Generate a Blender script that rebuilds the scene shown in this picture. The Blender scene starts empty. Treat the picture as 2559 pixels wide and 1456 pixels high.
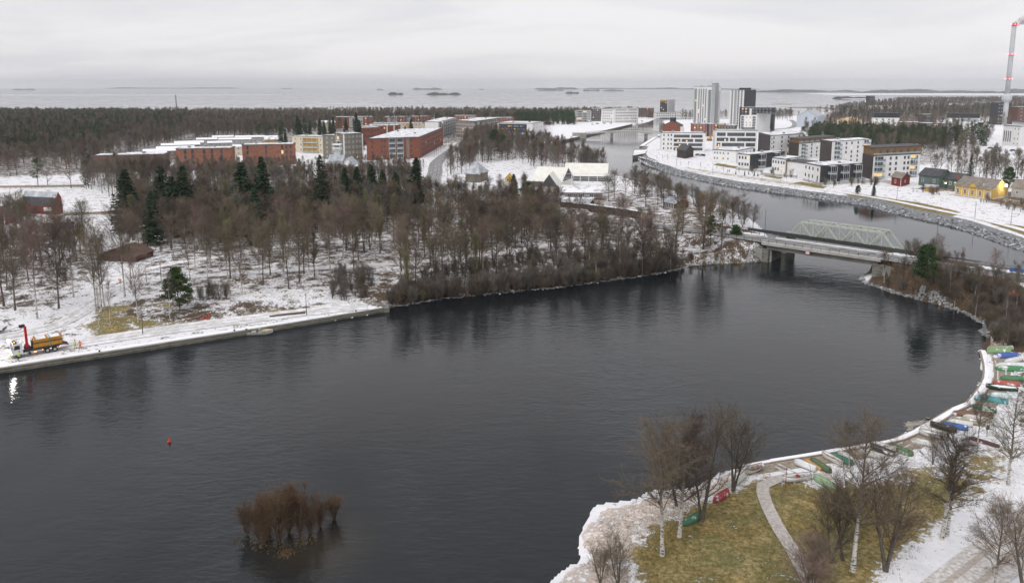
import bpy, math, random
import numpy as np
from mathutils import Vector, Matrix

random.seed(7)
RNG = np.random.default_rng(11)
SC = bpy.context.scene
COL = SC.collection
R = math.radians

# ------------------------------------------------------------------ camera, sky, sun, exposure
FPX, PPX, PPY, PITCH, CAM_H = 1900.0, 1279.0, 531.0, R(9.3), 50.0   # survey picture is 2558 x 1456
cam_data = bpy.data.cameras.new('camera')
cam = bpy.data.objects.new('camera', cam_data)
COL.objects.link(cam)
cam.location = (0, 0, CAM_H)
cam.rotation_euler = (math.pi / 2 - PITCH, 0, 0)
cam_data.sensor_width = 36
cam_data.lens = FPX / 2558 * 36
cam_data.shift_y = (PPY - 728) / 2558
cam_data.clip_start = 1
cam_data.clip_end = 120000
SC.camera = cam

SUN_EL, SUN_AZ = R(48), R(215)          # high veil of cloud: a very soft sun from behind the camera
world = bpy.data.worlds.new('World')
SC.world = world
world.use_nodes = True
wn, wl = world.node_tree.nodes, world.node_tree.links
wn.clear()
w_out = wn.new('ShaderNodeOutputWorld'); w_bg = wn.new('ShaderNodeBackground')
w_sky = wn.new('ShaderNodeTexSky'); w_sky.sky_type = 'NISHITA'; w_sky.sun_disc = False
w_sky.sun_elevation = SUN_EL; w_sky.sun_rotation = SUN_AZ
w_tc = wn.new('ShaderNodeTexCoord'); w_map = wn.new('ShaderNodeMapping')
w_map.inputs['Scale'].default_value = (0.9, 0.9, 7.0)
w_map.inputs['Rotation'].default_value = (R(2.0), R(1.5), 0.3)
w_n1 = wn.new('ShaderNodeTexNoise'); w_n1.inputs['Scale'].default_value = 1.9; w_n1.inputs['Detail'].default_value = 6
w_n1.inputs['Roughness'].default_value = 0.55; w_n1.inputs['Distortion'].default_value = 0.6
w_rmp = wn.new('ShaderNodeValToRGB')
w_rmp.color_ramp.elements[0].position = 0.34; w_rmp.color_ramp.elements[0].color = (0.530, 0.530, 0.575, 1)
w_rmp.color_ramp.elements[1].position = 0.60; w_rmp.color_ramp.elements[1].color = (0.725, 0.704, 0.712, 1)
w_mul = wn.new('ShaderNodeVectorMath'); w_mul.operation = 'SCALE'; w_mul.inputs['Scale'].default_value = 10.0
w_mix = wn.new('ShaderNodeMix'); w_mix.data_type = 'RGBA'; w_mix.inputs['Factor'].default_value = 0.93
wl.new(w_tc.outputs['Generated'], w_map.inputs['Vector']); wl.new(w_map.outputs['Vector'], w_n1.inputs['Vector'])
wl.new(w_n1.outputs['Fac'], w_rmp.inputs['Fac']); wl.new(w_rmp.outputs['Color'], w_mul.inputs[0])
wl.new(w_sky.outputs['Color'], w_mix.inputs['A']); wl.new(w_mul.outputs['Vector'], w_mix.inputs['B'])
wl.new(w_mix.outputs['Result'], w_bg.inputs['Color']); w_bg.inputs['Strength'].default_value = 0.1
wl.new(w_bg.outputs['Background'], w_out.inputs['Surface'])

sun_data = bpy.data.lights.new('sun', 'SUN')
sun_data.energy = 1.35; sun_data.angle = R(40); sun_data.color = (1.0, 0.96, 0.92)
sun = bpy.data.objects.new('sun', sun_data); COL.objects.link(sun)
_sd = Vector((math.sin(SUN_AZ) * math.cos(SUN_EL), math.cos(SUN_AZ) * math.cos(SUN_EL), math.sin(SUN_EL)))
sun.rotation_euler = _sd.to_track_quat('Z', 'Y').to_euler()
sun.location = (0, 0, 300)

SC.view_settings.view_transform = 'Standard'
SC.view_settings.look = 'None'
SC.view_settings.exposure = 0.36
SC.view_settings.gamma = 1.0
SC.view_settings.use_curve_mapping = False
SC.render.engine = 'CYCLES'
SC.cycles.max_bounces = 5
SC.cycles.diffuse_bounces = 2
SC.cycles.glossy_bounces = 2
SC.cycles.transmission_bounces = 3
SC.cycles.volume_bounces = 1
SC.cycles.transparent_max_bounces = 8
SC.cycles.sample_clamp_indirect = 4
SC.cycles.sample_clamp_direct = 14
SC.cycles.use_denoising = True
SC.cycles.denoiser = 'OPENIMAGEDENOISE'
SC.cycles.denoising_input_passes = 'RGB_ALBEDO_NORMAL'
SC.cycles.denoising_prefilter = 'ACCURATE'

# ------------------------------------------------------------------ survey: picture point -> place on level z
CP, SP = math.cos(PITCH), math.sin(PITCH)

def ray(u, v):
    x, y = (u - PPX) / FPX, -(v - PPY) / FPX
    return (x, CP + y * SP, -SP + y * CP)

def at(u, v, z=2.2):
    d = ray(u, v)
    t = (z - CAM_H) / d[2]
    return Vector((d[0] * t, d[1] * t, z))

def atn(pts, z=2.2):
    return np.array([at(u, v, z)[:2] for u, v in pts])

def proj(p):
    x, y, z = p[0], p[1], p[2] - CAM_H
    zc = y * CP - z * SP
    yc = y * SP + z * CP
    return PPX + FPX * x / zc, PPY - FPX * yc / zc

def top_z(p, vt):
    """height z above the spot p at which it shows at picture row vt"""
    lo, hi = 0.0, 400.0
    for _ in range(40):
        m = (lo + hi) / 2
        if proj((p[0], p[1], m))[1] > vt: lo = m
        else: hi = m
    return lo

# ------------------------------------------------------------------ materials
MATS = {}

def mat(name, col, rough=0.7, col2=None, scale=1.0, detail=4, contrast=(0.35, 0.65), bump=0.0, bscale=None,
        metal=0.0, emit=None, estr=0.0, spec=0.5, vary=0.0, stretch=None, alpha=None):
    if name in MATS: return MATS[name]
    m = bpy.data.materials.new(name); m.use_nodes = True
    nt = m.node_tree; n, l = nt.nodes, nt.links
    b = n['Principled BSDF']
    b.inputs['Roughness'].default_value = rough
    b.inputs['Metallic'].default_value = metal
    b.inputs['Specular IOR Level'].default_value = spec
    b.inputs['Base Color'].default_value = (*col, 1)
    geo = n.new('ShaderNodeNewGeometry') if (col2 or bump) else None
    vec = geo.outputs['Position'] if geo else None
    if geo and stretch:
        mp = n.new('ShaderNodeMapping'); mp.inputs['Scale'].default_value = stretch
        l.new(vec, mp.inputs['Vector']); vec = mp.outputs['Vector']
    colour = None
    if col2:
        t = n.new('ShaderNodeTexNoise'); t.inputs['Scale'].default_value = scale; t.inputs['Detail'].default_value = detail
        l.new(vec, t.inputs['Vector'])
        r = n.new('ShaderNodeValToRGB')
        r.color_ramp.elements[0].position, r.color_ramp.elements[1].position = contrast
        r.color_ramp.elements[0].color = (*col, 1); r.color_ramp.elements[1].color = (*col2, 1)
        l.new(t.outputs['Fac'], r.inputs['Fac']); colour = r.outputs['Color']
    if vary:
        oi = n.new('ShaderNodeObjectInfo'); hs = n.new('ShaderNodeHueSaturation')
        mr = n.new('ShaderNodeMapRange'); mr.inputs['To Min'].default_value = 1 - vary; mr.inputs['To Max'].default_value = 1 + vary
        l.new(oi.outputs['Random'], mr.inputs['Value']); l.new(mr.outputs['Result'], hs.inputs['Value'])
        mr2 = n.new('ShaderNodeMapRange'); mr2.inputs['To Min'].default_value = 0.5 - vary * 0.06; mr2.inputs['To Max'].default_value = 0.5 + vary * 0.10
        ml = n.new('ShaderNodeMath'); ml.operation = 'MULTIPLY'; ml.inputs[1].default_value = 7.31
        fr = n.new('ShaderNodeMath'); fr.operation = 'FRACT'
        l.new(oi.outputs['Random'], ml.inputs[0]); l.new(ml.outputs[0], fr.inputs[0]); l.new(fr.outputs[0], mr2.inputs['Value'])
        l.new(mr2.outputs['Result'], hs.inputs['Hue'])
        if colour: l.new(colour, hs.inputs['Color'])
        else: hs.inputs['Color'].default_value = (*col, 1)
        colour = hs.outputs['Color']
    if colour: l.new(colour, b.inputs['Base Color'])
    if bump:
        t2 = n.new('ShaderNodeTexNoise'); t2.inputs['Scale'].default_value = bscale or scale * 4; t2.inputs['Detail'].default_value = 5
        l.new(vec, t2.inputs['Vector'])
        bp = n.new('ShaderNodeBump'); bp.inputs['Strength'].default_value = bump; bp.inputs['Distance'].default_value = 0.1
        l.new(t2.outputs['Fac'], bp.inputs['Height']); l.new(bp.outputs['Normal'], b.inputs['Normal'])
    if emit:
        b.inputs['Emission Color'].default_value = (*emit, 1); b.inputs['Emission Strength'].default_value = estr
    if alpha is not None:
        b.inputs['Alpha'].default_value = alpha
    MATS[name] = m
    return m

# ------------------------------------------------------------------ mesh helpers
class MB:
    """collects faces for one mesh object"""
    def __init__(self): self.v, self.f, self.m = [], [], []

    def face(self, pts, mi=0):
        k = len(self.v); self.v.extend([tuple(p) for p in pts]); self.f.append(tuple(range(k, k + len(pts)))); self.m.append(mi)

    def hull(self, vs, fs, mi=0):
        k = len(self.v); self.v.extend([tuple(p) for p in vs])
        for f in fs: self.f.append(tuple(k + i for i in f)); self.m.append(mi)

    def box(self, c, s, rz=0.0, mi=0):
        cx, cy, cz = c; hx, hy, hz = s[0] / 2, s[1] / 2, s[2] / 2
        ca, sa = math.cos(rz), math.sin(rz)
        vs = []
        for z in (-hz, hz):
            for x, y in ((-hx, -hy), (hx, -hy), (hx, hy), (-hx, hy)):
                vs.append((cx + x * ca - y * sa, cy + x * sa + y * ca, cz + z))
        self.hull(vs, [(0, 3, 2, 1), (4, 5, 6, 7), (0, 1, 5, 4), (1, 2, 6, 5), (2, 3, 7, 6), (3, 0, 4, 7)], mi)
        return self

    def prism(self, poly, z0, z1, mi=0, mtop=None):
        n = len(poly)
        vs = [(p[0], p[1], z0) for p in poly] + [(p[0], p[1], z1) for p in poly]
        k = len(self.v); self.v.extend(vs)
        for i in range(n):
            j = (i + 1) % n
            self.f.append((k + i, k + j, k + n + j, k + n + i)); self.m.append(mi)
        self.f.append(tuple(k + n + i for i in range(n))); self.m.append(mi if mtop is None else mtop)
        self.f.append(tuple(k + n - 1 - i for i in range(n))); self.m.append(mi)
        return self

    def tube(self, p0, p1, r0, r1=None, n=6, mi=0, caps=True):
        p0, p1 = Vector(p0), Vector(p1); r1 = r0 if r1 is None else r1
        d = (p1 - p0)
        if d.length < 1e-6: return self
        d.normalize()
        a = d.orthogonal().normalized(); b = d.cross(a)
        k = len(self.v)
        for p, r in ((p0, r0), (p1, r1)):
            for i in range(n):
                t = 2 * math.pi * i / n
                self.v.append(tuple(p + a * (r * math.cos(t)) + b * (r * math.sin(t))))
        for i in range(n):
            j = (i + 1) % n
            self.f.append((k + i, k + j, k + n + j, k + n + i)); self.m.append(mi)
        if caps:
            self.f.append(tuple(k + n - 1 - i for i in range(n))); self.m.append(mi)
            self.f.append(tuple(k + n + i for i in range(n))); self.m.append(mi)
        return self

    def bar(self, p0, p1, w, h, mi=0):
        """square bar between two points, w across, h along the up side"""
        p0, p1 = Vector(p0), Vector(p1); d = (p1 - p0).normalized()
        up = Vector((0, 0, 1)) if abs(d.z) < 0.95 else Vector((0, 1, 0))
        s = d.cross(up).normalized(); t = s.cross(d).normalized()
        vs = []
        for p in (p0, p1):
            for a, b in ((-1, -1), (1, -1), (1, 1), (-1, 1)):
                vs.append(tuple(p + s * (a * w / 2) + t * (b * h / 2)))
        self.hull(vs, [(0, 1, 2, 3), (7, 6, 5, 4), (0, 4, 5, 1), (1, 5, 6, 2), (2, 6, 7, 3), (3, 7, 4, 0)], mi)
        return self

    def mesh(self, name, mats, smooth=False):
        me = bpy.data.meshes.new(name)
        me.from_pydata(self.v, [], self.f)
        for m in (mats if isinstance(mats, (list, tuple)) else [mats]): me.materials.append(m)
        if len(me.materials) > 1: me.polygons.foreach_set('material_index', self.m)
        if smooth: me.polygons.foreach_set('use_smooth', [True] * len(me.polygons))
        me.update()
        return me

    def build(self, name, mats, parent=None, smooth=False, **kw):
        return link(name, self.mesh(name, mats, smooth), parent, **kw)

def link(name, me, parent=None, loc=None, rz=None, kind=None, label=None, cat=None, group=None):
    o = bpy.data.objects.new(name, me); COL.objects.link(o)
    if parent is not None: o.parent = parent
    if loc is not None: o.location = loc
    if rz is not None: o.rotation_euler = (0, 0, rz)
    tag(o, label, cat, group, kind)
    return o

def tag(o, label=None, cat=None, group=None, kind=None):
    if label: o['label'] = label
    if cat: o['category'] = cat
    if group: o['group'] = group
    if kind: o['kind'] = kind
    return o

def thing(name, label, cat, loc=(0, 0, 0), rz=0.0, group=None):
    o = bpy.data.objects.new(name, None); COL.objects.link(o)
    o.empty_display_size = 0.2
    o.location = loc; o.rotation_euler = (0, 0, rz)
    return tag(o, label, cat, group)

def mesh_np(name, verts, faces, mats):
    """mesh from arrays; faces (n,3) or (n,4)"""
    me = bpy.data.meshes.new(name)
    nv, nf, k = len(verts), len(faces), faces.shape[1]
    me.vertices.add(nv); me.vertices.foreach_set('co', np.asarray(verts, dtype=np.float32).ravel())
    me.loops.add(nf * k); me.loops.foreach_set('vertex_index', np.asarray(faces, dtype=np.int32).ravel())
    me.polygons.add(nf); me.polygons.foreach_set('loop_start', np.arange(0, nf * k, k, dtype=np.int32))
    try: me.polygons.foreach_set('loop_total', np.full(nf, k, dtype=np.int32))
    except Exception: pass
    for m in (mats if isinstance(mats, (list, tuple)) else [mats]): me.materials.append(m)
    me.update(calc_edges=True)
    return me

# ------------------------------------------------------------------ shorelines (picture points at water level), each with bank height, bank width
A_SHORE = [(-500, 1020, 0.95, 1), (-300, 985, 0.95, 1), (0, 932, 0.95, 1), (250, 893, 0.95, 1), (480, 857, 0.95, 1), (700, 822, 0.95, 1), (955, 780, 0.95, 1),
           (958, 769, 1.2, 4), (1020, 763, 1.4, 9), (1100, 749, 1.6, 12), (1250, 734, 1.6, 12), (1400, 720, 1.6, 10), (1500, 706, 1.6, 10), (1560, 698, 1.6, 10),
           (1620, 690, 1.6, 10), (1680, 678, 1.8, 10), (1730, 664, 2, 10), (1800, 658, 2, 10), (1880, 656, 2, 8), (1930, 650, 2, 6), (1952, 643, 2.0, 5),
           (1945, 622, 2, 5), (1925, 595, 2, 8), (1905, 570, 2, 8), (1880, 548, 2, 8), (1800, 512, 2, 8), (1700, 482, 2, 8), (1600, 456, 2, 8), (1520, 432, 2, 8),
           (1445, 400, 2, 8), (1395, 378, 1.6, 3), (1379, 367, 1.6, 2), (1412, 354, 1.6, 2), (1464, 341, 1.6, 2), (1520, 327, 1.6, 2), (1579, 313, 1.6, 2), (1624, 304, 1.6, 3),
           (1640, 296, 1.5, 20), (1620, 288, 1.5, 20), (1450, 284, 1.5, 20), (1000, 285, 1.5, 20), (700, 287, 1.5, 20), (200, 289, 1.5, 20), (-500, 289, 1.5, 20), (-1200, 300, 1.5, 20), (-1200, 1020, 1.5, 20)]
B_SHORE = [(1654, 303, 1.5, 6), (1668, 318, 1.6, 4), (1649, 339, 1.8, 4), (1618, 358, 1.8, 4), (1599, 372, 1.8, 4), (1588, 384, 1.8, 4), (1596, 400, 2.2, 8), (1629, 417, 2.5, 8), (1666, 433, 2.5, 8),
           (1741, 450, 2.5, 8), (1829, 467, 2.5, 8), (1918, 480, 2.5, 8), (2043, 497, 2.5, 8), (2168, 515, 2.5, 8), (2243, 537, 2.5, 8), (2304, 549, 2.3, 7), (2382, 568, 2.4, 7),
           (2485, 604, 2.5, 8), (2558, 629, 2.5, 8), (2750, 690, 2.5, 8), (3300, 820, 3, 9), (4200, 600, 3, 9), (4200, 246, 1.5, 20), (2900, 246, 1.5, 20), (2500, 246, 1.5, 20), (2250, 248, 1.5, 20),
           (2140, 253, 1.5, 20), (2165, 262, 1.5, 20), (2100, 268, 1.5, 20), (2085, 276, 1.5, 20), (2030, 286, 1.5, 20), (1950, 292, 1.5, 20), (1880, 297, 1.5, 20), (1780, 299, 1.5, 20), (1700, 299, 1.5, 20)]
C_SHORE = [(2200, 652, 2.6, 5), (2190, 664, 2.6, 5), (2183, 671, 2.4, 6), (2140, 694, 2.0, 9), (2155, 707, 2.0, 9), (2191, 720, 2.0, 9), (2253, 739, 2.0, 9), (2330, 757, 1.8, 9), (2407, 785, 1.6, 8), (2454, 810, 1.4, 6),
           (2437, 824, 0.9, 5), (2450, 842, 0.9, 4), (2443, 878, 0.8, 2), (2452, 913, 0.8, 2), (2451, 948, 0.8, 2), (2443, 966, 0.8, 2), (2407, 1010, 0.8, 2), (2369, 1025, 0.8, 2), (2330, 1048, 0.8, 2),
           (2279, 1077, 0.8, 2), (2227, 1100, 0.8, 2), (2098, 1123, 0.8, 2), (2008, 1138, 0.8, 2), (1918, 1152, 0.8, 2), (1845, 1166, 0.8, 2), (1790, 1177, 0.8, 3), (1746, 1206, 0.9, 4), (1702, 1220, 0.9, 4),
           (1624, 1226, 0.9, 4), (1571, 1252, 0.8, 4), (1495, 1264, 0.7, 3), (1475, 1293, 0.7, 3), (1454, 1317, 0.7, 3), (1437, 1361, 0.7, 3), (1437, 1396, 0.7, 3), (1393, 1425, 0.7, 3), (1350, 1470, 0.7, 3),
           (1150, 1620, 0.8, 4), (900, 1900, 0.8, 4), (2000, 2600, 1, 4), (5200, 2000, 1, 4), (3800, 900, 2, 5), (2750, 722, 2.2, 5), (2558, 694, 2.2, 5), (2450, 676, 2.2, 5), (2330, 662, 2.4, 5), (2250, 650, 2.6, 5)]
LANDS = []
for _s in (A_SHORE, B_SHORE, C_SHORE):
    _w = np.array([[*at(u, v, 0.0)[:2], hb, wb] for u, v, hb, wb in _s])
    LANDS.append(_w)

def seg_dist(P, A, B):
    """distance from points P (n,2) to segment A-B and the position along it"""
    d = B - A
    t = np.clip(((P - A) @ d) / (d @ d), 0, 1)
    q = A + t[:, None] * d
    return np.hypot(*(P - q).T), t

def inside(P, poly):
    x, y = P[:, 0], P[:, 1]
    c = np.zeros(len(P), bool)
    n = len(poly)
    for i in range(n):
        x0, y0 = poly[i]; x1, y1 = poly[(i + 1) % n]
        if y0 == y1: continue
        c ^= ((y0 > y) != (y1 > y)) & (x < (x1 - x0) * (y - y0) / (y1 - y0) + x0)
    return c

def land_fields(P):
    """signed distance to the shore (positive on land), bank height, bank width, which land"""
    best = np.full(len(P), -1e9); hb = np.full(len(P), 1.5); wb = np.full(len(P), 5.0); who = np.zeros(len(P), int)
    for k, L in enumerate(LANDS):
        dm = np.full(len(P), 1e9); h = np.zeros(len(P)); w = np.ones(len(P))
        n = len(L)
        if len(P) < 400:
            C = np.vstack([L, L[:1]]); A, e = C[:-1, :2], C[1:, :2] - C[:-1, :2]
            t = np.clip(((P[:, None, :] - A[None]) * e[None]).sum(2) / (e * e).sum(1)[None], 0, 1)
            q = P[:, None, :] - A[None] - t[..., None] * e[None]; D = (q * q).sum(2); j = D.argmin(1); rr_ = np.arange(len(P))
            dm = np.sqrt(D[rr_, j]); tt = t[rr_, j]; h = C[j, 2] + (C[j + 1, 2] - C[j, 2]) * tt; w = C[j, 3] + (C[j + 1, 3] - C[j, 3]) * tt
            n = 0
        for i in range(n):
            a, b = L[i], L[(i + 1) % n]
            d, t = seg_dist(P, a[:2], b[:2])
            m = d < dm
            dm = np.where(m, d, dm)
            h = np.where(m, a[2] + (b[2] - a[2]) * t, h); w = np.where(m, a[3] + (b[3] - a[3]) * t, w)
        s = np.where(inside(P, L[:, :2]), dm, -dm)
        m = s > best
        best = np.where(m, s, best); hb = np.where(m, h, hb); wb = np.where(m, w, wb); who = np.where(m, k, who)
    return best, hb, wb, who

# roads: picture points with level of the road there, width
def road_pts(pts, z=2.2):
    out = []
    for p in pts:
        zz = p[2] if len(p) > 2 else z
        out.append(tuple(at(p[0], p[1], zz)))
    return np.array(out)

def resample(P, step):
    out = [P[0]]
    # smooth with Catmull-Rom
    n = len(P)
    for i in range(n - 1):
        p0, p1, p2, p3 = P[max(i - 1, 0)], P[i], P[i + 1], P[min(i + 2, n - 1)]
        L = np.linalg.norm(p2 - p1); k = max(1, int(L / step))
        for j in range(1, k + 1):
            t = j / k
            out.append(0.5 * ((2 * p1) + (-p0 + p2) * t + (2 * p0 - 5 * p1 + 4 * p2 - p3) * t * t + (-p0 + 3 * p1 - 3 * p2 + p3) * t ** 3))
    return np.array(out)

BR_Z = 5.6
ROADS = {
    'quay_road': (resample(road_pts([(-300, 935, 1.1), (-100, 905, 1.1), (60, 878, 1.1), (200, 856, 1.1), (400, 826, 1.1), (620, 797, 1.1), (800, 775, 1.1), (915, 763, 1.1)]), 3), 6.0, 0.0),
    'park_road': (resample(road_pts([(-250, 880, 1.4), (-60, 850, 1.4), (70, 830, 1.45), (150, 808, 1.5), (205, 778, 1.7), (250, 745, 2.0), (310, 716), (370, 702), (440, 694), (560, 685), (700, 676), (794, 670), (922, 663), (1025, 656), (1154, 643), (1279, 630), (1382, 609), (1480, 604), (1652, 616), (1760, 628, 2.6)]), 3), 4.0, 0.0),
    'forest_path': (resample(road_pts([(250, 720), (300, 698), (357, 676), (440, 657), (560, 640), (691, 617), (871, 602), (1000, 596), (1100, 592)]), 3), 3.0, 0.0),
    'main_road': (resample(road_pts([(1330, 322), (1262, 329), (1202, 337), (1174, 345), (1151, 360), (1114, 387), (1091, 407), (1087, 430), (1082, 450), (1090, 470), (1130, 492), (1220, 508), (1345, 526, 2.4), (1450, 542, 2.8), (1600, 560, 3.6), (1700, 571, 4.4), (1780, 580, 5.0), (1860, 591, BR_Z), (1918, 600, BR_Z), (2176, 637, BR_Z), (2300, 656, BR_Z), (2420, 674, 5.2), (2558, 695, 4.6), (2700, 720, 4.0), (2950, 770, 3.5)]), 4), 8.5, 2.0),
    'promenade': (resample(road_pts([(1600, 392, 2.6), (1640, 404, 2.5), (1720, 424, 2.5), (1800, 438, 2.5), (1918, 457, 2.5), (2060, 475, 2.5), (2200, 496, 2.5), (2330, 522, 2.4), (2440, 545, 2.5), (2558, 575, 2.5), (2750, 630, 2.5), (3000, 690, 2.5)]), 4), 3.6, 0.0),
    'gravel_path': (resample(road_pts([(2080, 1190, 1.2), (2000, 1188, 1.2), (1940, 1196, 1.2), (1906, 1212, 1.2), (1912, 1250, 1.2), (1930, 1290, 1.2), (1952, 1330, 1.2), (1975, 1365, 1.2), (2000, 1410, 1.2), (2030, 1470, 1.2), (2060, 1540, 1.2)]), 1.5), 1.55, 0.0),
    'park_lane': (resample(road_pts([(2750, 1180, 1.3), (2640, 1270, 1.3), (2558, 1338, 1.3), (2470, 1405, 1.3), (2400, 1462, 1.3), (2280, 1560, 1.3), (2100, 1720, 1.3)]), 2), 5.2, 0.0),
    'town_road': (resample(road_pts([(1640, 344), (1700, 340), (1770, 332), (1830, 326), (1940, 323), (1980, 318), (1985, 308), (1975, 300)]), 5), 7.0, 0.0),
    'yard_road': (resample(road_pts([(2700, 420), (2620, 425), (2540, 415), (2480, 392), (2450, 372), (2420, 360)]), 5), 6.0, 0.0),
}
BRIDGE_A, BRIDGE_B = at(1930, 602, BR_Z), at(2206, 641, BR_Z)     # deck ends over the channel

def many_dist(P, line):
    A, d = line[:-1, :2], line[1:, :2] - line[:-1, :2]
    t = np.clip(((P[:, None, :] - A[None]) * d[None]).sum(2) / ((d * d).sum(1)[None] + 1e-12), 0, 1)
    e = P[:, None, :] - A[None] - t[..., None] * d[None]
    D = (e * e).sum(2); i = D.argmin(1); r = np.arange(len(P))
    return np.sqrt(D[r, i]), line[i, 2] + (line[i + 1, 2] - line[i, 2]) * t[r, i]

def road_dist(P, key):
    line, w, _ = ROADS[key]
    dm = np.full(len(P), 1e9); zz = np.zeros(len(P))
    if len(P) < 400: return many_dist(P, line)
    lo, hi = line[:, :2].min(0) - 45, line[:, :2].max(0) + 45
    m = (P[:, 0] > lo[0]) & (P[:, 0] < hi[0]) & (P[:, 1] > lo[1]) & (P[:, 1] < hi[1])
    if not m.all():
        if m.any():
            Q = P[m]; a, b = np.full(len(Q), 1e9), np.zeros(len(Q))
            for k in range(0, len(Q), 4000): a[k:k + 4000], b[k:k + 4000] = many_dist(Q[k:k + 4000], line)
            dm[m] = a; zz[m] = b
        return dm, zz
    for i in range(len(line) - 1):
        a, b = line[i], line[i + 1]
        d, t = seg_dist(P, a[:2], b[:2])
        m = d < dm
        dm = np.where(m, d, dm); zz = np.where(m, a[2] + (b[2] - a[2]) * t, zz)
    return dm, zz

def smooth(x): x = np.clip(x, 0, 1); return x * x * (3 - 2 * x)

_wav = [(RNG.uniform(0, 6.28), RNG.uniform(0, 6.28), RNG.uniform(0.02, 0.25)) for _ in range(14)]
def wavy(P):
    z = np.zeros(len(P))
    for a, ph, k in _wav: z += np.sin((P[:, 0] * math.cos(a) + P[:, 1] * math.sin(a)) * k + ph) * 0.02 / max(k, 0.06) * 0.12
    return z

def ground(P, full=False):
    P = np.asarray(P, float).reshape(-1, 2)
    s, hb, wb, who = land_fields(P)
    jag = wavy(P * 6.0) * 2.2 + wavy(P * 19.0)
    sj = s + jag * np.where(who == 2, 1.7, 1.0) * np.where((wb > 1.5) & (np.abs(s) < 12), 1, 0)
    inland = np.where(who == 2, 1.2, 2.2)
    z = np.where(sj > 0, hb * smooth(sj / wb), -1.2 * smooth(-sj / 5.0) - 0.25)
    z = z + (inland - hb) * smooth((s - wb) / 25.0) * (s > 0)
    bumps = wavy(P) * 1.2 * smooth((s - 3) / 8.0)
    # embankment of the bridge road and of the railway beside it
    d, rz = road_dist(P, 'main_road')
    gap = (P[:, 0] > BRIDGE_A.x + 1.0) & (P[:, 0] < BRIDGE_B.x - 1.0)
    emb = rz - 0.25 - np.maximum(0, d - 11.0) * 0.5
    emb = np.where(gap | (P[:, 1] > 340), -9, emb)
    z = z + bumps
    near = smooth(1 - (d - 8) / 6)
    z = np.where((P[:, 1] <= 340) & ~gap & (rz < 2.5), z * (1 - near) + (rz - 0.25) * near, z)
    z = np.maximum(z, np.where(s > 0, np.minimum(emb, s * 2.2), -9))
    # level ground under the other ways
    for key in ('quay_road', 'park_road', 'forest_path', 'promenade', 'gravel_path', 'park_lane', 'town_road', 'yard_road'):
        d, rz = road_dist(P, key); w = ROADS[key][1]
        k = smooth(1 - (d - w / 2 - 0.8) / 4.0)
        z = np.where(s > 0.5, z * (1 - k) + (rz - 0.07) * k, z)
    d, rz = road_dist(P, 'main_road')
    k = np.where(P[:, 1] > 340, smooth(1 - (d - 5.5) / 5), 0)
    z = z * (1 - k) + (rz - 0.09) * k
    if full: return z, s, who
    return z

def gz(x, y): return float(ground(np.array([[x, y]]))[0])

def on(u, v, z=2.2):
    """spot on the ground that shows at the picture point"""
    p = at(u, v, z)
    for _ in range(3):
        p = at(u, v, gz(p.x, p.y))
    return p

# ------------------------------------------------------------------ terrain sheet, finer towards the camera
AZ = np.linspace(R(-54), R(52), 760)
RR = np.concatenate([np.geomspace(44, 900, 400), np.geomspace(905, 7000, 70)])
gA, gR = np.meshgrid(AZ, RR)
GP = np.stack([(gR * np.sin(gA)).ravel(), (gR * np.cos(gA)).ravel()], 1)
TZ, TS, TW = ground(GP, True)

def poly_w(P, pts, soft, z=2.2, scale=None):
    """soft membership of a picture-drawn patch of ground, soft edge in metres"""
    Q = atn(pts, z)
    lo, hi = Q.min(0) - soft * 2, Q.max(0) + soft * 2
    w = np.zeros(len(P))
    m = (P[:, 0] > lo[0]) & (P[:, 0] < hi[0]) & (P[:, 1] > lo[1]) & (P[:, 1] < hi[1])
    if not m.any(): return w
    S = P[m]; dm = np.full(len(S), 1e9)
    for i in range(len(Q)): dm = np.minimum(dm, seg_dist(S, Q[i], Q[(i + 1) % len(Q)])[0])
    s = np.where(inside(S, Q), dm, -dm)
    w[m] = smooth(0.5 + s / (2 * soft))
    return w

gr = np.zeros(len(GP)); li = np.zeros(len(GP)); ro = np.zeros(len(GP)); sa = np.zeros(len(GP))
A_, B_, C_ = TW == 0, TW == 1, TW == 2
# left bank: thin snow in the woods, straw grass along the quay road
li = np.maximum(li, 0.51 * poly_w(GP, [(250, 760), (300, 640), (300, 470), (1700, 470), (1900, 580), (1900, 660), (1500, 700), (960, 760), (700, 745), (420, 745)], 12) * A_)
li = np.maximum(li, 0.51 * poly_w(GP, [(-200, 800), (-200, 640), (200, 560), (330, 640), (240, 745), (120, 790)], 10) * A_)
li = np.maximum(li, 0.58 * poly_w(GP, [(820, 730), (900, 690), (1150, 690), (1500, 650), (1930, 600), (1960, 660), (1500, 715), (960, 775)], 8) * A_)
li = np.maximum(li, 0.85 * poly_w(GP, [(930, 750), (1150, 715), (1500, 685), (1700, 650), (1960, 625), (1965, 665), (1500, 720), (960, 785)], 6) * A_)
for pp in ([(195, 820), (240, 800), (300, 792), (420, 800), (520, 793), (640, 776), (700, 764), (722, 770), (640, 792), (520, 806), (400, 818), (285, 842), (215, 838)],
           [(210, 790), (260, 770), (330, 765), (340, 780), (270, 800)], [(360, 775), (430, 762), (440, 775), (370, 785)], [(300, 810), (350, 795), (370, 800), (320, 815)]):
    gr = np.maximum(gr, 0.60 * poly_w(GP, pp, 2.4, 1.4) * A_)
gr = np.maximum(gr, 0.8 * poly_w(GP, [(1780, 655), (1780, 640), (1860, 638), (1890, 650)], 4) * A_)
li = np.maximum(li, 0.55 * poly_w(GP, [(-400, 300), (1400, 300), (1400, 350), (700, 380), (300, 440), (-300, 460)], 30) * A_)
li = np.maximum(li, 0.5 * poly_w(GP, [(1150, 350), (1380, 370), (1500, 430), (1300, 400), (1180, 420)], 15) * A_)
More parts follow.
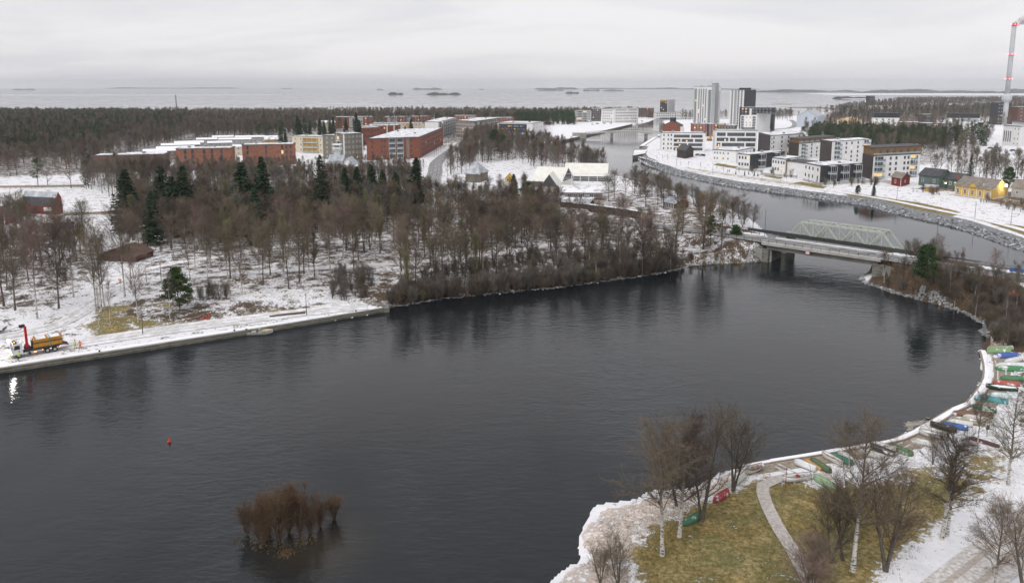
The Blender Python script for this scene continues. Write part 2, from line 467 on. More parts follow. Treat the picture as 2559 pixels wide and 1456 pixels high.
li = np.maximum(li, 0.53 * poly_w(GP, [(200, 840), (220, 770), (420, 740), (720, 750), (900, 745), (720, 785), (400, 825)], 4, 1.4) * A_)
# far bank: stone slope, straw strips
ro = np.maximum(ro, np.where(B_ & (GP[:, 1] < 640) & (GP[:, 0] > 60), smooth(1.25 - np.abs(TS - 3.2) / 4.6), 0))
gr = np.maximum(gr, 0.50 * poly_w(GP, [(1700, 412), (1800, 425), (1900, 440), (2050, 460), (2100, 470), (2020, 468), (1850, 445), (1700, 425)], 4, 3) * B_)
for pp in ([(2105, 482), (2130, 478), (2210, 490), (2300, 502), (2390, 522), (2410, 532), (2360, 540), (2280, 524), (2180, 505)], [(2440, 545), (2558, 560), (2700, 590), (2558, 585)],
           [(1975, 455), (2000, 450), (2070, 462), (2060, 470)], [(1790, 404), (1860, 416), (1850, 421), (1780, 410)], [(1910, 432), (1960, 440), (1950, 446), (1905, 437)]):
    gr = np.maximum(gr, 0.78 * poly_w(GP, pp, 3.0, 3.0) * B_)
li = np.maximum(li, 0.6 * poly_w(GP, [(2240, 470), (2380, 480), (2480, 505), (2600, 530), (2700, 540), (2700, 500), (2380, 460)], 6) * B_)
li = np.maximum(li, 0.6 * poly_w(GP, [(1980, 380), (2060, 330), (2400, 300), (2900, 260), (2900, 246), (2100, 256), (2000, 300)], 40) * B_)
li = np.maximum(li, 0.5 * poly_w(GP, [(2030, 345), (2490, 335), (2480, 400), (2290, 420), (2150, 380)], 15) * B_)
li = np.maximum(li, 0.40 * np.where(B_ & (GP[:, 1] < 800), 1, 0)); li = np.maximum(li, 0.41 * np.where(A_ & (GP[:, 1] < 700), 1, 0)); li = np.maximum(li, 0.34 * np.where(C_, 1, 0))
# spit and near shore
gr = np.maximum(gr, 0.70 * poly_w(GP, [(1575, 1456), (1550, 1380), (1600, 1305), (1730, 1245), (1850, 1195), (1920, 1180), (2040, 1200), (2140, 1195), (2250, 1185), (2420, 1165), (2450, 1215), (2400, 1290), (2330, 1350), (2260, 1400), (2190, 1470), (2000, 1700), (1200, 1700), (1400, 1520)], 3.6, 1.2) * C_)
gr = np.maximum(gr, 0.54 * poly_w(GP, [(2110, 1200), (2230, 1160), (2380, 1110), (2600, 1090), (2560, 1170), (2480, 1260), (2330, 1360), (2200, 1480), (2050, 1500)], 4, 1.2) * C_)
sa = np.maximum(sa, 0.57 * poly_w(GP, [(1330, 1470), (1420, 1396), (1420, 1355), (1440, 1310), (1460, 1285), (1480, 1255), (1560, 1240), (1620, 1215), (1700, 1210), (1760, 1185), (1740, 1270), (1640, 1330), (1600, 1400), (1580, 1490)], 1.2, 1.0) * C_)
li = np.maximum(li, 0.92 * poly_w(GP, [(2150, 700), (2190, 668), (2420, 680), (2600, 760), (2640, 860), (2558, 868), (2460, 862), (2430, 830), (2330, 760), (2210, 722)], 3, 2) * C_)
li = np.maximum(li, 0.51 * poly_w(GP, [(2470, 870), (2558, 860), (2800, 860), (2800, 1150), (2500, 1150)], 5, 1.2) * C_)
ms = C_ & (GP[:, 1] < 152) & (TS > 1.5) & (TS < 4.4) & (GP[:, 0] > 20)
sa = np.where(ms, np.maximum(sa, 0.60), sa)
sa = np.where(C_ & (TS < 0.75 + 6 * wavy(GP * 9.0) + 5 * wavy(GP * 23.0)), 0, sa)
ro = np.where(C_ & (TS < 2.0) & (TS > -0.5) & (GP[:, 1] > 148), np.maximum(ro, 0.55), ro)
ro = np.where(A_ & (TS < 1.2) & (TS > -0.5) & (GP[:, 0] > -50) & (GP[:, 1] < 300), np.maximum(ro, 0.55), ro)
d_, z_ = road_dist(GP, 'main_road'); li = np.where((GP[:, 1] < 300) & (d_ > 9) & (d_ < 26) & (GP[:, 0] > 72), np.maximum(li, 0.75), li)

nr, nc = gR.shape
ii = np.arange(nr * nc).reshape(nr, nc)
tf = np.stack([ii[:-1, :-1].ravel(), ii[:-1, 1:].ravel(), ii[1:, 1:].ravel(), ii[1:, :-1].ravel()], 1)
tzf = TS[tf].max(1)
tf = tf[tzf > -9]
used = np.unique(tf); remap = np.full(nr * nc, -1); remap[used] = np.arange(len(used))
tverts = np.column_stack([GP, TZ])[used]; tf = remap[tf]

def ground_material():
    m = bpy.data.materials.new('snowy_ground'); m.use_nodes = True
    n, l = m.node_tree.nodes, m.node_tree.links
    b = n['Principled BSDF']; b.inputs['Roughness'].default_value = 0.85; b.inputs['Specular IOR Level'].default_value = 0.2
    geo = n.new('ShaderNodeNewGeometry'); att = n.new('ShaderNodeAttribute'); att.attribute_name = 'cover'
    sep = n.new('ShaderNodeSeparateColor'); l.new(att.outputs['Color'], sep.inputs['Color'])
    pos = geo.outputs['Position']

    def noise(scale, detail=5, rough=0.6, stretch=None):
        v = pos
        if stretch:
            mp = n.new('ShaderNodeMapping'); mp.inputs['Scale'].default_value = stretch; l.new(pos, mp.inputs['Vector']); v = mp.outputs['Vector']
        t = n.new('ShaderNodeTexNoise'); t.inputs['Scale'].default_value = scale; t.inputs['Detail'].default_value = detail; t.inputs['Roughness'].default_value = rough
        l.new(v, t.inputs['Vector']); return t.outputs['Fac']

    def ramp(fac, stops):
        r = n.new('ShaderNodeValToRGB'); e = r.color_ramp.elements
        while len(e) < len(stops): e.new(0.5)
        for k, (p, c) in enumerate(stops): e[k].position = p; e[k].color = (*c, 1)
        l.new(fac, r.inputs['Fac']); return r.outputs['Color']

    def mask(weight, nz, gain=9.0, off=-0.5):
        a = n.new('ShaderNodeMath'); a.operation = 'ADD'; l.new(weight, a.inputs[0]); l.new(nz, a.inputs[1])
        s = n.new('ShaderNodeMath'); s.operation = 'SUBTRACT'; s.inputs[1].default_value = 1.0 + off + 0.5; l.new(a.outputs[0], s.inputs[0])
        k = n.new('ShaderNodeMath'); k.operation = 'MULTIPLY_ADD'; k.inputs[1].default_value = gain; k.inputs[2].default_value = 0.5; k.use_clamp = True
        l.new(s.outputs[0], k.inputs[0]); return k.outputs[0]

    def mix(f, a, c):
        x = n.new('ShaderNodeMix'); x.data_type = 'RGBA'; l.new(f, x.inputs['Factor']); l.new(a, x.inputs['A']); l.new(c, x.inputs['B']); return x.outputs['Result']

    big, mid, fine, vfine = noise(0.05), noise(0.35, 6, 0.68), noise(2.2, 6, 0.7), noise(9.0, 4, 0.7)
    ma = n.new('ShaderNodeMath'); ma.operation = 'MULTIPLY_ADD'; ma.inputs[1].default_value = 0.45; l.new(fine, ma.inputs[0])
    mb_ = n.new('ShaderNodeMath'); mb_.operation = 'MULTIPLY'; mb_.inputs[1].default_value = 0.55; l.new(mid, mb_.inputs[0]); l.new(mb_.outputs[0], ma.inputs[2])
    mc_ = n.new('ShaderNodeMath'); mc_.operation = 'MULTIPLY_ADD'; mc_.inputs[1].default_value = 1.55; mc_.inputs[2].default_value = -0.275; l.new(ma.outputs[0], mc_.inputs[0]); mf = mc_.outputs[0]
    snow = ramp(mid, [(0.3, (0.72, 0.73, 0.76)), (0.6, (0.87, 0.87, 0.89))])
    grass = ramp(fine, [(0.26, (0.050, 0.044, 0.018)), (0.42, (0.140, 0.128, 0.046)), (0.56, (0.248, 0.216, 0.095)), (0.75, (0.40, 0.35, 0.21))])
    litter = ramp(fine, [(0.3, (0.030, 0.022, 0.015)), (0.55, (0.10, 0.070, 0.045)), (0.75, (0.20, 0.155, 0.11))])
    sand = ramp(mf, [(0.28, (0.12, 0.09, 0.06)), (0.42, (0.30, 0.24, 0.18)), (0.53, (0.56, 0.47, 0.41)), (0.66, (0.82, 0.77, 0.75))])
    rock = ramp(fine, [(0.32, (0.06, 0.065, 0.07)), (0.5, (0.20, 0.21, 0.22)), (0.64, (0.36, 0.37, 0.38)), (0.68, (0.80, 0.81, 0.84))])
    gv = ramp(mid, [(0.30, (0.60, 0.66, 0.52)), (0.45, (0.95, 0.94, 0.92)), (0.56, (1.20, 1.14, 1.20)), (0.66, (1.65, 1.55, 1.75))])
    gm = n.new('ShaderNodeMix'); gm.data_type = 'RGBA'; gm.blend_type = 'MULTIPLY'; gm.inputs['Factor'].default_value = 1.0
    bw = ramp(noise(0.16, 5, 0.65), [(0.40, (1.0, 1.0, 1.0)), (0.60, (0.94, 0.84, 0.72))]); g0 = n.new('ShaderNodeMix'); g0.data_type = 'RGBA'; g0.blend_type = 'MULTIPLY'; g0.inputs['Factor'].default_value = 1.0; l.new(grass, g0.inputs['A']); l.new(bw, g0.inputs['B']); grass = g0.outputs['Result']
    l.new(grass, gm.inputs['A']); l.new(gv, gm.inputs['B'])
    c = mix(mask(sep.outputs['Green'], mf), snow, litter)
    c = mix(mask(att.outputs['Alpha'], mf), c, sand)
    c = mix(mask(sep.outputs['Red'], mf), c, gm.outputs['Result'])
    c = mix(mask(sep.outputs['Blue'], fine), c, rock)
    l.new(c, b.inputs['Base Color'])
    bp = n.new('ShaderNodeBump'); bp.inputs['Strength'].default_value = 0.6; bp.inputs['Distance'].default_value = 0.12
    ad = n.new('ShaderNodeMath'); ad.operation = 'ADD'; l.new(fine, ad.inputs[0]); l.new(vfine, ad.inputs[1])
    l.new(ad.outputs[0], bp.inputs['Height']); l.new(bp.outputs['Normal'], b.inputs['Normal'])
    return m

M_GROUND = ground_material()
tme = mesh_np('terrain', tverts, tf, M_GROUND)
ca = tme.color_attributes.new('cover', 'FLOAT_COLOR', 'POINT')
ca.data.foreach_set('color', np.column_stack([gr, li, ro, sa])[used].astype(np.float32).ravel())
tme.polygons.foreach_set('use_smooth', np.ones(len(tf), bool))
terrain = link('terrain', tme, kind='structure')

# ------------------------------------------------------------------ water
def water_material():
    m = bpy.data.materials.new('river_water'); m.use_nodes = True
    n, l = m.node_tree.nodes, m.node_tree.links
    b = n['Principled BSDF']; b.inputs['IOR'].default_value = 1.345
    geo = n.new('ShaderNodeNewGeometry')

    def noise(scale, stretch, rot=0.0, detail=3, rough=0.55, dist=0.0):
        mp = n.new('ShaderNodeMapping'); mp.inputs['Scale'].default_value = stretch; mp.inputs['Rotation'].default_value = (0, 0, rot)
        l.new(geo.outputs['Position'], mp.inputs['Vector'])
        t = n.new('ShaderNodeTexNoise'); t.inputs['Scale'].default_value = scale; t.inputs['Detail'].default_value = detail
        t.inputs['Roughness'].default_value = rough; t.inputs['Distortion'].default_value = dist
        l.new(mp.outputs['Vector'], t.inputs['Vector']); return t.outputs['Fac']
    patch = noise(0.013, (1.0, 0.75, 1), 0.5, 4, 0.62, 1.6)
    r = n.new('ShaderNodeValToRGB'); r.color_ramp.elements[0].position = 0.35; r.color_ramp.elements[1].position = 0.65
    r.color_ramp.elements[0].color = (0.005, 0.007, 0.009, 1); r.color_ramp.elements[1].color = (0.016, 0.020, 0.024, 1)
    l.new(patch, r.inputs['Fac'])
    # brown shoal round the drowned willows
    sh = n.new('ShaderNodeVectorMath'); sh.operation = 'DISTANCE'; sh.inputs[1].default_value = tuple(at(775, 1365, 0)); l.new(geo.outputs['Position'], sh.inputs[0])
    sr = n.new('ShaderNodeMapRange'); sr.interpolation_type = 'SMOOTHSTEP'; sr.inputs['From Min'].default_value = 1.0; sr.inputs['From Max'].default_value = 10.0; sr.inputs['To Min'].default_value = 0.30; sr.inputs['To Max'].default_value = 0.0; l.new(sh.outputs['Value'], sr.inputs['Value'])
    sx0 = n.new('ShaderNodeMix'); sx0.data_type = 'RGBA'; sx0.inputs['B'].default_value = (0.075, 0.055, 0.030, 1); l.new(sr.outputs['Result'], sx0.inputs['Factor']); l.new(r.outputs['Color'], sx0.inputs['A']); l.new(sx0.outputs['Result'], b.inputs['Base Color'])
    rr = n.new('ShaderNodeMapRange'); rr.inputs['From Min'].default_value = 0.35; rr.inputs['From Max'].default_value = 0.65
    rr.inputs['To Min'].default_value = 0.03; rr.inputs['To Max'].default_value = 0.13
    l.new(patch, rr.inputs['Value']); l.new(rr.outputs['Result'], b.inputs['Roughness'])
    rip = noise(1.0, (0.55, 1.3, 1), 0.35, 3, 0.6, 0.4)
    rip2 = noise(0.28, (0.6, 1.1, 1), -0.2, 3, 0.5, 0.6)
    add = n.new('ShaderNodeMath'); add.operation = 'MULTIPLY_ADD'; add.inputs[1].default_value = 1.3
    l.new(rip2, add.inputs[0]); l.new(rip, add.inputs[2])
    # current: calmer and livelier patches
    st = n.new('ShaderNodeMapRange'); st.inputs['From Min'].default_value = 0.35; st.inputs['From Max'].default_value = 0.65
    st.inputs['To Min'].default_value = 0.05; st.inputs['To Max'].default_value = 0.36
    l.new(patch, st.inputs['Value'])
    # the channel and the sea behind the bridge lie sheltered and calmer than the wind-ruffled basin
    sx = n.new('ShaderNodeSeparateXYZ'); l.new(geo.outputs['Position'], sx.inputs[0])
    cm = n.new('ShaderNodeMapRange'); cm.interpolation_type = 'SMOOTHSTEP'; cm.inputs['From Min'].default_value = 205; cm.inputs['From Max'].default_value = 245
    cm.inputs['To Min'].default_value = 1.0; cm.inputs['To Max'].default_value = 0.22; l.new(sx.outputs['Y'], cm.inputs['Value'])
    sm_ = n.new('ShaderNodeMath'); sm_.operation = 'MULTIPLY'; l.new(st.outputs['Result'], sm_.inputs[0]); l.new(cm.outputs['Result'], sm_.inputs[1])
    bp = n.new('ShaderNodeBump'); bp.inputs['Distance'].default_value = 0.28
    l.new(sm_.outputs[0], bp.inputs['Strength']); l.new(add.outputs[0], bp.inputs['Height']); l.new(bp.outputs['Normal'], b.inputs['Normal'])
    return m

M_WATER = water_material()
wv = [(-45000, -300, 0), (45000, -300, 0), (45000, 60000, 0), (-45000, 60000, 0)]
_wm = MB(); _wm.face(wv)
_wm.build('water', M_WATER, kind='structure')
# sheets of sea ice far out, a few centimetres thick
M_ICE = mat('sea_ice', (0.80, 0.80, 0.83), 0.6, (0.66, 0.68, 0.74), scale=0.004, detail=5)
def ice(pts):
    P = [at(u, v, 0.0) for u, v in pts]
    MB().prism([(p.x, p.y) for p in P], -0.2, 0.06).build('ice_sheet', M_ICE, kind='structure')
ice([(2080, 238.0), (2900, 238.5), (2900, 234.5), (2300, 233.4), (2000, 233.6)])
ice([(1700, 230.2), (2120, 230.8), (2100, 229.6), (1800, 229.2)])
ice([(2098, 247.6), (2160, 248.6), (2180, 247.2), (2120, 246.4)])
def thin_ice(pts, seed):
    rg = np.random.default_rng(seed); P = [at(u, v, 0.0) for u, v in pts]; out = []
    for i in range(len(P)):
        a, c = P[i], P[(i + 1) % len(P)]
        for t in np.linspace(0, 1, 9)[:-1]: q = a.lerp(c, t); out.append((q.x + rg.normal(0, 0.4), q.y + rg.normal(0, 0.4)))
    MB().prism(out, -0.1, 0.008).build('ice_sheet', mat('thin_shore_ice', (0.16, 0.15, 0.12), 0.5, (0.34, 0.32, 0.27), scale=1.2, detail=6), kind='structure')
thin_ice([(2252, 1062), (2275, 1052), (2320, 1046), (2335, 1042), (2300, 1062), (2272, 1073)], 1)
ice([(-300, 239), (700, 238.3), (680, 237.6), (-300, 237.8)])

# ------------------------------------------------------------------ ways
M_TRACK = mat('packed_snow_road', (0.56, 0.55, 0.54), 0.8, (0.82, 0.82, 0.84), scale=0.5, detail=6, contrast=(0.38, 0.60), bump=0.3)
M_PATHSNOW = mat('trodden_snow', (0.60, 0.58, 0.56), 0.85, (0.86, 0.86, 0.88), scale=0.6, detail=6, contrast=(0.36, 0.6), bump=0.3)
M_WETROAD = mat('salted_asphalt', (0.13, 0.13, 0.13), 0.6, (0.38, 0.375, 0.37), scale=0.35, detail=6, contrast=(0.36, 0.64))
M_RUT = mat('wheel_rut_asphalt', (0.10, 0.098, 0.095), 0.6, (0.25, 0.24, 0.23), scale=0.8, detail=5)
M_GRAVEL = mat('fine_gravel', (0.36, 0.33, 0.30), 0.9, (0.54, 0.505, 0.48), scale=3.0, detail=6, bump=0.4)
M_SLUSH = mat('slushy_lane', (0.42, 0.39, 0.36), 0.8, (0.72, 0.70, 0.69), scale=2.2, detail=7, contrast=(0.34, 0.66), bump=0.3)

def strip(line, w0, w1, dz):
    """flat band between side offsets w0 and w1 along a line"""
    P = np.asarray(line); d = np.gradient(P[:, :2], axis=0); d /= np.linalg.norm(d, axis=1)[:, None] + 1e-9
    nrm = np.stack([-d[:, 1], d[:, 0]], 1)
    b = MB(); k = len(P)
    for w in (w0, w1):
        for p, q in zip(P, nrm): b.v.append((p[0] + q[0] * w, p[1] + q[1] * w, p[2] + dz))
    for i in range(k - 1): b.f.append((k + i, i, i + 1, k + i + 1)); b.m.append(0)
    return b

ROADMAT = {'quay_road': M_TRACK, 'park_road': M_TRACK, 'forest_path': M_PATHSNOW, 'main_road': M_WETROAD, 'promenade': M_PATHSNOW,
           'gravel_path': M_GRAVEL, 'park_lane': M_SLUSH, 'town_road': M_WETROAD, 'yard_road': M_TRACK}
for key, (line, w, _) in ROADS.items():
    o = strip(line, -w / 2, w / 2, 0.03).build(key, ROADMAT[key], kind='structure')
    if key in ('main_road', 'quay_road', 'park_road', 'park_lane'):
        m = M_RUT if key == 'main_road' else mat('muddy_track', (0.33, 0.285, 0.24), 0.85, (0.52, 0.48, 0.44), scale=2.2, detail=6, contrast=(0.3, 0.7)) if key == 'park_lane' else mat('tyre_track', (0.45, 0.44, 0.43), 0.8, (0.72, 0.72, 0.73), scale=0.9, detail=6, contrast=(0.4, 0.6))
        for c in ((-2.9, -1.3, 1.3, 2.9) if key == 'main_road' else (-1.0, 0.9)):
            strip(line, c - 0.33, c + 0.33, 0.045).build('wheel_track', m, o)

# ------------------------------------------------------------------ quay: concrete wall with a timber fender beam
M_CONC = mat('weathered_shaded_concrete', (0.10, 0.10, 0.08), 0.9, (0.24, 0.235, 0.20), scale=0.6, detail=7, bump=0.4, stretch=(1, 1, 3))
M_CONCL = mat('pale_concrete', (0.34, 0.33, 0.31), 0.85, (0.48, 0.47, 0.44), scale=0.5, detail=6)
M_SNOW = mat('snow', (0.82, 0.83, 0.86), 0.8, (0.90, 0.90, 0.92), scale=0.8, detail=5)
M_DKWOOD = mat('dark_weathered_wood', (0.035, 0.028, 0.022), 0.85, (0.10, 0.08, 0.06), scale=2.0, detail=5)
M_WOOD = mat('grey_timber', (0.20, 0.17, 0.13), 0.85, (0.33, 0.28, 0.22), scale=2.0, detail=5)
M_BCONC0 = mat('grey_coping', (0.22, 0.22, 0.19), 0.85, (0.32, 0.31, 0.28), scale=0.5, detail=6)
quay = thing('quay', 'long weathered concrete quay wall along the dark river below the snowy road', 'quay', at(480, 857, 0))
qo = quay.location
ql = resample(np.array([at(u, v, 0.0)[:] for u, v in [(-500, 1020), (-300, 985), (0, 932), (250, 893), (480, 857), (700, 822), (957, 779)]]), 6)
def off_line(line, w):
    P = np.asarray(line); d = np.gradient(P[:, :2], axis=0); d /= np.linalg.norm(d, axis=1)[:, None]
    return np.column_stack([P[:, 0] - d[:, 1] * w, P[:, 1] + d[:, 0] * w, P[:, 2]])
def wall_along(line, w0, w1, z0, z1):
    a, c = off_line(line, w0), off_line(line, w1); b = MB()
    for i in range(len(a) - 1):
        q = [a[i], a[i + 1], c[i + 1], c[i]]
        b.prism([(p[0] - qo.x, p[1] - qo.y) for p in q], z0, z1)
    return b
for k in range(0, len(ql) - 1, 3):
    wall_along(ql[k:k + 4], -0.35, 1.9, -1.0, 0.86).build('wall_section', M_CONC, quay)
    wall_along(ql[k:k + 4], -0.45, 0.15, 0.862, 1.06).build('coping', M_BCONC0, quay)
    wall_along(ql[k:k + 4], -0.47, -0.352, 0.4, 0.55).build('fender_beam', M_WOOD, quay)
    wall_along(ql[k:k + 4], 0.25, 1.9, 0.862, 1.0).build('snow_bank', M_SNOW, quay)
_e = ql[-1]; _d = (ql[-1] - ql[-2]); _a = math.atan2(_d[1], _d[0])
MB().box((_e[0] - qo.x + 1.0 * math.cos(_a + math.pi / 2) , _e[1] - qo.y + 1.0 * math.sin(_a + math.pi / 2) + 1.2, 0.0), (1.2, 5.5, 1.9), _a).build('end_wall', M_CONC, quay)
for k in range(2, len(ql) - 1, 3):
    p = off_line(ql, 0.55)[k]
    MB().tube((p[0] - qo.x, p[1] - qo.y, 0.9), (p[0] - qo.x, p[1] - qo.y, 1.3), 0.14, 0.18, 8).build('bollard', M_DKWOOD, quay)

# timber edging of the boat shore
edge = thing('shore_edging', 'low timber edging with snow along the curved boat shore', 'edging', at(2451, 948, 0.8))
el = resample(np.array([at(u, v, 0.0)[:] for u, v in [(2443, 880), (2452, 913), (2451, 948), (2443, 966), (2407, 1010), (2369, 1025), (2330, 1048), (2279, 1077), (2227, 1100), (2098, 1123), (2008, 1138), (1918, 1152), (1845, 1166)]]), 3.0)
eo = edge.location
for w, z, s in ((0.25, 0.22, 0.3), (1.9, 0.88, 0.22)):
    L = off_line(el, w)
    for i in range(0, len(L) - 1):
        a, b_ = L[i], L[i + 1]
        MB().bar((a[0] - eo.x, a[1] - eo.y, z - eo.z), (b_[0] - eo.x, b_[1] - eo.y, z - eo.z), s, s).build('log', M_WOOD, edge)
L0, L1 = off_line(el, 0.42), off_line(el, 1.75)
b = MB()
for i in range(len(L0) - 1):
    w0, w1 = RNG.uniform(0.35, 1.0, 2); q = L0[i] + (L1[i] - L0[i]) * w0, L0[i + 1] + (L1[i + 1] - L0[i + 1]) * w1
    b.prism([(p[0] - eo.x, p[1] - eo.y) for p in (q[0], q[1], L0[i + 1], L0[i])], -0.9, RNG.uniform(0.45, 0.62) - eo.z)
b.build('snow_ledge', M_SNOW, edge)

gl = [off_line(el, w) for w in (2.05, 3.1, 4.3)]
gs_ = MB(); gw = RNG.uniform(-0.35, 0.35, len(el))
for k, L in enumerate(gl):
    Z = ground(L[:, :2])
    for i, p in enumerate(L): gs_.v.append((p[0], p[1] + (gw[i] if k == 2 else 0), Z[i] + 0.05))
for k in range(2):
    for i in range(len(el) - 1): a = k * len(el) + i; gs_.f.append((a, a + 1, a + 1 + len(el), a + len(el))); gs_.m.append(0)
gs_.build('gravel_strip', mat('shore_gravel', (0.20, 0.165, 0.125), 0.9, (0.36, 0.31, 0.25), scale=2.5, detail=7, bump=0.4), kind='structure')

# ------------------------------------------------------------------ road bridge over the channel
M_RAIL = mat('galvanised_rail', (0.20, 0.21, 0.21), 0.5, metal=0.6)
M_DARKST = mat('dark_steel', (0.06, 0.065, 0.065), 0.5, metal=0.4)
M_TRUSS = mat('grey_green_steel', (0.40, 0.44, 0.39), 0.55, (0.50, 0.53, 0.47), scale=1.5, metal=0.1)
M_BCONC = mat('bridge_concrete', (0.24, 0.24, 0.215), 0.85, (0.34, 0.335, 0.30), scale=0.4, detail=6)
bl = ROADS['main_road'][0]
bd = (BRIDGE_B - BRIDGE_A); bd.z = 0; blen = bd.length; ba = math.atan2(bd.y, bd.x)
rb = thing('road_bridge', 'low concrete road bridge with steel railings over the narrow channel', 'bridge', (BRIDGE_A.x, BRIDGE_A.y, 0), ba)
L_ = blen
MB().box((L_ / 2, 0, BR_Z - 0.30), (L_ + 2, 9.6, 0.62)).build('deck', M_BCONC, rb)
for y in (-3.4, 3.4):
    MB().box((L_ / 2, y, BR_Z - 1.26), (L_, 0.7, 1.28)).build('girder', M_BCONC, rb)
for y in (-5.0, 5.0):
    MB().box((L_ / 2, y, BR_Z - 0.05), (L_ + 2, 0.5, 0.75)).build('edge_beam', M_CONCL, rb)
MB().box((L_ / 2, 0, BR_Z + 0.06), (L_ + 2, 8.4, 0.06)).build('carriageway', M_WETROAD, rb)
for c in (-2.9, -1.3, 1.3, 2.9):
    MB().box((L_ / 2, c, BR_Z + 0.095), (L_ + 2, 0.6, 0.008)).build('wheel_track', M_RUT, rb)
for y in (-4.55, 4.55):
    MB().box((L_ / 2, y * 0.93, BR_Z + 0.15), (L_ + 2, 0.5, 0.12)).build('snow_strip', M_SNOW, rb)
for y in (-4.95, 4.95):
    r = MB().bar((-14, y, BR_Z + 1.25), (L_ + 30, y - 0.0, BR_Z + 1.15), 0.09, 0.09)
    r.build('handrail', M_DARKST, rb)
    MB().bar((-14, y, BR_Z + 0.8), (L_ + 30, y, BR_Z + 0.72), 0.05, 0.05).build('middle_rail', M_DARKST, rb)
    for i in range(int((L_ + 44) / 2.5)):
        MB().box((-14 + i * 2.5, y, BR_Z + 0.72), (0.08, 0.08, 1.1)).build('rail_post', M_DARKST, rb)
for x, w in ((-0.6, 3.0), (L_ + 0.4, 3.0)):
    MB().box((x, 0, (BR_Z - 1.9) / 2 - 0.3), (w, 9.0, BR_Z - 1.3)).build('abutment', M_CONC, rb)  # shade under the deck is put into the dark concrete colour
MB().box((-1.5, -4.2, 1.6), (6, 1.0, 4.4), 0.5).build('wing_wall', M_BCONC, rb)
MB().box((L_ + 2.0, -4.2, 2.0), (6, 1.0, 4.4), -0.5).build('wing_wall', M_BCONC, rb)
sg = MB(); sg.box((L_ * 0.41, -5.30, BR_Z - 0.85), (1.3, 0.06, 0.95), 0, 0); sg.box((L_ * 0.41, -5.335, BR_Z - 0.85), (1.0, 0.02, 0.65), 0, 1)
hs = sg.build('height_sign', [mat('sign_red', (0.45, 0.03, 0.03), 0.5), mat('sign_white', (0.75, 0.75, 0.74), 0.5)], rb)
def lettering(text, parent, loc, rot, size, m, name='lettering', align='CENTER'):
    cu = bpy.data.curves.new(name, 'FONT'); cu.body = text; cu.size = size; cu.align_x = align; cu.align_y = 'CENTER'; cu.extrude = 0.004
    cu.materials.append(m)
    t_ = bpy.data.objects.new(name, cu); COL.objects.link(t_); dg = bpy.context.evaluated_depsgraph_get(); me = bpy.data.meshes.new_from_object(t_.evaluated_get(dg)); bpy.data.objects.remove(t_)
    o = link(name, me, parent, loc); o.rotation_euler = rot
    return o
lettering('2.1', hs, (L_ * 0.41, -5.352, BR_Z - 0.85), (math.pi / 2, 0, 0), 0.5, mat('black_paint', (0.02, 0.02, 0.02), 0.5))

# steel truss bridge beside it
T0, T1 = at(1968, 588, BR_Z), at(2238, 627.5, BR_Z)
td = T1 - T0; tl = td.length; ta = math.atan2(td.y, td.x)
tr = thing('truss_bridge', 'grey green steel truss bridge with crossed top bracing behind the road bridge', 'bridge', (T0.x, T0.y, 0), ta)
W_ = 5.2; HT = 4.7; npan = 8; pl = tl / npan; zb = BR_Z - 0.1
for y in (0.0, W_):
    MB().bar((-3, y, zb), (tl + 3, y, zb), 0.45, 0.55).build('bottom_chord', M_TRUSS, tr)
    MB().bar((pl, y, zb + HT), (tl - pl, y, zb + HT), 0.46, 0.46).build('top_chord', M_TRUSS, tr)
    MB().bar((0, y, zb), (pl, y, zb + HT), 0.32, 0.34).build('end_post', M_TRUSS, tr)
    MB().bar((tl, y, zb), (tl - pl, y, zb + HT), 0.32, 0.34).build('end_post', M_TRUSS, tr)
    for i in range(1, npan):
        MB().bar((i * pl, y, zb), (i * pl, y, zb + HT), 0.30, 0.28).build('upright', M_TRUSS, tr)
    for i in range(1, npan - 1):
        a, b_ = ((i * pl, y, zb + HT), ((i + 1) * pl, y, zb)) if i % 2 else ((i * pl, y, zb), ((i + 1) * pl, y, zb + HT))
        MB().bar(a, b_, 0.42, 0.40).build('diagonal', M_TRUSS, tr)
for i in range(1, npan):
    MB().bar((i * pl, 0, zb + HT), (i * pl, W_, zb + HT), 0.18, 0.2).build('cross_beam', M_TRUSS, tr)
    if i < npan - 1:
        MB().bar((i * pl, 0, zb + HT + 0.03), ((i + 1) * pl, W_, zb + HT + 0.03), 0.22, 0.18).build('wind_brace', M_TRUSS, tr)
        MB().bar((i * pl, W_, zb + HT - 0.09), ((i + 1) * pl, 0, zb + HT - 0.09), 0.22, 0.18).build('wind_brace', M_TRUSS, tr)
MB().box((tl / 2, W_ / 2, zb - 0.25), (tl + 10, W_ - 0.6, 0.3)).build('deck', M_DKWOOD, tr)
for y in (W_ / 2 - 0.78, W_ / 2 + 0.78):
    MB().box((tl / 2, y, zb + 0.0), (tl + 40, 0.09, 0.17)).build('rail', M_RAIL, tr)
for x in (-1.5, tl + 1.5):
    MB().box((x, W_ / 2, 2.3), (2.6, W_ + 1.2, 5.6)).build('pier', M_BCONC, tr)
MB().box((tl / 2, -0.8, zb + 0.45), (tl + 26, 0.12, 1.0)).build('parapet', M_DARKST, tr)

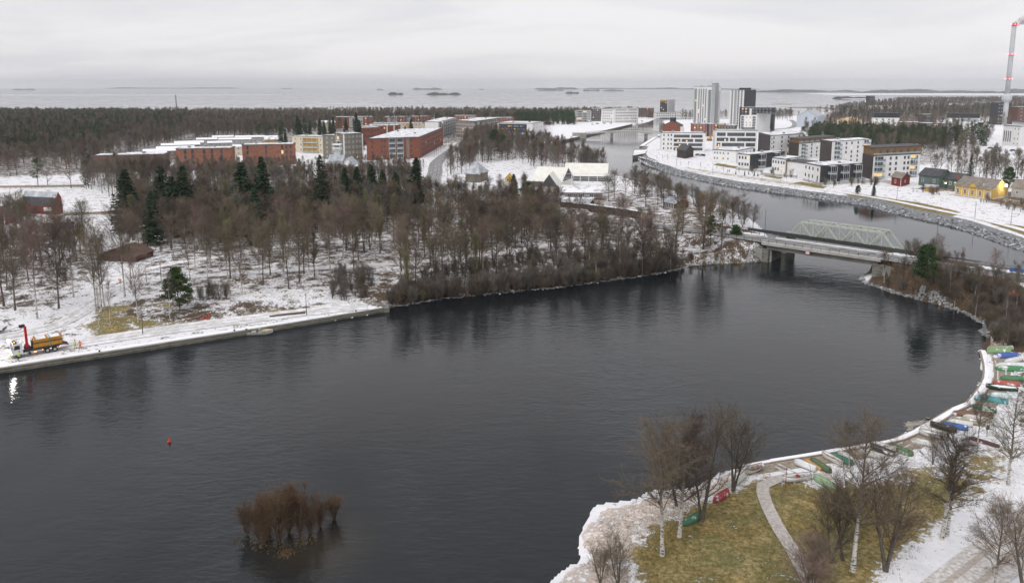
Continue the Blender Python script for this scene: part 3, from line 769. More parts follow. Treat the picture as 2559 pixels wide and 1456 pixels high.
# far concrete bridge over the river mouth
F0, F1 = at(1462, 330, 6.0), at(1665, 331, 6.0)
fd = F1 - F0; fl = fd.length; fa = math.atan2(fd.y, fd.x)
fb = thing('far_bridge', 'slender grey concrete bridge with haunched piers across the river mouth', 'bridge', (F0.x, F0.y, 0), fa)
d_ = MB(); N = 26
for i in range(N):
    t0, t1 = i / N, (i + 1) / N
    def zz(t): return 4.6 + 2.8 * math.sin(math.pi * t)
    def dep(t): return 1.1 + 1.7 * max(0, 1 - min(abs(t - 0.33), abs(t - 0.75)) / 0.10) ** 1.6
    vs = []
    for t in (t0, t1):
        vs += [(t * fl, -5, zz(t)), (t * fl, 5, zz(t)), (t * fl, 5, zz(t) - dep(t)), (t * fl, -5, zz(t) - dep(t))]
    d_.hull(vs, [(0, 1, 2, 3)[::-1], (4, 5, 6, 7), (0, 4, 5, 1)[::-1], (3, 2, 6, 7)[::-1], (0, 3, 7, 4)[::-1], (1, 5, 6, 2)[::-1]])
d_.build('deck', M_CONCL, fb)
for t in (0.33, 0.75): MB().box((t * fl, 0, 2.0), (2.6, 7.5, 7.0)).build('pier', M_BCONC, fb)
for y in (-5, 5):
    r = MB()
    for i in range(N):
        r.bar((i / N * fl, y, zz(i / N) + 1.0), ((i + 1) / N * fl, y, zz((i + 1) / N) + 1.0), 0.15, 0.2)
    r.build('railing', M_RAIL, fb)
MB().box((-6, 0, 2.5), (14, 11, 5.0)).build('abutment', M_BCONC, fb)
MB().box((fl + 4, 0, 2.5), (10, 11, 5.0)).build('abutment', M_BCONC, fb)

# river quay on the far left bank and the small viewing pier
for nm, lab, P, w, z in (('river_quay', 'pale concrete river quay below the snowy bank near the far bridge', [(1384, 366), (1412, 354), (1464, 341.5), (1520, 327.5), (1579, 313.5)], 5, 1.9),
                         ('embankment_wall', 'snow topped concrete wall on the town side below the far bridge', [(1599, 371), (1618, 358), (1649, 339.5)], 3, 2.0)):
    L = resample(np.array([at(u, v, 0.0)[:] for u, v in P]), 15); o = thing(nm, lab, 'quay wall', tuple(L[0])); qo = o.location
    sgn = 1 if nm == 'river_quay' else -1
    for k in range(len(L) - 1):
        a, c = off_line(L, -0.5 * sgn), off_line(L, w * sgn)
        q = [a[k], a[k + 1], c[k + 1], c[k]]
        if sgn < 0: q = q[::-1]
        MB().prism([(p[0] - qo.x, p[1] - qo.y) for p in q], -1, z).build('wall_section', M_CONC, o)
        MB().prism([(p[0] - qo.x, p[1] - qo.y) for p in q], z + 0.003, z + 0.1).build('snow_cover', M_SNOW, o)
pp = [at(u, v, 0) for u, v in [(1580, 398), (1612, 392), (1616, 383), (1584, 384)]]
pr = thing('viewing_pier', 'small concrete viewing pier with railing at the tip of the stone bank', 'pier', tuple(pp[0])); o0 = pp[0]
MB().prism([(p.x - o0.x, p.y - o0.y) for p in pp], -1, 2.6).build('body', M_CONC, pr)
MB().prism([((p.x - o0.x) * 0.98 + 0.2, (p.y - o0.y) * 0.98 + 0.2) for p in pp], 2.603, 2.7).build('snow_cover', M_SNOW, pr)
for i in range(4):
    a, c = pp[i] - o0, pp[(i + 1) % 4] - o0
    if i in (0, 3, 2): MB().bar((a.x, a.y, 3.7), (c.x, c.y, 3.7), 0.12, 0.12).build('railing', M_DARKST, pr)
    MB().bar((a.x, a.y, 2.6), (a.x, a.y, 3.7), 0.14, 0.14).build('rail_post', M_DARKST, pr)

# ------------------------------------------------------------------ islands and far coasts
M_FARWOOD = mat('far_woodland', (0.035, 0.040, 0.035), 0.95, (0.085, 0.070, 0.065), scale=0.02, detail=6, bump=0.8, bscale=0.05)
def island(u0, u1, vb, vt, seed):
    """low wooded island: rocky foot and an uneven crown of trees"""
    a, c = at(u0, vb, 0.0), at(u1, vb, 0.0); d = c - a; L = d.length
    rg = np.random.default_rng(seed); n = max(24, min(120, int((u1 - u0) * 1.2))); m = 6
    hmax = top_z(a, vt); wid = max(L * 0.22, hmax * 4)
    V = []; ph = rg.uniform(0, 6, 6)
    for i in range(n + 1):
        t = i / n
        env = min(1, (math.sin(math.pi * t) * 3.0)) * (0.72 + 0.2 * math.sin(t * 9 + ph[0]) + 0.12 * math.sin(t * 23 + ph[1])) + rg.uniform(-0.07, 0.07)
        for j in range(m + 1):
            s = j / m
            z = hmax * max(0.02, env) * min(1, math.sin(math.pi * s) * 1.7) * rg.uniform(0.88, 1.05) if 0 < j < m else -0.4
            w_ = wid * (0.35 + 0.65 * math.sin(math.pi * min(max(t, .02), .98)))
            V.append((a.x + d.x * t - L / 2 * 0, a.y + d.y * t + (s) * w_, z))
    F = []
    for i in range(n):
        for j in range(m):
            k = i * (m + 1) + j; F.append((k, k + m + 1, k + m + 2, k + 1))
    me = bpy.data.meshes.new('wooded_island'); me.from_pydata(V, [], F); me.materials.append(M_FARWOOD); me.update()
    link('wooded_island', me, kind='structure')
for k, t in enumerate([(967, 1007, 237, 230.5), (1062, 1152, 237.2, 231), (1028, 1106, 224.6, 219.5), (1332, 1452, 223.5, 218.5), (1412, 1447, 234.2, 229), (1340, 1410, 227, 222.5), (1455, 1500, 227.5, 223.8),
                       (1505, 1560, 228, 224), (940, 958, 225.5, 222.5), (1196, 1210, 225, 222.6), (700, 730, 222.5, 220.2), (30, 88, 225.5, 222.0), (250, 600, 221.6, 219.2), (1450, 1720, 222.8, 219.6),
                       (1880, 2160, 230.5, 224.0), (2140, 2520, 233.0, 223.6), (2500, 3000, 234.0, 223.2), (1700, 1900, 224, 220.5), (2080, 2190, 246.8, 241), ]):
    island(*t, 100 + k)
def spit(pts, z=0.8):
    P = [at(u, v, 0) for u, v in pts]
    MB().prism([(p.x, p.y) for p in P], -0.5, z).build('sand_spit', mat('reed_spit', (0.22, 0.15, 0.09), 0.9, (0.35, 0.27, 0.18), scale=0.05), kind='structure')
spit([(1968, 269.0), (2040, 270.5), (2090, 274), (2090, 270), (2040, 267.8)])
spit([(1928, 261.0), (1978, 261.4), (1978, 260.6), (1928, 260.2)], 0.5)

# ------------------------------------------------------------------ building kit
def wallmat(name, c, c2=None, sc=0.5, **k): return mat(name, c, 0.85, c2 or tuple(x * 0.82 for x in c), scale=sc, detail=6, **k)
W_WHITE = wallmat('white_render', (0.78, 0.78, 0.77), (0.70, 0.70, 0.69))
W_CREAM = wallmat('cream_render', (0.62, 0.56, 0.42), (0.54, 0.48, 0.36))
W_BRICK = wallmat('red_brick', (0.26, 0.088, 0.052), (0.18, 0.065, 0.042), 0.7)
W_BRICK2 = wallmat('orange_brick', (0.285, 0.120, 0.072), (0.20, 0.085, 0.055), 0.6)
W_BROWN = wallmat('brown_brick', (0.16, 0.075, 0.05), (0.11, 0.055, 0.04), 0.7)
W_DARK = wallmat('dark_brick', (0.040, 0.032, 0.030), (0.065, 0.052, 0.048), 0.7)
W_BLACK = wallmat('charcoal_cladding', (0.025, 0.027, 0.032), (0.045, 0.047, 0.053), 0.5)
W_OLIVE = wallmat('olive_grey_render', (0.19, 0.175, 0.14), (0.15, 0.14, 0.115))
W_GREY = wallmat('pale_grey_panel', (0.42, 0.43, 0.43), (0.34, 0.35, 0.35))
W_TAUPE = wallmat('taupe_brick', (0.25, 0.185, 0.145), (0.18, 0.135, 0.11), 0.6)
W_YELLOW = wallmat('yellow_boards', (0.62, 0.40, 0.08), (0.54, 0.34, 0.07), 0.9)
W_OCHRE = wallmat('ochre_panel', (0.55, 0.33, 0.07), (0.45, 0.27, 0.06))
W_RED = wallmat('falu_red_boards', (0.22, 0.028, 0.022), (0.15, 0.022, 0.018), 0.9)
W_GREEN = wallmat('green_boards', (0.12, 0.17, 0.15), (0.09, 0.135, 0.12), 0.9)
W_LOG = wallmat('tarred_logs', (0.035, 0.026, 0.020), (0.075, 0.055, 0.042), 1.2, stretch=(1, 1, 5))
W_WOODY = wallmat('warm_wood_cladding', (0.24, 0.135, 0.06), (0.17, 0.10, 0.05), 0.9)
W_MANSION = wallmat('pale_grey_boards', (0.60, 0.63, 0.62), (0.52, 0.55, 0.54))
M_ROOFD = mat('dark_roofing', (0.04, 0.042, 0.046), 0.7, (0.075, 0.077, 0.08), scale=0.6)
M_ROOFG = mat('grey_sheet_roof', (0.26, 0.28, 0.31), 0.5, (0.50, 0.52, 0.56), scale=0.4, detail=5)
M_ROOFB = mat('brown_felt_roof', (0.17, 0.145, 0.125), 0.85, (0.26, 0.23, 0.20), scale=0.5, detail=5)
M_ROOFS = mat('patchy_snow_roof', (0.30, 0.32, 0.35), 0.75, (0.80, 0.81, 0.84), scale=0.30, detail=5, contrast=(0.36, 0.52))
M_GLASS = mat('window_glass', (0.045, 0.055, 0.065), 0.12, (0.10, 0.115, 0.13), scale=0.4, spec=0.8)
M_GLASSB = mat('balcony_glass', (0.20, 0.26, 0.28), 0.15, (0.30, 0.36, 0.38), scale=0.5, spec=0.8)
M_LIT = mat('lit_window', (0.5, 0.35, 0.15), 0.4, emit=(1.0, 0.62, 0.22), estr=0.7)
M_FRAME = mat('white_window_frame', (0.68, 0.68, 0.67), 0.6)
M_FRAMED = mat('dark_window_frame', (0.06, 0.06, 0.065), 0.5)
M_METAL = mat('zinc', (0.30, 0.31, 0.32), 0.45, metal=0.5)

WCACHE = {}
def win_mesh(w, h, style):
    """window: frame bars standing proud of the wall round a recessed pane"""
    key = (round(w, 2), round(h, 2), style)
    if key in WCACHE: return WCACHE[key]
    b = MB(); t = min(0.12, w * 0.12)
    fr = M_FRAMED if style in ('dark', 'ribbon') else M_FRAME
    gl = M_LIT if style == 'lit' else M_GLASS
    b.face([(-w / 2, -0.03, 0), (w / 2, -0.03, 0), (w / 2, -0.03, h), (-w / 2, -0.03, h)], 1)
    b.box((-w / 2 + t / 2, -0.05, h / 2), (t, 0.1, h)); b.box((w / 2 - t / 2, -0.05, h / 2), (t, 0.1, h))
    b.box((0, -0.05, t / 2), (w - 2 * t, 0.1, t)); b.box((0, -0.05, h - t / 2), (w - 2 * t, 0.1, t))
    if style == 'ribbon':
        k = max(2, int(w / 1.6))
        for i in range(1, k): b.box((-w / 2 + i * w / k, -0.04, h / 2), (0.07, 0.06, h - 2 * t))
    elif w > 1.0: b.box((0, -0.04, h / 2), (0.07, 0.06, h - 2 * t))
    WCACHE[key] = b.mesh('window', [fr, gl])
    return WCACHE[key]

def balc_mesh(w, h, d, style):
    """one storey of glazed balcony: slab, corner posts, glass on three sides"""
    key = ('balc', round(w, 2), round(h, 2), round(d, 2), style)
    if key in WCACHE: return WCACHE[key]
    b = MB()
    b.box((0, -d / 2, 0.1), (w, d, 0.2), 0, 0)
    b.box((0, -d / 2, h - 0.08), (w * 0.98, d * 0.98, 0.1), 0, 0)
    for x in (-w / 2 + 0.06, w / 2 - 0.06): b.box((x, -d + 0.06, h / 2), (0.12, 0.12, h - 0.3), 0, 0)
    g = 1 if style != 'lit' else 2
    b.box((0, -d + 0.05, 0.72), (w - 0.3, 0.04, 1.0), 0, 1)
    for x in (-w / 2 + 0.06, w / 2 - 0.06): b.box((x, -d / 2, 0.72), (0.04, d - 0.25, 1.0), 0, 1)
    b.box((0, -0.04, h / 2), (w - 0.2, 0.06, h - 0.4), 0, g if style == 'lit' else 3)
    if style == 'glazed' or style == 'lit':
        for i in range(1, 3): b.box((-w / 2 + i * w / 3, -d + 0.05, h / 2 + 0.45), (0.06, 0.06, h - 1.5), 0, 0)
    WCACHE[key] = b.mesh('balcony', [M_FRAME, M_GLASSB, M_LIT, M_GLASS if style != 'ochre' else W_OCHRE])
    return WCACHE[key]

class Bld:
    """a building on a four-cornered footprint; side a runs P0->P1, side b runs P1->P2, both seen from the river"""
    def __init__(s, name, label, cat, P0, P1, P2, top, wall, group=None, base=None, roof='flat', roofmat=None, z=2.2):
        p0, p1 = at(*P0, z), at(*P1, z)
        if isinstance(P2, tuple): p2 = at(*P2, z)
        else:
            d = (p1 - p0).normalized(); p2 = p1 + Vector((-d.y, d.x, 0)) * P2
        p3 = p0 + (p2 - p1)
        s.h = (top_z(p1, top) - z) if top > 40 else float(top)
        s.o = thing(name, label, cat, (p1.x, p1.y, z), 0, group)
        s.c = [Vector((p.x - p1.x, p.y - p1.y, 0)) for p in (p0, p1, p2, p3)]
        s.wall = wall; s.z = z
        MB().prism([(c.x, c.y) for c in s.c], -1.2, s.h).build('wall', wall, s.o)
        if base: s.band(-1.0, base[0], base[1], 0.06, 'plinth')
        s.roof(roof, roofmat)

    def band(s, z0, z1, m, out=0.08, name='band'):
        ctr = sum(s.c, Vector((0, 0, 0))) / 4
        b = MB(); b.prism([((c + (c - ctr).normalized() * out * 1.4).x, (c + (c - ctr).normalized() * out * 1.4).y) for c in s.c], z0, z1)
        return b.build(name, m, s.o)

    def roof(s, kind, m):
        ctr = sum(s.c, Vector((0, 0, 0))) / 4
        def ring(k): return [(ctr + (c - ctr) * k) for c in s.c]
        if kind == 'flat':
            b = MB(); q = [ctr + (c - ctr) * 1 + (c - ctr).normalized() * 0.35 for c in s.c]
            b.prism([(c.x, c.y) for c in q], s.h + 0.002, s.h + 0.34)
            r = b.build('roof', m or M_ROOFD, s.o)
            q = ring(0.94)
            MB().prism([(c.x, c.y) for c in q], s.h + 0.343, s.h + 0.42).build('snow_cover', M_ROOFS, r)
            L = (s.c[1] - s.c[0]).length
            for k in range(max(1, int(L / 14))):
                t = (k + 0.3 + 0.4 * random.random()) / max(1, int(L / 14)); u = 0.3 + 0.4 * random.random()
                p = s.c[0].lerp(s.c[1], t).lerp(s.c[3].lerp(s.c[2], t), u)
                MB().box((p.x, p.y, s.h + 0.9), (random.uniform(0.9, 2.4), random.uniform(0.9, 1.8), random.uniform(0.8, 1.4)), random.random()).build('roof_vent', M_METAL, r)
        elif kind[:5] == 'gable':           # ridge along side a or side b
            axis, rise = kind[5], float(kind[6:])
            c = s.c; e = 0.5
            if axis == 'a': q = [c[0], c[1], c[2], c[3]]
            else: q = [c[1], c[2], c[3], c[0]]
            al = (q[1] - q[0]).normalized(); ac = (q[3] - q[0]).normalized()
            q0, q1 = q[0] - al * e - ac * e, q[1] + al * e - ac * e
            q3, q2 = q[3] - al * e + ac * e, q[2] + al * e + ac * e
            r0, r1 = (q0 + q3) / 2, (q1 + q2) / 2
            dz = rise * e / ((q[3] - q[0]).length / 2)
            z0, z1, t = s.h - dz, s.h + rise, 0.16
            P = lambda v, z: (v.x, v.y, z)
            b = MB()
            b.hull([P(q0, z0), P(q1, z0), P(r1, z1), P(r0, z1), P(q0, z0 + t), P(q1, z0 + t), P(r1, z1 + t), P(r0, z1 + t)], [(3, 2, 1, 0), (4, 5, 6, 7), (0, 1, 5, 4), (1, 2, 6, 5), (3, 0, 4, 7)])
            b.hull([P(q2, z0), P(q3, z0), P(r0, z1), P(r1, z1), P(q2, z0 + t), P(q3, z0 + t), P(r0, z1 + t), P(r1, z1 + t)], [(3, 2, 1, 0), (4, 5, 6, 7), (0, 1, 5, 4), (1, 2, 6, 5), (3, 0, 4, 7)])
            b.build('roof', m or M_ROOFS, s.o)
            g = MB(); a0, a1 = (q[0] + q[3]) / 2, (q[1] + q[2]) / 2
            g.face([P(q[3], s.h), P(q[0], s.h), P(a0, s.h + rise)]); g.face([P(q[1], s.h), P(q[2], s.h), P(a1, s.h + rise)])
            g.build('gable', s.wall, s.o)
        elif kind[:4] == 'shed':            # single slope, high along side a or low
            rise = float(kind[4:]); c = s.c
            v = [(p.x, p.y, s.h + (rise if i in (0, 3) else 0.05)) for i, p in enumerate(c)]
            b = MB(); b.hull([(p.x, p.y, s.h + 0.002) for p in c] + v, [(0, 1, 5, 4), (1, 2, 6, 5), (2, 3, 7, 6), (3, 0, 4, 7), (4, 5, 6, 7)])
            b.build('roof', m or M_ROOFD, s.o)

    def place(s, side, t, z, me, name, out=0.0):
        A, B = (s.c[0], s.c[1]) if side == 'a' else (s.c[1], s.c[2])
        d = B - A; ang = math.atan2(d.y, d.x); n = Vector((d.y, -d.x, 0)).normalized()
        p = A + d * t + n * out
        return link(name, me, s.o, (p.x, p.y, z), ang)

    def length(s, side): return ((s.c[1] - s.c[0]) if side == 'a' else (s.c[2] - s.c[1])).length

    def wins(s, side, cols, rows, w=1.3, h=1.5, t0=0.06, t1=0.94, style='std', lit=0.05, z0=None, z1=None, name='window'):
        """grid of windows; cols is a count or a list of positions along the side"""
        zb = 0.2 if z0 is None else z0; zt = s.h if z1 is None else z1
        hs = (zt - zb) / rows
        ts = cols if isinstance(cols, (list, tuple)) else [t0 + (t1 - t0) * (i + 0.5) / cols for i in range(cols)]
        for r in range(rows):
            for t in ts:
                st = 'lit' if random.random() < lit else style
                s.place(side, t, zb + r * hs + (hs - min(h, hs * 0.8)) * 0.5, win_mesh(w, min(h, hs * 0.8), st), name)
        return s

    def balcs(s, side, ts, rows, w=4.0, d=1.6, style='glazed', z0=0.2, z1=None, lit=0.04):
        zt = s.h if z1 is None else z1; hs = (zt - z0) / rows
        for r in range(rows):
            for t in ts: s.place(side, t, z0 + r * hs, balc_mesh(w, hs, d, 'lit' if random.random() < lit else style), 'balcony')
        return s

    def panel(s, side, t0, t1, z0, z1, m, name='facade_panel', out=0.05):
        """a differently clad part of the front, standing a little proud"""
        L = s.length(side); w = (t1 - t0) * L
        b = MB(); b.box((0, -out / 2, (z1 - z0) / 2), (w, out, z1 - z0))
        return s.place(side, (t0 + t1) / 2, z0, b.mesh(name, m), name)

    def block(s, a0, a1, b0, b1, z0, z1, m, name='upper_storey', roof=True):
        """box over part of the footprint, given in fractions along a and into the depth"""
        def q(a, b): return s.c[0].lerp(s.c[1], a).lerp(s.c[3].lerp(s.c[2], a), b)
        P = [q(a0, b0), q(a1, b0), q(a1, b1), q(a0, b1)]
        o = MB().prism([(p.x, p.y) for p in P], z0, z1).build(name, m, s.o)
        if roof:
            ctr = sum(P, Vector((0, 0, 0))) / 4
            MB().prism([((p + (p - ctr) * 0.05).x, (p + (p - ctr) * 0.05).y) for p in P], z1 + 0.002, z1 + 0.3).build('top_roof', M_ROOFD, o)
        return o

    def door(s, side, t, w=1.1, h=2.1, m=None):
        b = MB(); b.box((0, -0.04, h / 2), (w, 0.08, h)); return s.place(side, t, 0.0, b.mesh('door', m or M_FRAMED), 'door')

# ------------------------------------------------------------------ housing on the wooded left bank
B = Bld('brick_apartment_block', 'orange brick block with narrow dark window strips behind the tall pines', 'apartment block', (443, 428), (582, 425), 13.0, 371, W_BRICK2)
B.wins('a', [0.16, 0.29, 0.50, 0.64, 0.81], 4, 1.3, 2.4, style='dark', lit=0).door('a', 0.42)
B = Bld('brick_apartment_block', 'orange brick block with dark window strips beside the cream balcony house', 'apartment block', (607, 414), (738, 411), 13.0, 361, W_BRICK2)
B.wins('a', [0.1, 0.45, 0.76, 0.84, 0.92], 4, 1.2, 2.2, style='dark', lit=0.08).door('a', 0.6)
B = Bld('brick_apartment_block', 'long low brown brick block half hidden by bare trees at the wood edge', 'apartment block', (237, 433), (418, 428), 12.0, 386, W_BROWN)
B.wins('a', 12, 3, 1.3, 1.6, style='dark', lit=0)
rows_ = [((322, 412), (418, 408), 378.5, 'lowest white roofed row house beside the orange brick block'), ((360, 402), (443, 399), 371, 'second white roofed row house up from the brick block'),
         ((393, 394), (486, 391), 364, 'third white roofed row house up from the brick block'), ((405, 386), (500, 383), 356, 'fourth white roofed row house up from the brick block'),
         ((438, 379), (509, 377), 351, 'grey sided row house with a yellow gable end behind the brick block'), ((521, 379), (580, 377), 351, 'grey sided row house with yellow gable over the brick roof'),
         ((492, 361), (542, 360), 343, 'small grey row house with ochre gable at the wood edge, front row'), ((547, 361), (627, 360), 343, 'long grey row house with ochre gables, front row at the wood edge'),
         ((531, 352), (583, 351), 337, 'short ochre gabled row house in the rearmost row'), ((588, 352), (660, 351), 337, 'ochre gabled row house in the rearmost row beside the spruces'),
         ((663, 357), (702, 356), 337.5, 'small grey house with ochre end above the orange brick roof'), ((585, 390), (640, 388), 360, 'white gabled house with balcony posts between the two orange blocks')]
for k, (p0, p1, top, lab) in enumerate(rows_):
    B = Bld('row_house', lab, 'house', p0, p1, 6.5, top + 5, W_TAUPE if k < 4 else W_CREAM if k == 11 else W_GREY, group='snow roofed row houses', roof='gablea1.1', roofmat=M_SNOW)  # lowest four: darker walls stand in for the eaves' shade between roofs
    B.wins('a', 5 if k < 8 else 3, 2, 1.2, 1.2, lit=0.0)
    B.panel('b', 0.03, 0.97, 0, B.h, W_YELLOW if k < 6 else W_OCHRE, 'end_wall')
    B.wins('b', 2, 2, 1.0, 1.2, lit=0)
B = Bld('yellow_house', 'small ochre yellow house with snowy roof above the orange brick block', 'house', (662, 363), (701, 362), 9.0, 348, W_OCHRE, roof='gablea2', roofmat=M_ROOFS)
B.wins('a', 4, 2, 1.1, 1.2, lit=0)
B = Bld('cream_apartment_house', 'cream apartment house with ochre balcony recesses and white columns', 'apartment block', (731, 381), (812, 384), 13.0, 343, W_CREAM)
B.panel('a', 0.33, 0.80, 0.5, B.h - 0.8, W_OCHRE, 'balcony_recess'); B.balcs('a', [0.41, 0.565, 0.72], 3, 4.6, 1.2, 'ochre', 0.4, B.h - 0.9); B.wins('a', [0.1, 0.27, 0.88], 3, 1.2, 1.4, lit=0)
B = Bld('grey_apartment_block', 'olive grey apartment block with a lower wing and pale edge strips', 'apartment block', (808, 397), (860, 401), 13.0, 341, W_OLIVE)
B.wins('a', [0.2, 0.45], 5, 1.2, 1.4, lit=0.06); B.balcs('a', [0.8], 5, 4.0, 1.3)
B = Bld('grey_apartment_block', 'tall olive grey apartment block with slanted roof behind the white mansion', 'apartment block', (859, 402), (908, 399), 14.0, 334, W_OLIVE, roof='flat')
B.wins('a', [0.12, 0.3, 0.5, 0.7, 0.86], 5, 1.1, 1.3, lit=0.04); B.panel('a', 0.0, 0.06, 0, B.h, W_WHITE, 'edge_strip', 0.3); B.panel('a', 0.95, 1.0, 0, B.h, W_WHITE, 'edge_strip', 0.3)
B = Bld('brick_corner_block', 'large red brick corner block with dark balconies along the curving snowy road', 'apartment block', (917, 402), (1049, 396), (1107, 362), 344, W_BRICK)
B.balcs('a', [0.47, 0.62], 4, 4.6, 0.5, 'open'); B.wins('a', [0.1, 0.28, 0.34, 0.78, 0.84], 4, 1.2, 1.4, style='dark', lit=0.05); B.panel('a', 0.74, 0.80, 0, B.h, W_TAUPE, 'pale_bay', 0.2)
B.wins('b', 18, 4, 1.3, 1.5, style='dark', lit=0.03)
B = Bld('brick_row_block', 'red brick row block with white pilasters behind the large corner block', 'apartment block', (912, 350), (1001, 346), 12.0, 313.5, W_BRICK)
B.wins('a', 10, 3, 1.3, 1.5, style='dark', lit=0.06); B.panel('a', 0.60, 0.63, 0, B.h, W_WHITE, 'pilaster', 0.2); B.panel('a', 0.80, 0.83, 0, B.h, W_WHITE, 'pilaster', 0.2)
B = Bld('brick_row_block', 'red brick row block with a white chimney and snowy low wing beside pines', 'apartment block', (905, 362), (953, 360), 12.0, 319, W_BRICK)
B.wins('a', 5, 3, 1.3, 1.5, style='dark', lit=0)
B.block(0.55, 0.62, 0.3, 0.5, B.h, B.h + 3, W_WHITE, 'chimney', False)
B = Bld('brick_apartment_block', 'far red brick block with glass balconies rising behind dark spruces', 'apartment block', (838, 321), (934, 320), 14.0, 292.5, W_BRICK)
B.wins('a', 9, 4, 1.4, 1.5, lit=0.05); B.panel('a', 0.36, 0.72, 0.5, B.h - 0.6, W_GREY, 'balcony_bay', 0.3)
B = Bld('brick_apartment_block', 'far long red brick block with snowy roof in front of the far woods', 'apartment block', (961, 315), (1078, 313), 14.0, 291.5, W_BRICK)
B.wins('a', 14, 4, 1.4, 1.5, lit=0.03); B.panel('a', 0.06, 0.26, 0.4, B.h - 0.5, W_GREY, 'balcony_bay', 0.3); B.panel('a', 0.48, 0.56, 0.4, B.h - 0.5, W_GREY, 'balcony_bay', 0.3)
B = Bld('cream_house', 'cream low apartment row with ochre accents between the red brick blocks', 'apartment block', (930, 334), (1060, 333), 12.0, 308, W_CREAM)
B.wins('a', 14, 3, 1.3, 1.4, lit=0.03); B.panel('a', 0.66, 0.70, 0, B.h, W_OCHRE, 'accent_strip', 0.2); B.panel('a', 0.46, 0.49, 0, B.h, W_WHITE, 'accent_strip', 0.2)
B = Bld('pale_house', 'small pale house with snowy roof among the dark spruces', 'house', (792, 325), (838, 324), 10.0, 306, W_CREAM, roof='gablea2', roofmat=M_SNOW)
B.wins('a', 4, 2, 1.2, 1.2, lit=0.1)
B = Bld('pale_house', 'tiny pale house among spruces left of the far brick block', 'house', (748, 325), (770, 325), 9.0, 312, W_CREAM, roof='gablea2', roofmat=M_SNOW)
B.wins('a', 2, 1, 1.2, 1.2, lit=0)
B = Bld('white_apartment_block', 'pale grey block with a white gable and balcony front along the avenue', 'apartment block', (1062, 345), (1096, 347), (1140, 330), 306, W_GREY)
B.panel('a', 0, 1, B.h * 0.55, B.h, W_WHITE, 'white_gable', 0.15); B.wins('a', 3, 2, 2.0, 1.4, style='dark', lit=0); B.balcs('b', [0.1 + 0.1 * i for i in range(9)], 5, 5.0, 1.4, lit=0.02)
B = Bld('striped_apartment_block', 'taupe brick block with pale concrete bands at the end of the avenue', 'apartment block', (1140, 342), (1186, 345), (1246, 333), 304, W_TAUPE)
for f in (0.2, 0.4, 0.6, 0.8): B.band(B.h * f - 0.45, B.h * f + 0.45, W_GREY, 0.1, 'concrete_band')
B.wins('a', 7, 5, 1.5, 1.4, lit=0.05); B.wins('b', 10, 5, 1.5, 1.4, lit=0.05); B.panel('b', 0.08, 0.24, 1, B.h - 1, W_GREY, 'stair_bay', 0.4)
B = Bld('brick_apartment_block', 'orange brick block topped with snow far behind the striped block', 'apartment block', (1135, 322), (1190, 322), 14.0, 290, W_BRICK2)
B.wins('a', 7, 5, 1.4, 1.4, lit=0.05)
B = Bld('brick_apartment_block', 'long far brick block with bluish roof above the striped block', 'apartment block', (1168, 327), (1285, 326), 14.0, 295, W_BRICK2)
B.wins('a', 14, 5, 1.4, 1.4, lit=0.04); B.panel('a', 0.1, 0.3, B.h - 5, B.h - 0.4, W_GREY, 'balcony_bay', 0.3)
B = Bld('colourful_apartment_block', 'white apartment block with blue and yellow balcony panels near the river', 'apartment block', (1243, 339), (1330, 341), (1357, 335), 309, W_WHITE)
MB_BLUE = mat('blue_panel', (0.03, 0.08, 0.32), 0.6, (0.04, 0.10, 0.38)); M_YEL = mat('yellow_panel', (0.70, 0.48, 0.03), 0.6, (0.62, 0.42, 0.03))
B.panel('a', 0.03, 0.84, 0.6, B.h - 0.8, W_DARK, 'balcony_recess', 0.1)
for r in range(4):
    for c in range(9):
        hs = (B.h - 1.4) / 4
        B.panel('a', 0.04 + c * 0.088, 0.04 + c * 0.088 + random.choice([0.04, 0.07]), 0.7 + r * hs, 0.7 + r * hs + 1.2, random.choice([MB_BLUE, MB_BLUE, M_YEL, M_GLASSB, M_GLASSB]), 'balcony_panel', 0.9)
B.panel('a', 0.84, 1, 0, B.h, W_WHITE, 'corner_wall', 0.15); B.wins('a', [0.88, 0.95], 4, 1.3, 1.4, lit=0.2); B.wins('b', 4, 4, 1.4, 1.4, lit=0.05)
B = Bld('snowy_shed', 'low white roofed shed below the colourful balcony block', 'shed', (1282, 352), (1330, 351), 10.0, 337, W_GREY, roof='gablea1.5', roofmat=M_SNOW)
B = Bld('kiosk', 'small dark kiosk on the snow field beside the river', 'kiosk', (1361, 342), (1373, 342), 4.0, 333, W_OLIVE)
B = Bld('brick_kiosk', 'tiny red brown shed on the snow beyond the colourful block', 'shed', (1361, 312), (1378, 312), 6.0, 305.5, W_BROWN)

# villa with a lantern tower
B = Bld('white_mansion', 'white wooden mansion with a lantern tower and flagpole among the spruces', 'house', (822, 436), (856, 436), 11.0, 402, W_MANSION, roof='gablea3.0', roofmat=M_ROOFG)
B.wins('a', 3, 2, 1.1, 1.7); B.door('a', 0.5)
tz = B.h; cx, cy = (B.c[0].x + B.c[2].x) / 2, (B.c[0].y + B.c[2].y) / 2
MB().box((cx, cy, tz + 2.6), (3.2, 3.2, 5.6)).build('tower', W_MANSION, B.o)
MB().box((cx, cy, tz + 5.6), (4.6, 4.6, 0.35)).build('tower_gallery', M_FRAME, B.o)
for sx in (-1, 1):
    for sy in (-1, 1): MB().box((cx + sx * 1.7, cy + sy * 1.7, tz + 7.2), (0.35, 0.35, 2.8)).build('tower_post', M_FRAME, B.o)
MB().box((cx, cy, tz + 7.0), (2.2, 2.2, 2.4)).build('lantern_room', M_GLASSB, B.o)
MB().box((cx, cy, tz + 8.75), (4.8, 4.8, 0.4)).build('tower_roof', M_SNOW, B.o)
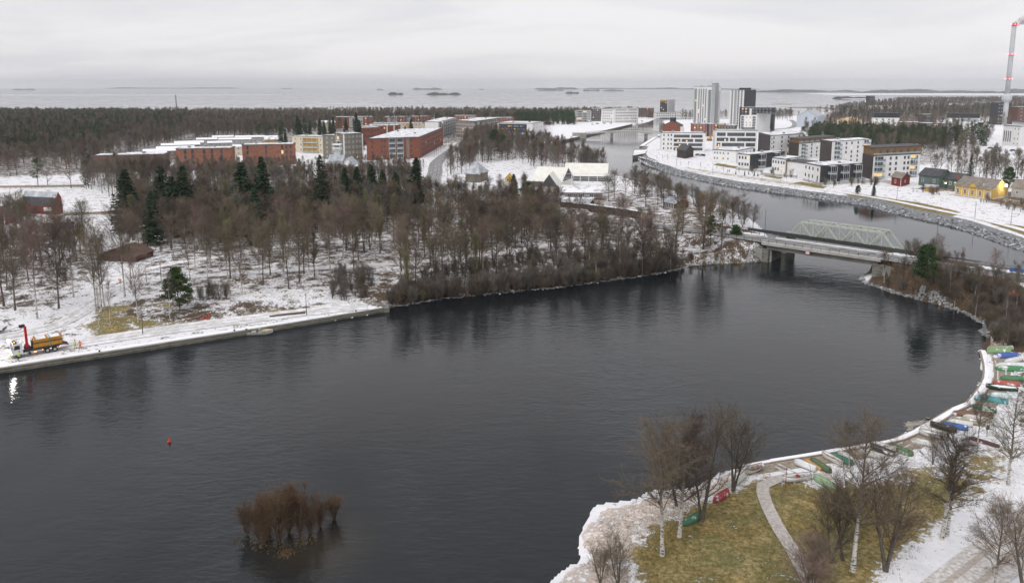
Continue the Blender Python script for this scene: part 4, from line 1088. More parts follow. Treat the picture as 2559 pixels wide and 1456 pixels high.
for s_ in (-1, 1):
    for t_ in (0, 1):
        a, c = ((cx - 2.2, cy + s_ * 2.2, tz + 6.7), (cx + 2.2, cy + s_ * 2.2, tz + 6.7)) if t_ else ((cx + s_ * 2.2, cy - 2.2, tz + 6.7), (cx + s_ * 2.2, cy + 2.2, tz + 6.7))
        MB().bar(a, c, 0.1, 0.9).build('tower_railing', M_FRAME, B.o)
MB().tube((cx, cy, tz + 8.9), (cx, cy, tz + 16.5), 0.12, 0.05).build('flagpole', M_FRAME, B.o)
MB().box((B.c[0].x + 4, B.c[0].y - 2.2, 1.5), (9, 4.0, 3.0)).build('veranda', M_FRAME, B.o)
MB().box((B.c[0].x + 4, B.c[0].y - 2.3, 3.15), (9.6, 4.6, 0.25)).build('veranda_roof', M_SNOW, B.o)
B = Bld('white_annex', 'white gabled annex of the mansion with a grey roof and snowy wing', 'house', (852, 438), (884, 438), 13.0, 414, W_WHITE, roof='gableb4.0', roofmat=M_ROOFG)
B.wins('a', [0.3, 0.72], 1, 1.2, 1.7, z0=1.5); MB().box((B.c[1].x + 5, B.c[1].y + 5, 2.4), (10, 8, 5.0)).build('side_wing', W_WHITE, B.o)
MB().box((B.c[1].x + 5, B.c[1].y + 5, 5.05), (10.6, 8.6, 0.3)).build('wing_roof', M_SNOW, B.o)

# tents, sheds and houses by the middle of the picture
B = Bld('grey_roofed_hall', 'pale hall with a wide grey snow dusted hip roof beside the road', 'hall', (1163, 455), (1196, 457), (1219, 449), 436, W_OLIVE, roof='gablea0.5')
c = B.c; ap = (c[0] + c[1] + c[2] + c[3]) / 4; hr = MB()
pr_ = [((p + (p - ap) * 0.12).x, (p + (p - ap) * 0.12).y, B.h + 0.2) for p in c]; rd0, rd1 = ap.lerp((c[0] + c[3]) / 2, 0.25), ap.lerp((c[1] + c[2]) / 2, 0.25)
R0, R1 = (rd0.x, rd0.y, B.h + 5.2), (rd1.x, rd1.y, B.h + 5.2)
for f in ([pr_[0], pr_[1], R1, R0], [pr_[1], pr_[2], R1], [pr_[2], pr_[3], R0, R1], [pr_[3], pr_[0], R0]): hr.face(f)
hr.build('hip_roof', M_ROOFG, B.o)
B = Bld('yellow_cottage', 'small yellow gabled cottage behind the bare shore trees', 'house', (1262, 457), (1284, 457), 8.0, 444, W_YELLOW, roof='gableb2.6', roofmat=M_SNOW); B.wins('a', 2, 1, 1.0, 1.4, lit=0)
M_TENT = mat('white_canvas', (0.70, 0.69, 0.63), 0.6, (0.78, 0.77, 0.72), scale=0.4)
def tent(label, P0, P1, depth, wallh, rise, walls=True, axis='a'):
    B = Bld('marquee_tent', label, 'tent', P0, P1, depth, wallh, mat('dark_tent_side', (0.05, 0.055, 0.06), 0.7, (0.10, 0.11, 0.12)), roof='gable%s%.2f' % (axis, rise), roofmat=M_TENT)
    return B
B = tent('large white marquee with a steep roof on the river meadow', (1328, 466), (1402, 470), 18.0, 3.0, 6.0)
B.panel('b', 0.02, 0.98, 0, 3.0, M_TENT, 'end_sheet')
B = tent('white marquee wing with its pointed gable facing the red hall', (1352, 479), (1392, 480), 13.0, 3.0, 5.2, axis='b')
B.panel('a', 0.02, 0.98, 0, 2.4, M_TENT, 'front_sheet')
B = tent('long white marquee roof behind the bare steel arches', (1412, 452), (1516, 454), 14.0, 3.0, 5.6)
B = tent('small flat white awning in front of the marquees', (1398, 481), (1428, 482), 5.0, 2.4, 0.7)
sf = thing('steel_frame', 'uncovered steel marquee arches with snow below them', 'frame', tuple(at(1405, 477)))
f0, f1 = at(1405, 477), at(1535, 479); fd_ = (f1 - f0); fn = Vector((-fd_.y, fd_.x, 0)).normalized(); fu = fd_.normalized()
for i in range(7):
    p = fd_ * (i / 6)
    q = [p, p + fn * 14]
    m_ = p + fn * 7
    for a, c in ((q[0], q[0] + Vector((0, 0, 3))), (q[1], q[1] + Vector((0, 0, 3))), (q[0] + Vector((0, 0, 3)), m_ + Vector((0, 0, 7.4))), (q[1] + Vector((0, 0, 3)), m_ + Vector((0, 0, 7.4)))):
        MB().bar(a, c, 0.16, 0.2).build('arch_bar', M_FRAME, sf)
for w, z in ((0, 3), (14, 3), (7, 7.4), (3.5, 5.2), (10.5, 5.2)):
    MB().bar(fn * w + Vector((0, 0, z)), fd_ + fn * w + Vector((0, 0, z)), 0.12, 0.12).build('purlin', M_FRAME, sf)
B = Bld('red_hall', 'long low red wooden hall with white windows and a snowy ribbed roof', 'hall', (1400, 498), (1505, 499), 8.0, 3.2, W_RED, roof='gablea1.8', roofmat=M_ROOFS)
B.wins('a', [0.09, 0.22, 0.35, 0.48, 0.61, 0.74, 0.84, 0.94], 1, 1.9, 1.7, lit=0); MB().box((B.c[0].x - 1.5, B.c[0].y + 3, 1.2), (3.0, 4.5, 2.4)).build('porch', W_WHITE, B.o)
for i, (p0, p1, lab) in enumerate([((1372, 510), (1403, 512), 'dark low hut with a snowy gable nearest the pines'), ((1399, 517), (1441, 519), 'dark hut with a bright metal roof beside the road fence'), ((1432, 521), (1470, 524), 'brown board hut at the end of the hut row')]):
    B = Bld('dark_hut', lab, 'shed', p0, p1, 6.0, 2.3, W_DARK, roof='gablea1.3', roofmat=M_ROOFG if i != 1 else M_ROOFS, group='dark huts by the road')
B = Bld('red_shed', 'small brown red shed with flat snowy roof below the red hall', 'shed', (1454, 513), (1480, 514), 4.0, 2.6, W_RED, roofmat=M_SNOW)
B = Bld('open_pavilion', 'small pavilion with white posts and a grey roof between the shore trees', 'pavilion', (1657, 516), (1686, 522), 7.0, 2.2, W_DARK, roof='gablea1.6', roofmat=M_ROOFG)
for i in range(7): B.panel('a', i / 7 + 0.02, i / 7 + 0.05, 0, 2.2, M_FRAME, 'post', 0.25)
# hoarding wall along the road
hw = thing('hoarding_wall', 'long dark hoarding wall with snow on top and two poster panels beside the road', 'hoarding', tuple(at(1470, 528, 2.8)))
hp = [at(u, v, 2.8) - hw.location for u, v in [(1470, 528), (1515, 534), (1565, 541), (1600, 547), (1650, 554)]]
M_POST1 = mat('dark_poster', (0.025, 0.022, 0.025), 0.6, (0.09, 0.06, 0.05), scale=0.8); M_POST2 = mat('pale_poster', (0.62, 0.61, 0.58), 0.6, (0.40, 0.33, 0.30), scale=0.5)
for i in range(4):
    a, c = hp[i], hp[i + 1]; d = c - a; an = math.atan2(d.y, d.x); m_ = (a + c) / 2
    MB().box((m_.x, m_.y, 1.3), (d.length - 0.05, 0.25, 2.8), an).build('wall_panel', W_DARK if i != 3 else W_GREY, hw)
    MB().box((m_.x, m_.y, 2.82), (d.length, 1.2, 0.22), an).build('snow_cap', M_SNOW, hw)
    if i in (2, 3):
        n = Vector((d.y, -d.x, 0)).normalized() * 0.17; pc = m_ + n
        po = MB().box((pc.x, pc.y, 1.4), (d.length * 0.92, 0.05, 2.3), an).build('poster', M_POST1 if i == 2 else M_POST2, hw)
        if i == 3: MB().box((pc.x - d.x * 0.1, pc.y - d.y * 0.1 - 0.06, 2.1), (1.3, 0.05, 0.6), an).build('red_mark', mat('poster_red', (0.5, 0.04, 0.04), 0.6), hw)

# ------------------------------------------------------------------ town on the right bank
def white_strip_block(label, P0, P1, depth, top, cols, seedv):
    B = Bld('white_apartment_block', label, 'apartment block', P0, P1, depth, top, W_WHITE)
    rs = np.random.default_rng(seedv)
    hs = (B.h - 1.0) / 4
    for r in range(4):
        cuts = cols[r]
        for (t0, t1) in cuts:
            L = B.length('a') * (t1 - t0)
            B.place('a', (t0 + t1) / 2, 0.75 + r * hs, win_mesh(L, hs * 0.66, 'ribbon'), 'window_strip')
            if rs.random() < 0.3:
                B.place('a', t0 + (t1 - t0) * rs.uniform(0.2, 0.8), 0.95 + r * hs, win_mesh(1.2, hs * 0.36, 'lit'), 'window', 0.06)
    return B
B = white_strip_block('white four storey block with dark ribbon windows behind the log barn', (1652, 378), (1761, 379), 13.0, 333,
                      [[(0.28, 0.45), (0.47, 0.66), (0.68, 0.94)], [(0.28, 0.58), (0.61, 0.93)], [(0.28, 0.43), (0.46, 0.72), (0.76, 0.94)], [(0.28, 0.64), (0.67, 0.93)]], 3)
B.wins('a', [0.05, 0.15, 0.22], 4, 0.9, 1.6, style='dark', lit=0.05, z0=0.6)
B = white_strip_block('white four storey block with dark ribbon windows beside the dark brown tower house', (1786, 381), (1889, 382), 14.0, 327,
                      [[(0.03, 0.25), (0.28, 0.49), (0.52, 0.97)], [(0.03, 0.12), (0.16, 0.70), (0.74, 0.96)], [(0.03, 0.31), (0.35, 0.48), (0.52, 0.97)], [(0.03, 0.24), (0.28, 0.70), (0.73, 0.96)]], 4)
B.wins('b', 3, 4, 1.2, 1.4)
B.block(0.7, 0.95, 0.2, 0.6, B.h + 0.4, B.h + 1.6, M_METAL, 'plant_room')
# towers
B = Bld('white_tower_block', 'tallest white tower block with a grey stair shaft and stacked balconies', 'tower block', (1731, 312), (1779, 316), (1797, 311), 217, W_WHITE)
B.wins('a', [0.27, 0.38, 0.50, 0.62], 16, 2.2, 2.1, lit=0.07, z0=1, z1=B.h - 2.5, style='dark'); B.balcs('a', [0.09], 16, 4.2, 1.6, z0=1, z1=B.h - 2.5, lit=0.04); B.balcs('a', [0.82], 16, 6.0, 1.2, z0=1, z1=B.h - 4)
B.block(0.93, 1.10, -0.05, 0.4, 0, B.h + 4.0, W_GREY, 'stair_shaft'); B.balcs('b', [0.35], 16, 5.5, 1.2, z0=1, z1=B.h - 6); B.wins('b', [0.72, 0.88], 16, 2.0, 2.0, style='dark', z0=1, z1=B.h - 6)
for k in range(1, 16): B.band(1 + (B.h - 3.5) / 16 * k - 0.22, 1 + (B.h - 3.5) / 16 * k + 0.12, W_GREY, 0.05, 'floor_band')
MB().tube((-2, 3, B.h + 4), (-2, 3, B.h + 8), 0.15, 0.08).build('antenna', M_METAL, B.o)
B = Bld('two_tone_tower_block', 'white and black tower block behind the dark stepped house', 'tower block', (1820, 320), (1855, 323), (1884, 317), 226, W_WHITE)
B.wins('a', 4, 15, 3.0, 1.9, lit=0.03, z0=2, style='dark')
for k in range(1, 15): B.band(2 + (B.h - 2) / 15 * k - 0.2, 2 + (B.h - 2) / 15 * k + 0.1, W_GREY, 0.05, 'floor_band')
B.panel('a', 0.42, 0.50, 0, B.h, W_GREY, 'pale_strip', 0.4)
B.panel('b', 0, 1, 0, B.h + 0.2, W_BLACK, 'black_side', 0.25); B.wins('b', [0.15, 0.4, 0.65, 0.88], 15, 2.2, 1.5, style='dark', lit=0.05, z0=2)
B.block(0.55, 0.95, 0.1, 0.6, B.h, B.h + 2.5, W_BLACK, 'plant_room')
B = Bld('dark_stepped_block', 'black stepped apartment block in front of the two tone tower', 'apartment block', (1845, 326), (1930, 328), 15.0, 270, W_BLACK)
B.wins('a', 9, 8, 1.6, 1.4, style='std', lit=0.10, t0=0.04, t1=0.96); B.panel('a', 0.3, 0.36, 1, B.h - 1, W_WHITE, 'pale_strip', 0.2)
B = Bld('curved_white_block', 'white block with a broad snowy slanted roof below the black stepped block', 'apartment block', (1848, 329), (1888, 331), (1922, 329), 291, W_WHITE, roof='shed0.5', roofmat=M_ROOFS)
B.wins('a', [0.4, 0.62], 6, 1.3, 1.4, lit=0.1); B.balcs('a', [0.14, 0.86], 6, 3.6, 1.2); B.panel('b', 0, 1, 0, B.h + 3, W_WHITE, 'end_wall', 0.3)
B.block(0.9, 2.0, 0.05, 0.95, B.h + 3.0, B.h + 3.2, M_ROOFD, 'dark_roof', False)
B = Bld('old_brick_works', 'old red brick house with stepped gable and a small dark turret by the river', 'house', (1655, 336), (1699, 337), 16.0, 314, W_BRICK, roof='gableb4.2', roofmat=M_ROOFD)
B.wins('a', 4, 2, 1.2, 1.6, style='dark', lit=0); B.block(0.35, 0.65, 0.3, 0.6, B.h + 1, B.h + 7.5, W_BLACK, 'turret')
MB().box((B.c[1].x + 2.0, B.c[1].y + 2, B.h * 0.42), (4, 4, B.h * 0.9)).build('white_stair_tower', W_WHITE, B.o)
B = Bld('brick_apartment_block', 'red brown brick block with lit windows between the white blocks and the towers', 'apartment block', (1726, 341), (1812, 342), 14.0, 311, W_BRICK)
B.wins('a', 10, 5, 1.4, 1.5, lit=0.25); B.panel('a', 0.45, 0.52, 0, B.h, W_BLACK, 'dark_strip', 0.2); B.panel('a', 0.8, 0.97, B.h - 3.2, B.h - 0.3, W_OCHRE, 'ochre_lit_floor', 0.2)  # top floor's lit look is only ochre colour, it does not glow
B = Bld('dark_infill_block', 'dark brick block with warm balcony lights behind the white ribbon window block', 'apartment block', (1790, 342), (1838, 343), 12.0, 315, W_DARK)
B.wins('a', 6, 4, 1.4, 1.4, lit=0.2)
# log barn
B = Bld('log_barn', 'dark tarred log barn with a gable roof alone on the snowy lawn', 'barn', (1691, 393), (1712, 397), (1732, 392), 377, W_LOG, roof='gablea3.0', roofmat=M_ROOFD)
for k in range(6): B.band(0.3 + k * 0.8, 0.5 + k * 0.8, W_DARK, 0.12, 'log_course')
B.door('a', 0.5, 1.8, 2.2)
# low white houses by the promenade
B = Bld('white_town_house', 'white low house with small square windows nearest the log barn', 'house', (1780, 404), (1838, 408), (1880, 399), 378, W_WHITE)
B.wins('a', [0.08, 0.2, 0.32, 0.46, 0.66], 2, 1.1, 1.4, lit=0.04, z0=0.8); B.wins('b', 4, 2, 1.2, 1.4, z0=0.8); B.panel('b', 0.35, 1.0, 0, B.h * 0.5, W_WHITE, 'terrace_wall', 1.5)
B = Bld('two_tone_town_house', 'low house with white end and long black balcony front, first of two', 'house', (1842, 420), (1872, 423), (1958, 413), 387.5, W_WHITE)
B.wins('a', [0.15, 0.4, 0.65, 0.85], 2, 1.1, 1.6, z0=0.8, style='dark'); B.panel('b', 0.0, 1.0, 0, B.h + 0.05, W_BLACK, 'black_front', 0.25); B.balcs('b', [0.3, 0.72], 2, 5.2, 2.2, z0=0.4, lit=0.15); B.wins('b', [0.1, 0.52, 0.93], 2, 1.3, 1.5, lit=0.1)
B = Bld('white_town_house', 'white low house with a wooden glazed balcony corner beside the promenade', 'house', (1927, 432), (1960, 437), (1998, 430), 399, W_WHITE)
B.wins('a', [0.1, 0.3, 0.5, 0.72, 0.9], 2, 1.0, 1.5, z0=0.8, style='dark'); B.panel('b', 0.05, 0.62, 0.5, B.h - 0.3, W_WOODY, 'wood_front', 0.2); B.balcs('b', [0.33], 2, 6.0, 2.0, z0=0.4, lit=0.6)
B.block(1.0, 2.3, 0.1, 0.9, 0.0, B.h - 1.0, W_WHITE, 'rear_wing')
B = Bld('two_tone_town_house', 'low house with white end and black front with three glass balcony towers', 'house', (2007, 448), (2047, 458), (2150, 450), 416, W_WHITE)
B.wins('a', [0.12, 0.34, 0.56, 0.86], 2, 1.1, 1.6, z0=0.8, style='dark'); B.panel('b', 0.0, 1.0, 0, B.h + 0.05, W_BLACK, 'black_front', 0.25)
B.balcs('b', [0.25, 0.55, 0.86], 2, 4.4, 2.2, z0=0.4, lit=0.1); B.wins('b', [0.08, 0.41, 0.71], 2, 1.2, 1.5, lit=0.1)
tw = thing('terrace_wall', 'pale concrete terrace wall along the white and black town houses', 'wall', tuple(at(2047, 463)))
for (a, c) in (((2006, 452), (2045, 463)), ((2046, 463), (2190, 455)), ((2190, 455), (2235, 458)), ((1900, 437), (1990, 445)), ((1838, 424), (1905, 430))):
    p, q = at(*a) - tw.location, at(*c) - tw.location
    MB().bar((p.x, p.y, 0.45), (q.x, q.y, 0.45), 0.4, 1.7).build('wall_section', M_CONCL, tw)

def villa_block(label, P0, P1, P2, top, wood_top, dark_cols, win_cols, rows, lit=0.06, bal=None):
    """five storey block: dark brick end a, white front b with glazed corner balconies, timber top floor set back"""
    B = Bld('town_apartment_block', label, 'apartment block', P0, P1, P2, top, W_WHITE)
    B.panel('a', 0, 1, 0, B.h + 0.1, W_DARK, 'dark_end', 0.25); B.wins('a', dark_cols, rows, 1.2, 1.5, lit=lit, z0=0.6)
    B.wins('b', win_cols, rows, 1.4, 1.6, lit=lit, z0=0.6, style='dark')
    for t, w in (bal or [(0.12, 5.2)]): B.balcs('b', [t], rows, w, 1.7, z0=0.5, lit=0.08)
    if wood_top:
        o = B.block(0.0, 1.0, -0.0, 1.0, B.h + 0.42, B.h + wood_top, W_WOODY, 'timber_top_floor')
        MB().bar(B.c[1] + Vector((0, 0, B.h + 1.1)), B.c[2] + Vector((0, 0, B.h + 1.1)), 0.06, 0.9).build('terrace_railing', M_GLASSB, B.o)
        B.wins('b', 6, 1, 1.5, 1.7, z0=B.h + 0.5, z1=B.h + wood_top - 0.2, lit=0.12, style='dark')
    return B
villa_block('dark brown and white block with stacked glass balconies beside the ribbon window block', (1893, 386), (1922, 397), (2002, 389), 340, 0, [0.35, 0.8], [0.1, 0.35, 0.55, 0.75, 0.9], 5, bal=[(0.02, 0.1)])
villa_block('block with dark end, rounded glass balconies and a timber top floor, rearmost of three', (1970, 394), (1994, 399), (2082, 390), 360, 3.2, [0.3, 0.7], [0.35, 0.5, 0.64, 0.8, 0.92], 4, bal=[(0.13, 5.0), (0.88, 4.0)])
villa_block('block with dark end and a lit glazed balcony stack, middle of three', (2047, 408), (2075, 414), (2172, 405), 355, 0, [0.3, 0.75], [0.36, 0.5, 0.66], 5, bal=[(0.14, 5.6), (0.88, 5.0)], lit=0.08)
villa_block('block with dark end, white front and long timber top floor nearest the red shed', (2152, 441), (2178, 449), (2295, 441), 391, 4.4, [0.3, 0.75], [0.36, 0.48, 0.66, 0.74, 0.93], 4, bal=[(0.12, 6.2), (0.84, 3.6)])

# wooden houses near the lamp
B = Bld('red_shed', 'small dark red wooden shed with white corner boards beside the promenade', 'shed', (2225, 461), (2250, 466), (2272, 460), 446, W_RED, roof='gablea2.0', roofmat=M_ROOFB)
B.wins('a', [0.45], 1, 1.0, 1.9, z0=0.0); B.wins('b', [0.45], 1, 1.0, 1.4)
for t in (0.02, 0.98): B.panel('a', t - 0.02, t + 0.02, 0, B.h, M_FRAME, 'corner_board', 0.08)
B = Bld('green_house', 'green wooden house with ribbed grey roof half hidden behind the hedge', 'house', (2294, 462), (2345, 468), 10.0, 441, W_GREEN, roof='gablea3.0', roofmat=M_ROOFD)
B.wins('a', [0.2, 0.75], 1, 1.2, 1.7); B.door('a', 0.48, 1.0, 2.0, W_WOODY)
B = Bld('green_house', 'green wooden wing with a porch lamp beside the yellow house', 'house', (2346, 466), (2396, 473), 9.0, 450, W_GREEN, roof='gablea2.6', roofmat=M_ROOFD)
B.wins('a', [0.15, 0.55, 0.8], 1, 1.2, 1.7); B.door('a', 0.36)
B = Bld('yellow_house', 'bright yellow wooden house with white trim, dormer gable and lit lamp', 'house', (2384, 489), (2474, 502), (2517, 492), 474, W_YELLOW, roof='gablea3.4', roofmat=M_ROOFB, base=(0.5, W_GREY))
B.wins('a', [0.09, 0.29, 0.50, 0.71, 0.91], 1, 1.3, 2.3, lit=0); B.wins('b', [0.35, 0.72], 1, 1.2, 2.0, lit=0)
for t in (0.01, 0.2, 0.4, 0.61, 0.81, 0.99): B.panel('a', t - 0.008, t + 0.008, 0.5, B.h, M_FRAME, 'white_board', 0.07)
for z_ in (0.62, B.h - 0.12): B.panel('a', 0, 1, z_ - 0.1, z_ + 0.1, M_FRAME, 'white_band', 0.09); B.panel('b', 0, 1, z_ - 0.1, z_ + 0.1, M_FRAME, 'white_band', 0.09)
ang = math.atan2((B.c[1] - B.c[0]).y, (B.c[1] - B.c[0]).x)
dm = MB(); w2 = 2.6
dm.hull([(-w2, -0.12, 0), (w2, -0.12, 0), (0, -0.12, 2.1), (-w2, 3.0, 0), (w2, 3.0, 0), (0, 3.0, 2.1)], [(0, 1, 2), (3, 5, 4), (0, 3, 4, 1)], 0)
dm.hull([(-w2 - .4, -0.3, -.3), (0, -0.3, 2.2), (0, 3.2, 2.2), (-w2 - .4, 3.2, -.3)], [(0, 1, 2, 3)], 1); dm.hull([(w2 + .4, -0.3, -.3), (0, -0.3, 2.2), (0, 3.2, 2.2), (w2 + .4, 3.2, -.3)], [(3, 2, 1, 0)], 1)
B.place('a', 0.5, B.h - 0.05, dm.mesh('dormer', [W_YELLOW, M_ROOFB]), 'dormer')
cq = B.c[0].lerp(B.c[1], 0.25) + Vector((0, 5, 0)); MB().box((cq.x, cq.y, B.h + 3.6), (0.9, 0.9, 2.2)).build('chimney', W_BRICK, B.o)
MB().box((-0.4, 5.0, B.h + 1.5), (0.9, 0.08, 1.1), 0.6).build('attic_window', M_FRAME, B.o)
lp = B.c[1].lerp(B.c[2], 0.55); yl = thing('street_lamp', 'brightly lit white lamp on a post at the yellow house corner', 'street lamp', tuple(at(2512, 497)))
MB().tube((0, 0, 0), (0, 0, 6.2), 0.09, 0.06).build('post', M_DARKST, yl); MB().bar((0, 0, 6.1), (-0.7, -0.5, 6.3), 0.08, 0.08).build('arm', M_DARKST, yl)
def lamp_bulb(parent, loc, r, col, es, watts):
    import bmesh
    bm = bmesh.new(); bmesh.ops.create_uvsphere(bm, u_segments=12, v_segments=8, radius=r); me = bpy.data.meshes.new('lamp_bulb'); bm.to_mesh(me); bm.free()
    me.materials.append(mat('lamp_glow_%d_%d' % (es, int(col[2] * 100)), (0.9, 0.9, 0.9), emit=col, estr=es)); link('lamp_bulb', me, parent, loc)
    if watts:
        ld = bpy.data.lights.new('lamp_light', 'POINT'); ld.energy = watts; ld.color = col; ld.shadow_soft_size = r * 1.05
        lo = bpy.data.objects.new('lamp_light', ld); COL.objects.link(lo); lo.parent = parent; lo.location = loc
lamp_bulb(yl, (-0.7, -0.5, 6.0), 0.5, (1.0, 0.93, 0.70), 90, 350)
B = Bld('grey_cottage', 'grey cottage with a small porch lamp at the frame edge behind the yellow house', 'house', (2525, 492), (2600, 500), 9.0, 474, W_GREY, roof='gablea3', roofmat=M_ROOFB); B.wins('a', [0.2, 0.5], 1, 1.1, 1.5)
pl_ = thing('porch_lamp', 'small warm porch lamp on the green house wing', 'lamp', tuple(at(2361, 470.5))); MB().tube((0, 0, 0), (0, 0, 2.4), 0.05).build('post', M_DARKST, pl_); lamp_bulb(pl_, (0, 0, 2.5), 0.22, (1.0, 0.85, 0.5), 40, 0)
B = Bld('yellow_shed', 'tiny ochre garden shed in front of the green house', 'shed', (2310, 478), (2340, 480), 4.0, 2.2, W_OCHRE, roof='gablea0.8', roofmat=M_ROOFG)
fe = thing('garden_fence', 'rust brown garden fence on a concrete base at the frame edge', 'fence', tuple(at(2470, 520)))
for (a, c) in (((2470, 506), (2520, 516)), ((2520, 516), (2600, 534))):
    p, q = at(*a) - fe.location, at(*c) - fe.location
    MB().bar((p.x, p.y, 0.3), (q.x, q.y, 0.3), 0.3, 1.0).build('base_wall', M_CONCL, fe); d = q - p
    for i in range(int(d.length / 0.5)):
        t = i * 0.5 / d.length; MB().box((p.x + d.x * t, p.y + d.y * t, 1.3), (0.38, 0.06, 1.0), math.atan2(d.y, d.x)).build('fence_board', W_WOODY, fe)

# farther town
B = Bld('white_event_hall', 'pale blue white event hall with a pitched roof in the far harbour', 'hall', (1989, 318), (2040, 321), (2058, 315), 292, mat('pale_blue_panel', (0.52, 0.58, 0.66), 0.6, (0.58, 0.63, 0.70)), roof='gableb7', roofmat=M_ROOFG)
sp_ = at(2124, 309); sm = MB(); nseg = 20
for r_, z_ in ((1.0, 0), (0.8, 4), (0.5, 7.5), (0.15, 9)):
    for i in range(nseg): sm.v.append((sp_.x + math.cos(i / nseg * 6.283) * 22 * r_ * (1 + 0.15 * math.sin(i * 2.3)), sp_.y + math.sin(i / nseg * 6.283) * 16 * r_, 1.5 + z_))
for k in range(3):
    for i in range(nseg): j = (i + 1) % nseg; sm.f.append((k * nseg + i, k * nseg + j, (k + 1) * nseg + j, (k + 1) * nseg + i)); sm.m.append(0)
sm.f.append(tuple(3 * nseg + i for i in range(nseg))); sm.m.append(0)
sm.build('sand_heap', mat('pale_sand', (0.50, 0.37, 0.22), 0.9, (0.58, 0.45, 0.28), scale=0.3), label='pale sand heap with a flat top beyond the dark pines', cat='sand heap')
B = Bld('slant_roofed_block', 'white block under a dark slanted roof with red balconies beyond the pines', 'apartment block', (2180, 329), (2244, 330), 15, 295, W_WHITE, roof='shed-0.5')
B.block(0, 1, 0, 1, B.h + 0.1, B.h + 5.0, W_BLACK, 'dark_penthouse'); B.wins('a', [0.12, 0.35, 0.6, 0.85], 4, 2.0, 1.5, lit=0.1)
for r in range(3): B.panel('a', 0.28, 0.36, 1 + r * 3.2, 2.2 + r * 3.2, mat('red_panel', (0.45, 0.10, 0.05), 0.7, (0.38, 0.08, 0.04)), 'red_panel', 0.3)
B = Bld('brown_apartment_block', 'brown brick block with white framed windows beside the slant roofed block', 'apartment block', (2245, 334), (2296, 335), 14, 307, W_BROWN); B.wins('a', 6, 4, 1.7, 1.5, lit=0.12)
B = Bld('brown_apartment_block', 'brown brick block half hidden behind spruces with warm lit balconies', 'apartment block', (2296, 336), (2364, 337), 14, 309, W_TAUPE); B.wins('a', 8, 4, 1.7, 1.5, lit=0.25)
B = Bld('dark_flat_block', 'dark flat roofed building above the brown blocks in the far wood', 'building', (2306, 306), (2338, 306), 14, 287, W_BLACK); B.wins('a', 5, 2, 2, 1.4, lit=0.1)
B = Bld('slant_roofed_block', 'white block with dark slanted penthouse behind the row of spruces', 'apartment block', (2370, 324), (2444, 325), 15, 296, W_WHITE, roof='shed-0.5')
B.block(0, 1, 0, 1, B.h + 0.1, B.h + 5.0, W_BLACK, 'dark_penthouse'); B.wins('a', 6, 3, 1.8, 1.5, lit=0.08); B.panel('a', 0.42, 0.95, B.h - 4, B.h - 0.5, M_GLASSB, 'glazed_front', 0.3)
B = Bld('white_hillside_block', 'cream white apartment block cut by the frame edge below the chimney', 'apartment block', (2502, 362), (2545, 367), (2700, 358), 317, W_WHITE)
B.wins('a', [0.1, 0.22, 0.34, 0.46], 1, 1.0, 9.0, z0=1, z1=B.h - 2, style='ribbon'); B.wins('a', [0.7, 0.9], 4, 1.3, 1.5); B.wins('b', 12, 4, 1.4, 1.6); B.block(0.1, 0.95, 0.1, 0.9, B.h + 0.4, B.h + 3.4, W_WHITE, 'top_floor')
for i, (p0, p1, top, lab, m) in enumerate([((1436, 306), (1477, 306), 277.5, 'grey block with white balcony grid at the end of the row by the river', W_GREY), ((1478, 303), (1501, 303), 273, 'dark narrow block between two white blocks near the far river', W_DARK),
        ((1502, 307), (1532, 308), 274, 'white lower block with dark windows on the far river meadow', W_WHITE), ((1533, 308), (1594, 307), 271.5, 'longest white block with dark windows on the far river meadow', W_WHITE),
        ((1595, 292), (1633, 292), 270.5, 'brown brick block behind the white blocks near the far wood', W_BROWN), ((1636, 293), (1686, 293), 282, 'low white terrace below the small hotel tower', W_WHITE),
        ((1688, 293), (1726, 293), 279, 'low white houses with greenish roofs left of the tallest tower', W_WHITE)]):
    B = Bld('far_apartment_block', lab, 'apartment block', p0, p1, 14, top, m, group='blocks near the river mouth')
    B.wins('a', max(4, int((p1[0] - p0[0]) / 6)), 5 if top < 278 else 2, 1.6, 1.7, style='dark' if m is W_WHITE else 'std', lit=0.04)
    if i == 0: B.balcs('a', [0.3, 0.6], 5, 5, 1.2)
B = Bld('small_hotel_tower', 'small white tower with a dark glass front and ochre sign band near the sea', 'tower block', (1648, 289), (1666, 290), (1685, 288), 251, W_BLACK)
B.wins('a', 3, 9, 3, 1.6, style='dark', lit=0.05); B.panel('a', 0, 1, B.h - 2.5, B.h - 0.4, W_OCHRE, 'sign_band', 0.4); B.panel('b', 0, 1, 0, B.h + 1, W_WHITE, 'white_side', 0.3)
for t in (0.2, 0.35, 0.5, 0.65, 0.8): B.panel('b', t - 0.02, t + 0.02, 2, B.h, W_GREY, 'fin', 0.6)
B = Bld('dark_silo_tower', 'dark square tower rising over the far headland wood', 'tower', (2170, 262), (2184, 262), 20, 240, W_BLACK)
B.wins('a', 3, 5, 2.2, 2.0, lit=0)
B = Bld('far_white_hall', 'long pale hall with two bright lights in the far wood', 'hall', (2446, 256.5), (2478, 256.5), 30, 251.5, W_WHITE); B.wins('a', 8, 1, 4, 3, lit=0.2)
for (u0, u1, v0, v1, lab) in ((2296, 2340, 262, 257, 'pale factory hall between far woods with bright lamps'), (2380, 2410, 263, 259, 'second pale factory hall farther along the far wood'), (2180, 2240, 273, 265, 'white low storehouse at the far inlet')):
    B = Bld('far_factory_hall', lab, 'hall', (u0, v0), (u1, v0), 25, v1, W_WHITE); B.wins('a', 6, 1, 4, 2.5, lit=0.3)
B = Bld('power_plant_block', 'dark power plant block standing beside the tall chimney', 'building', (2488, 312), (2503, 312), 15, 257, W_BLACK); B.wins('a', 2, 6, 1.5, 1.2, lit=0.3)
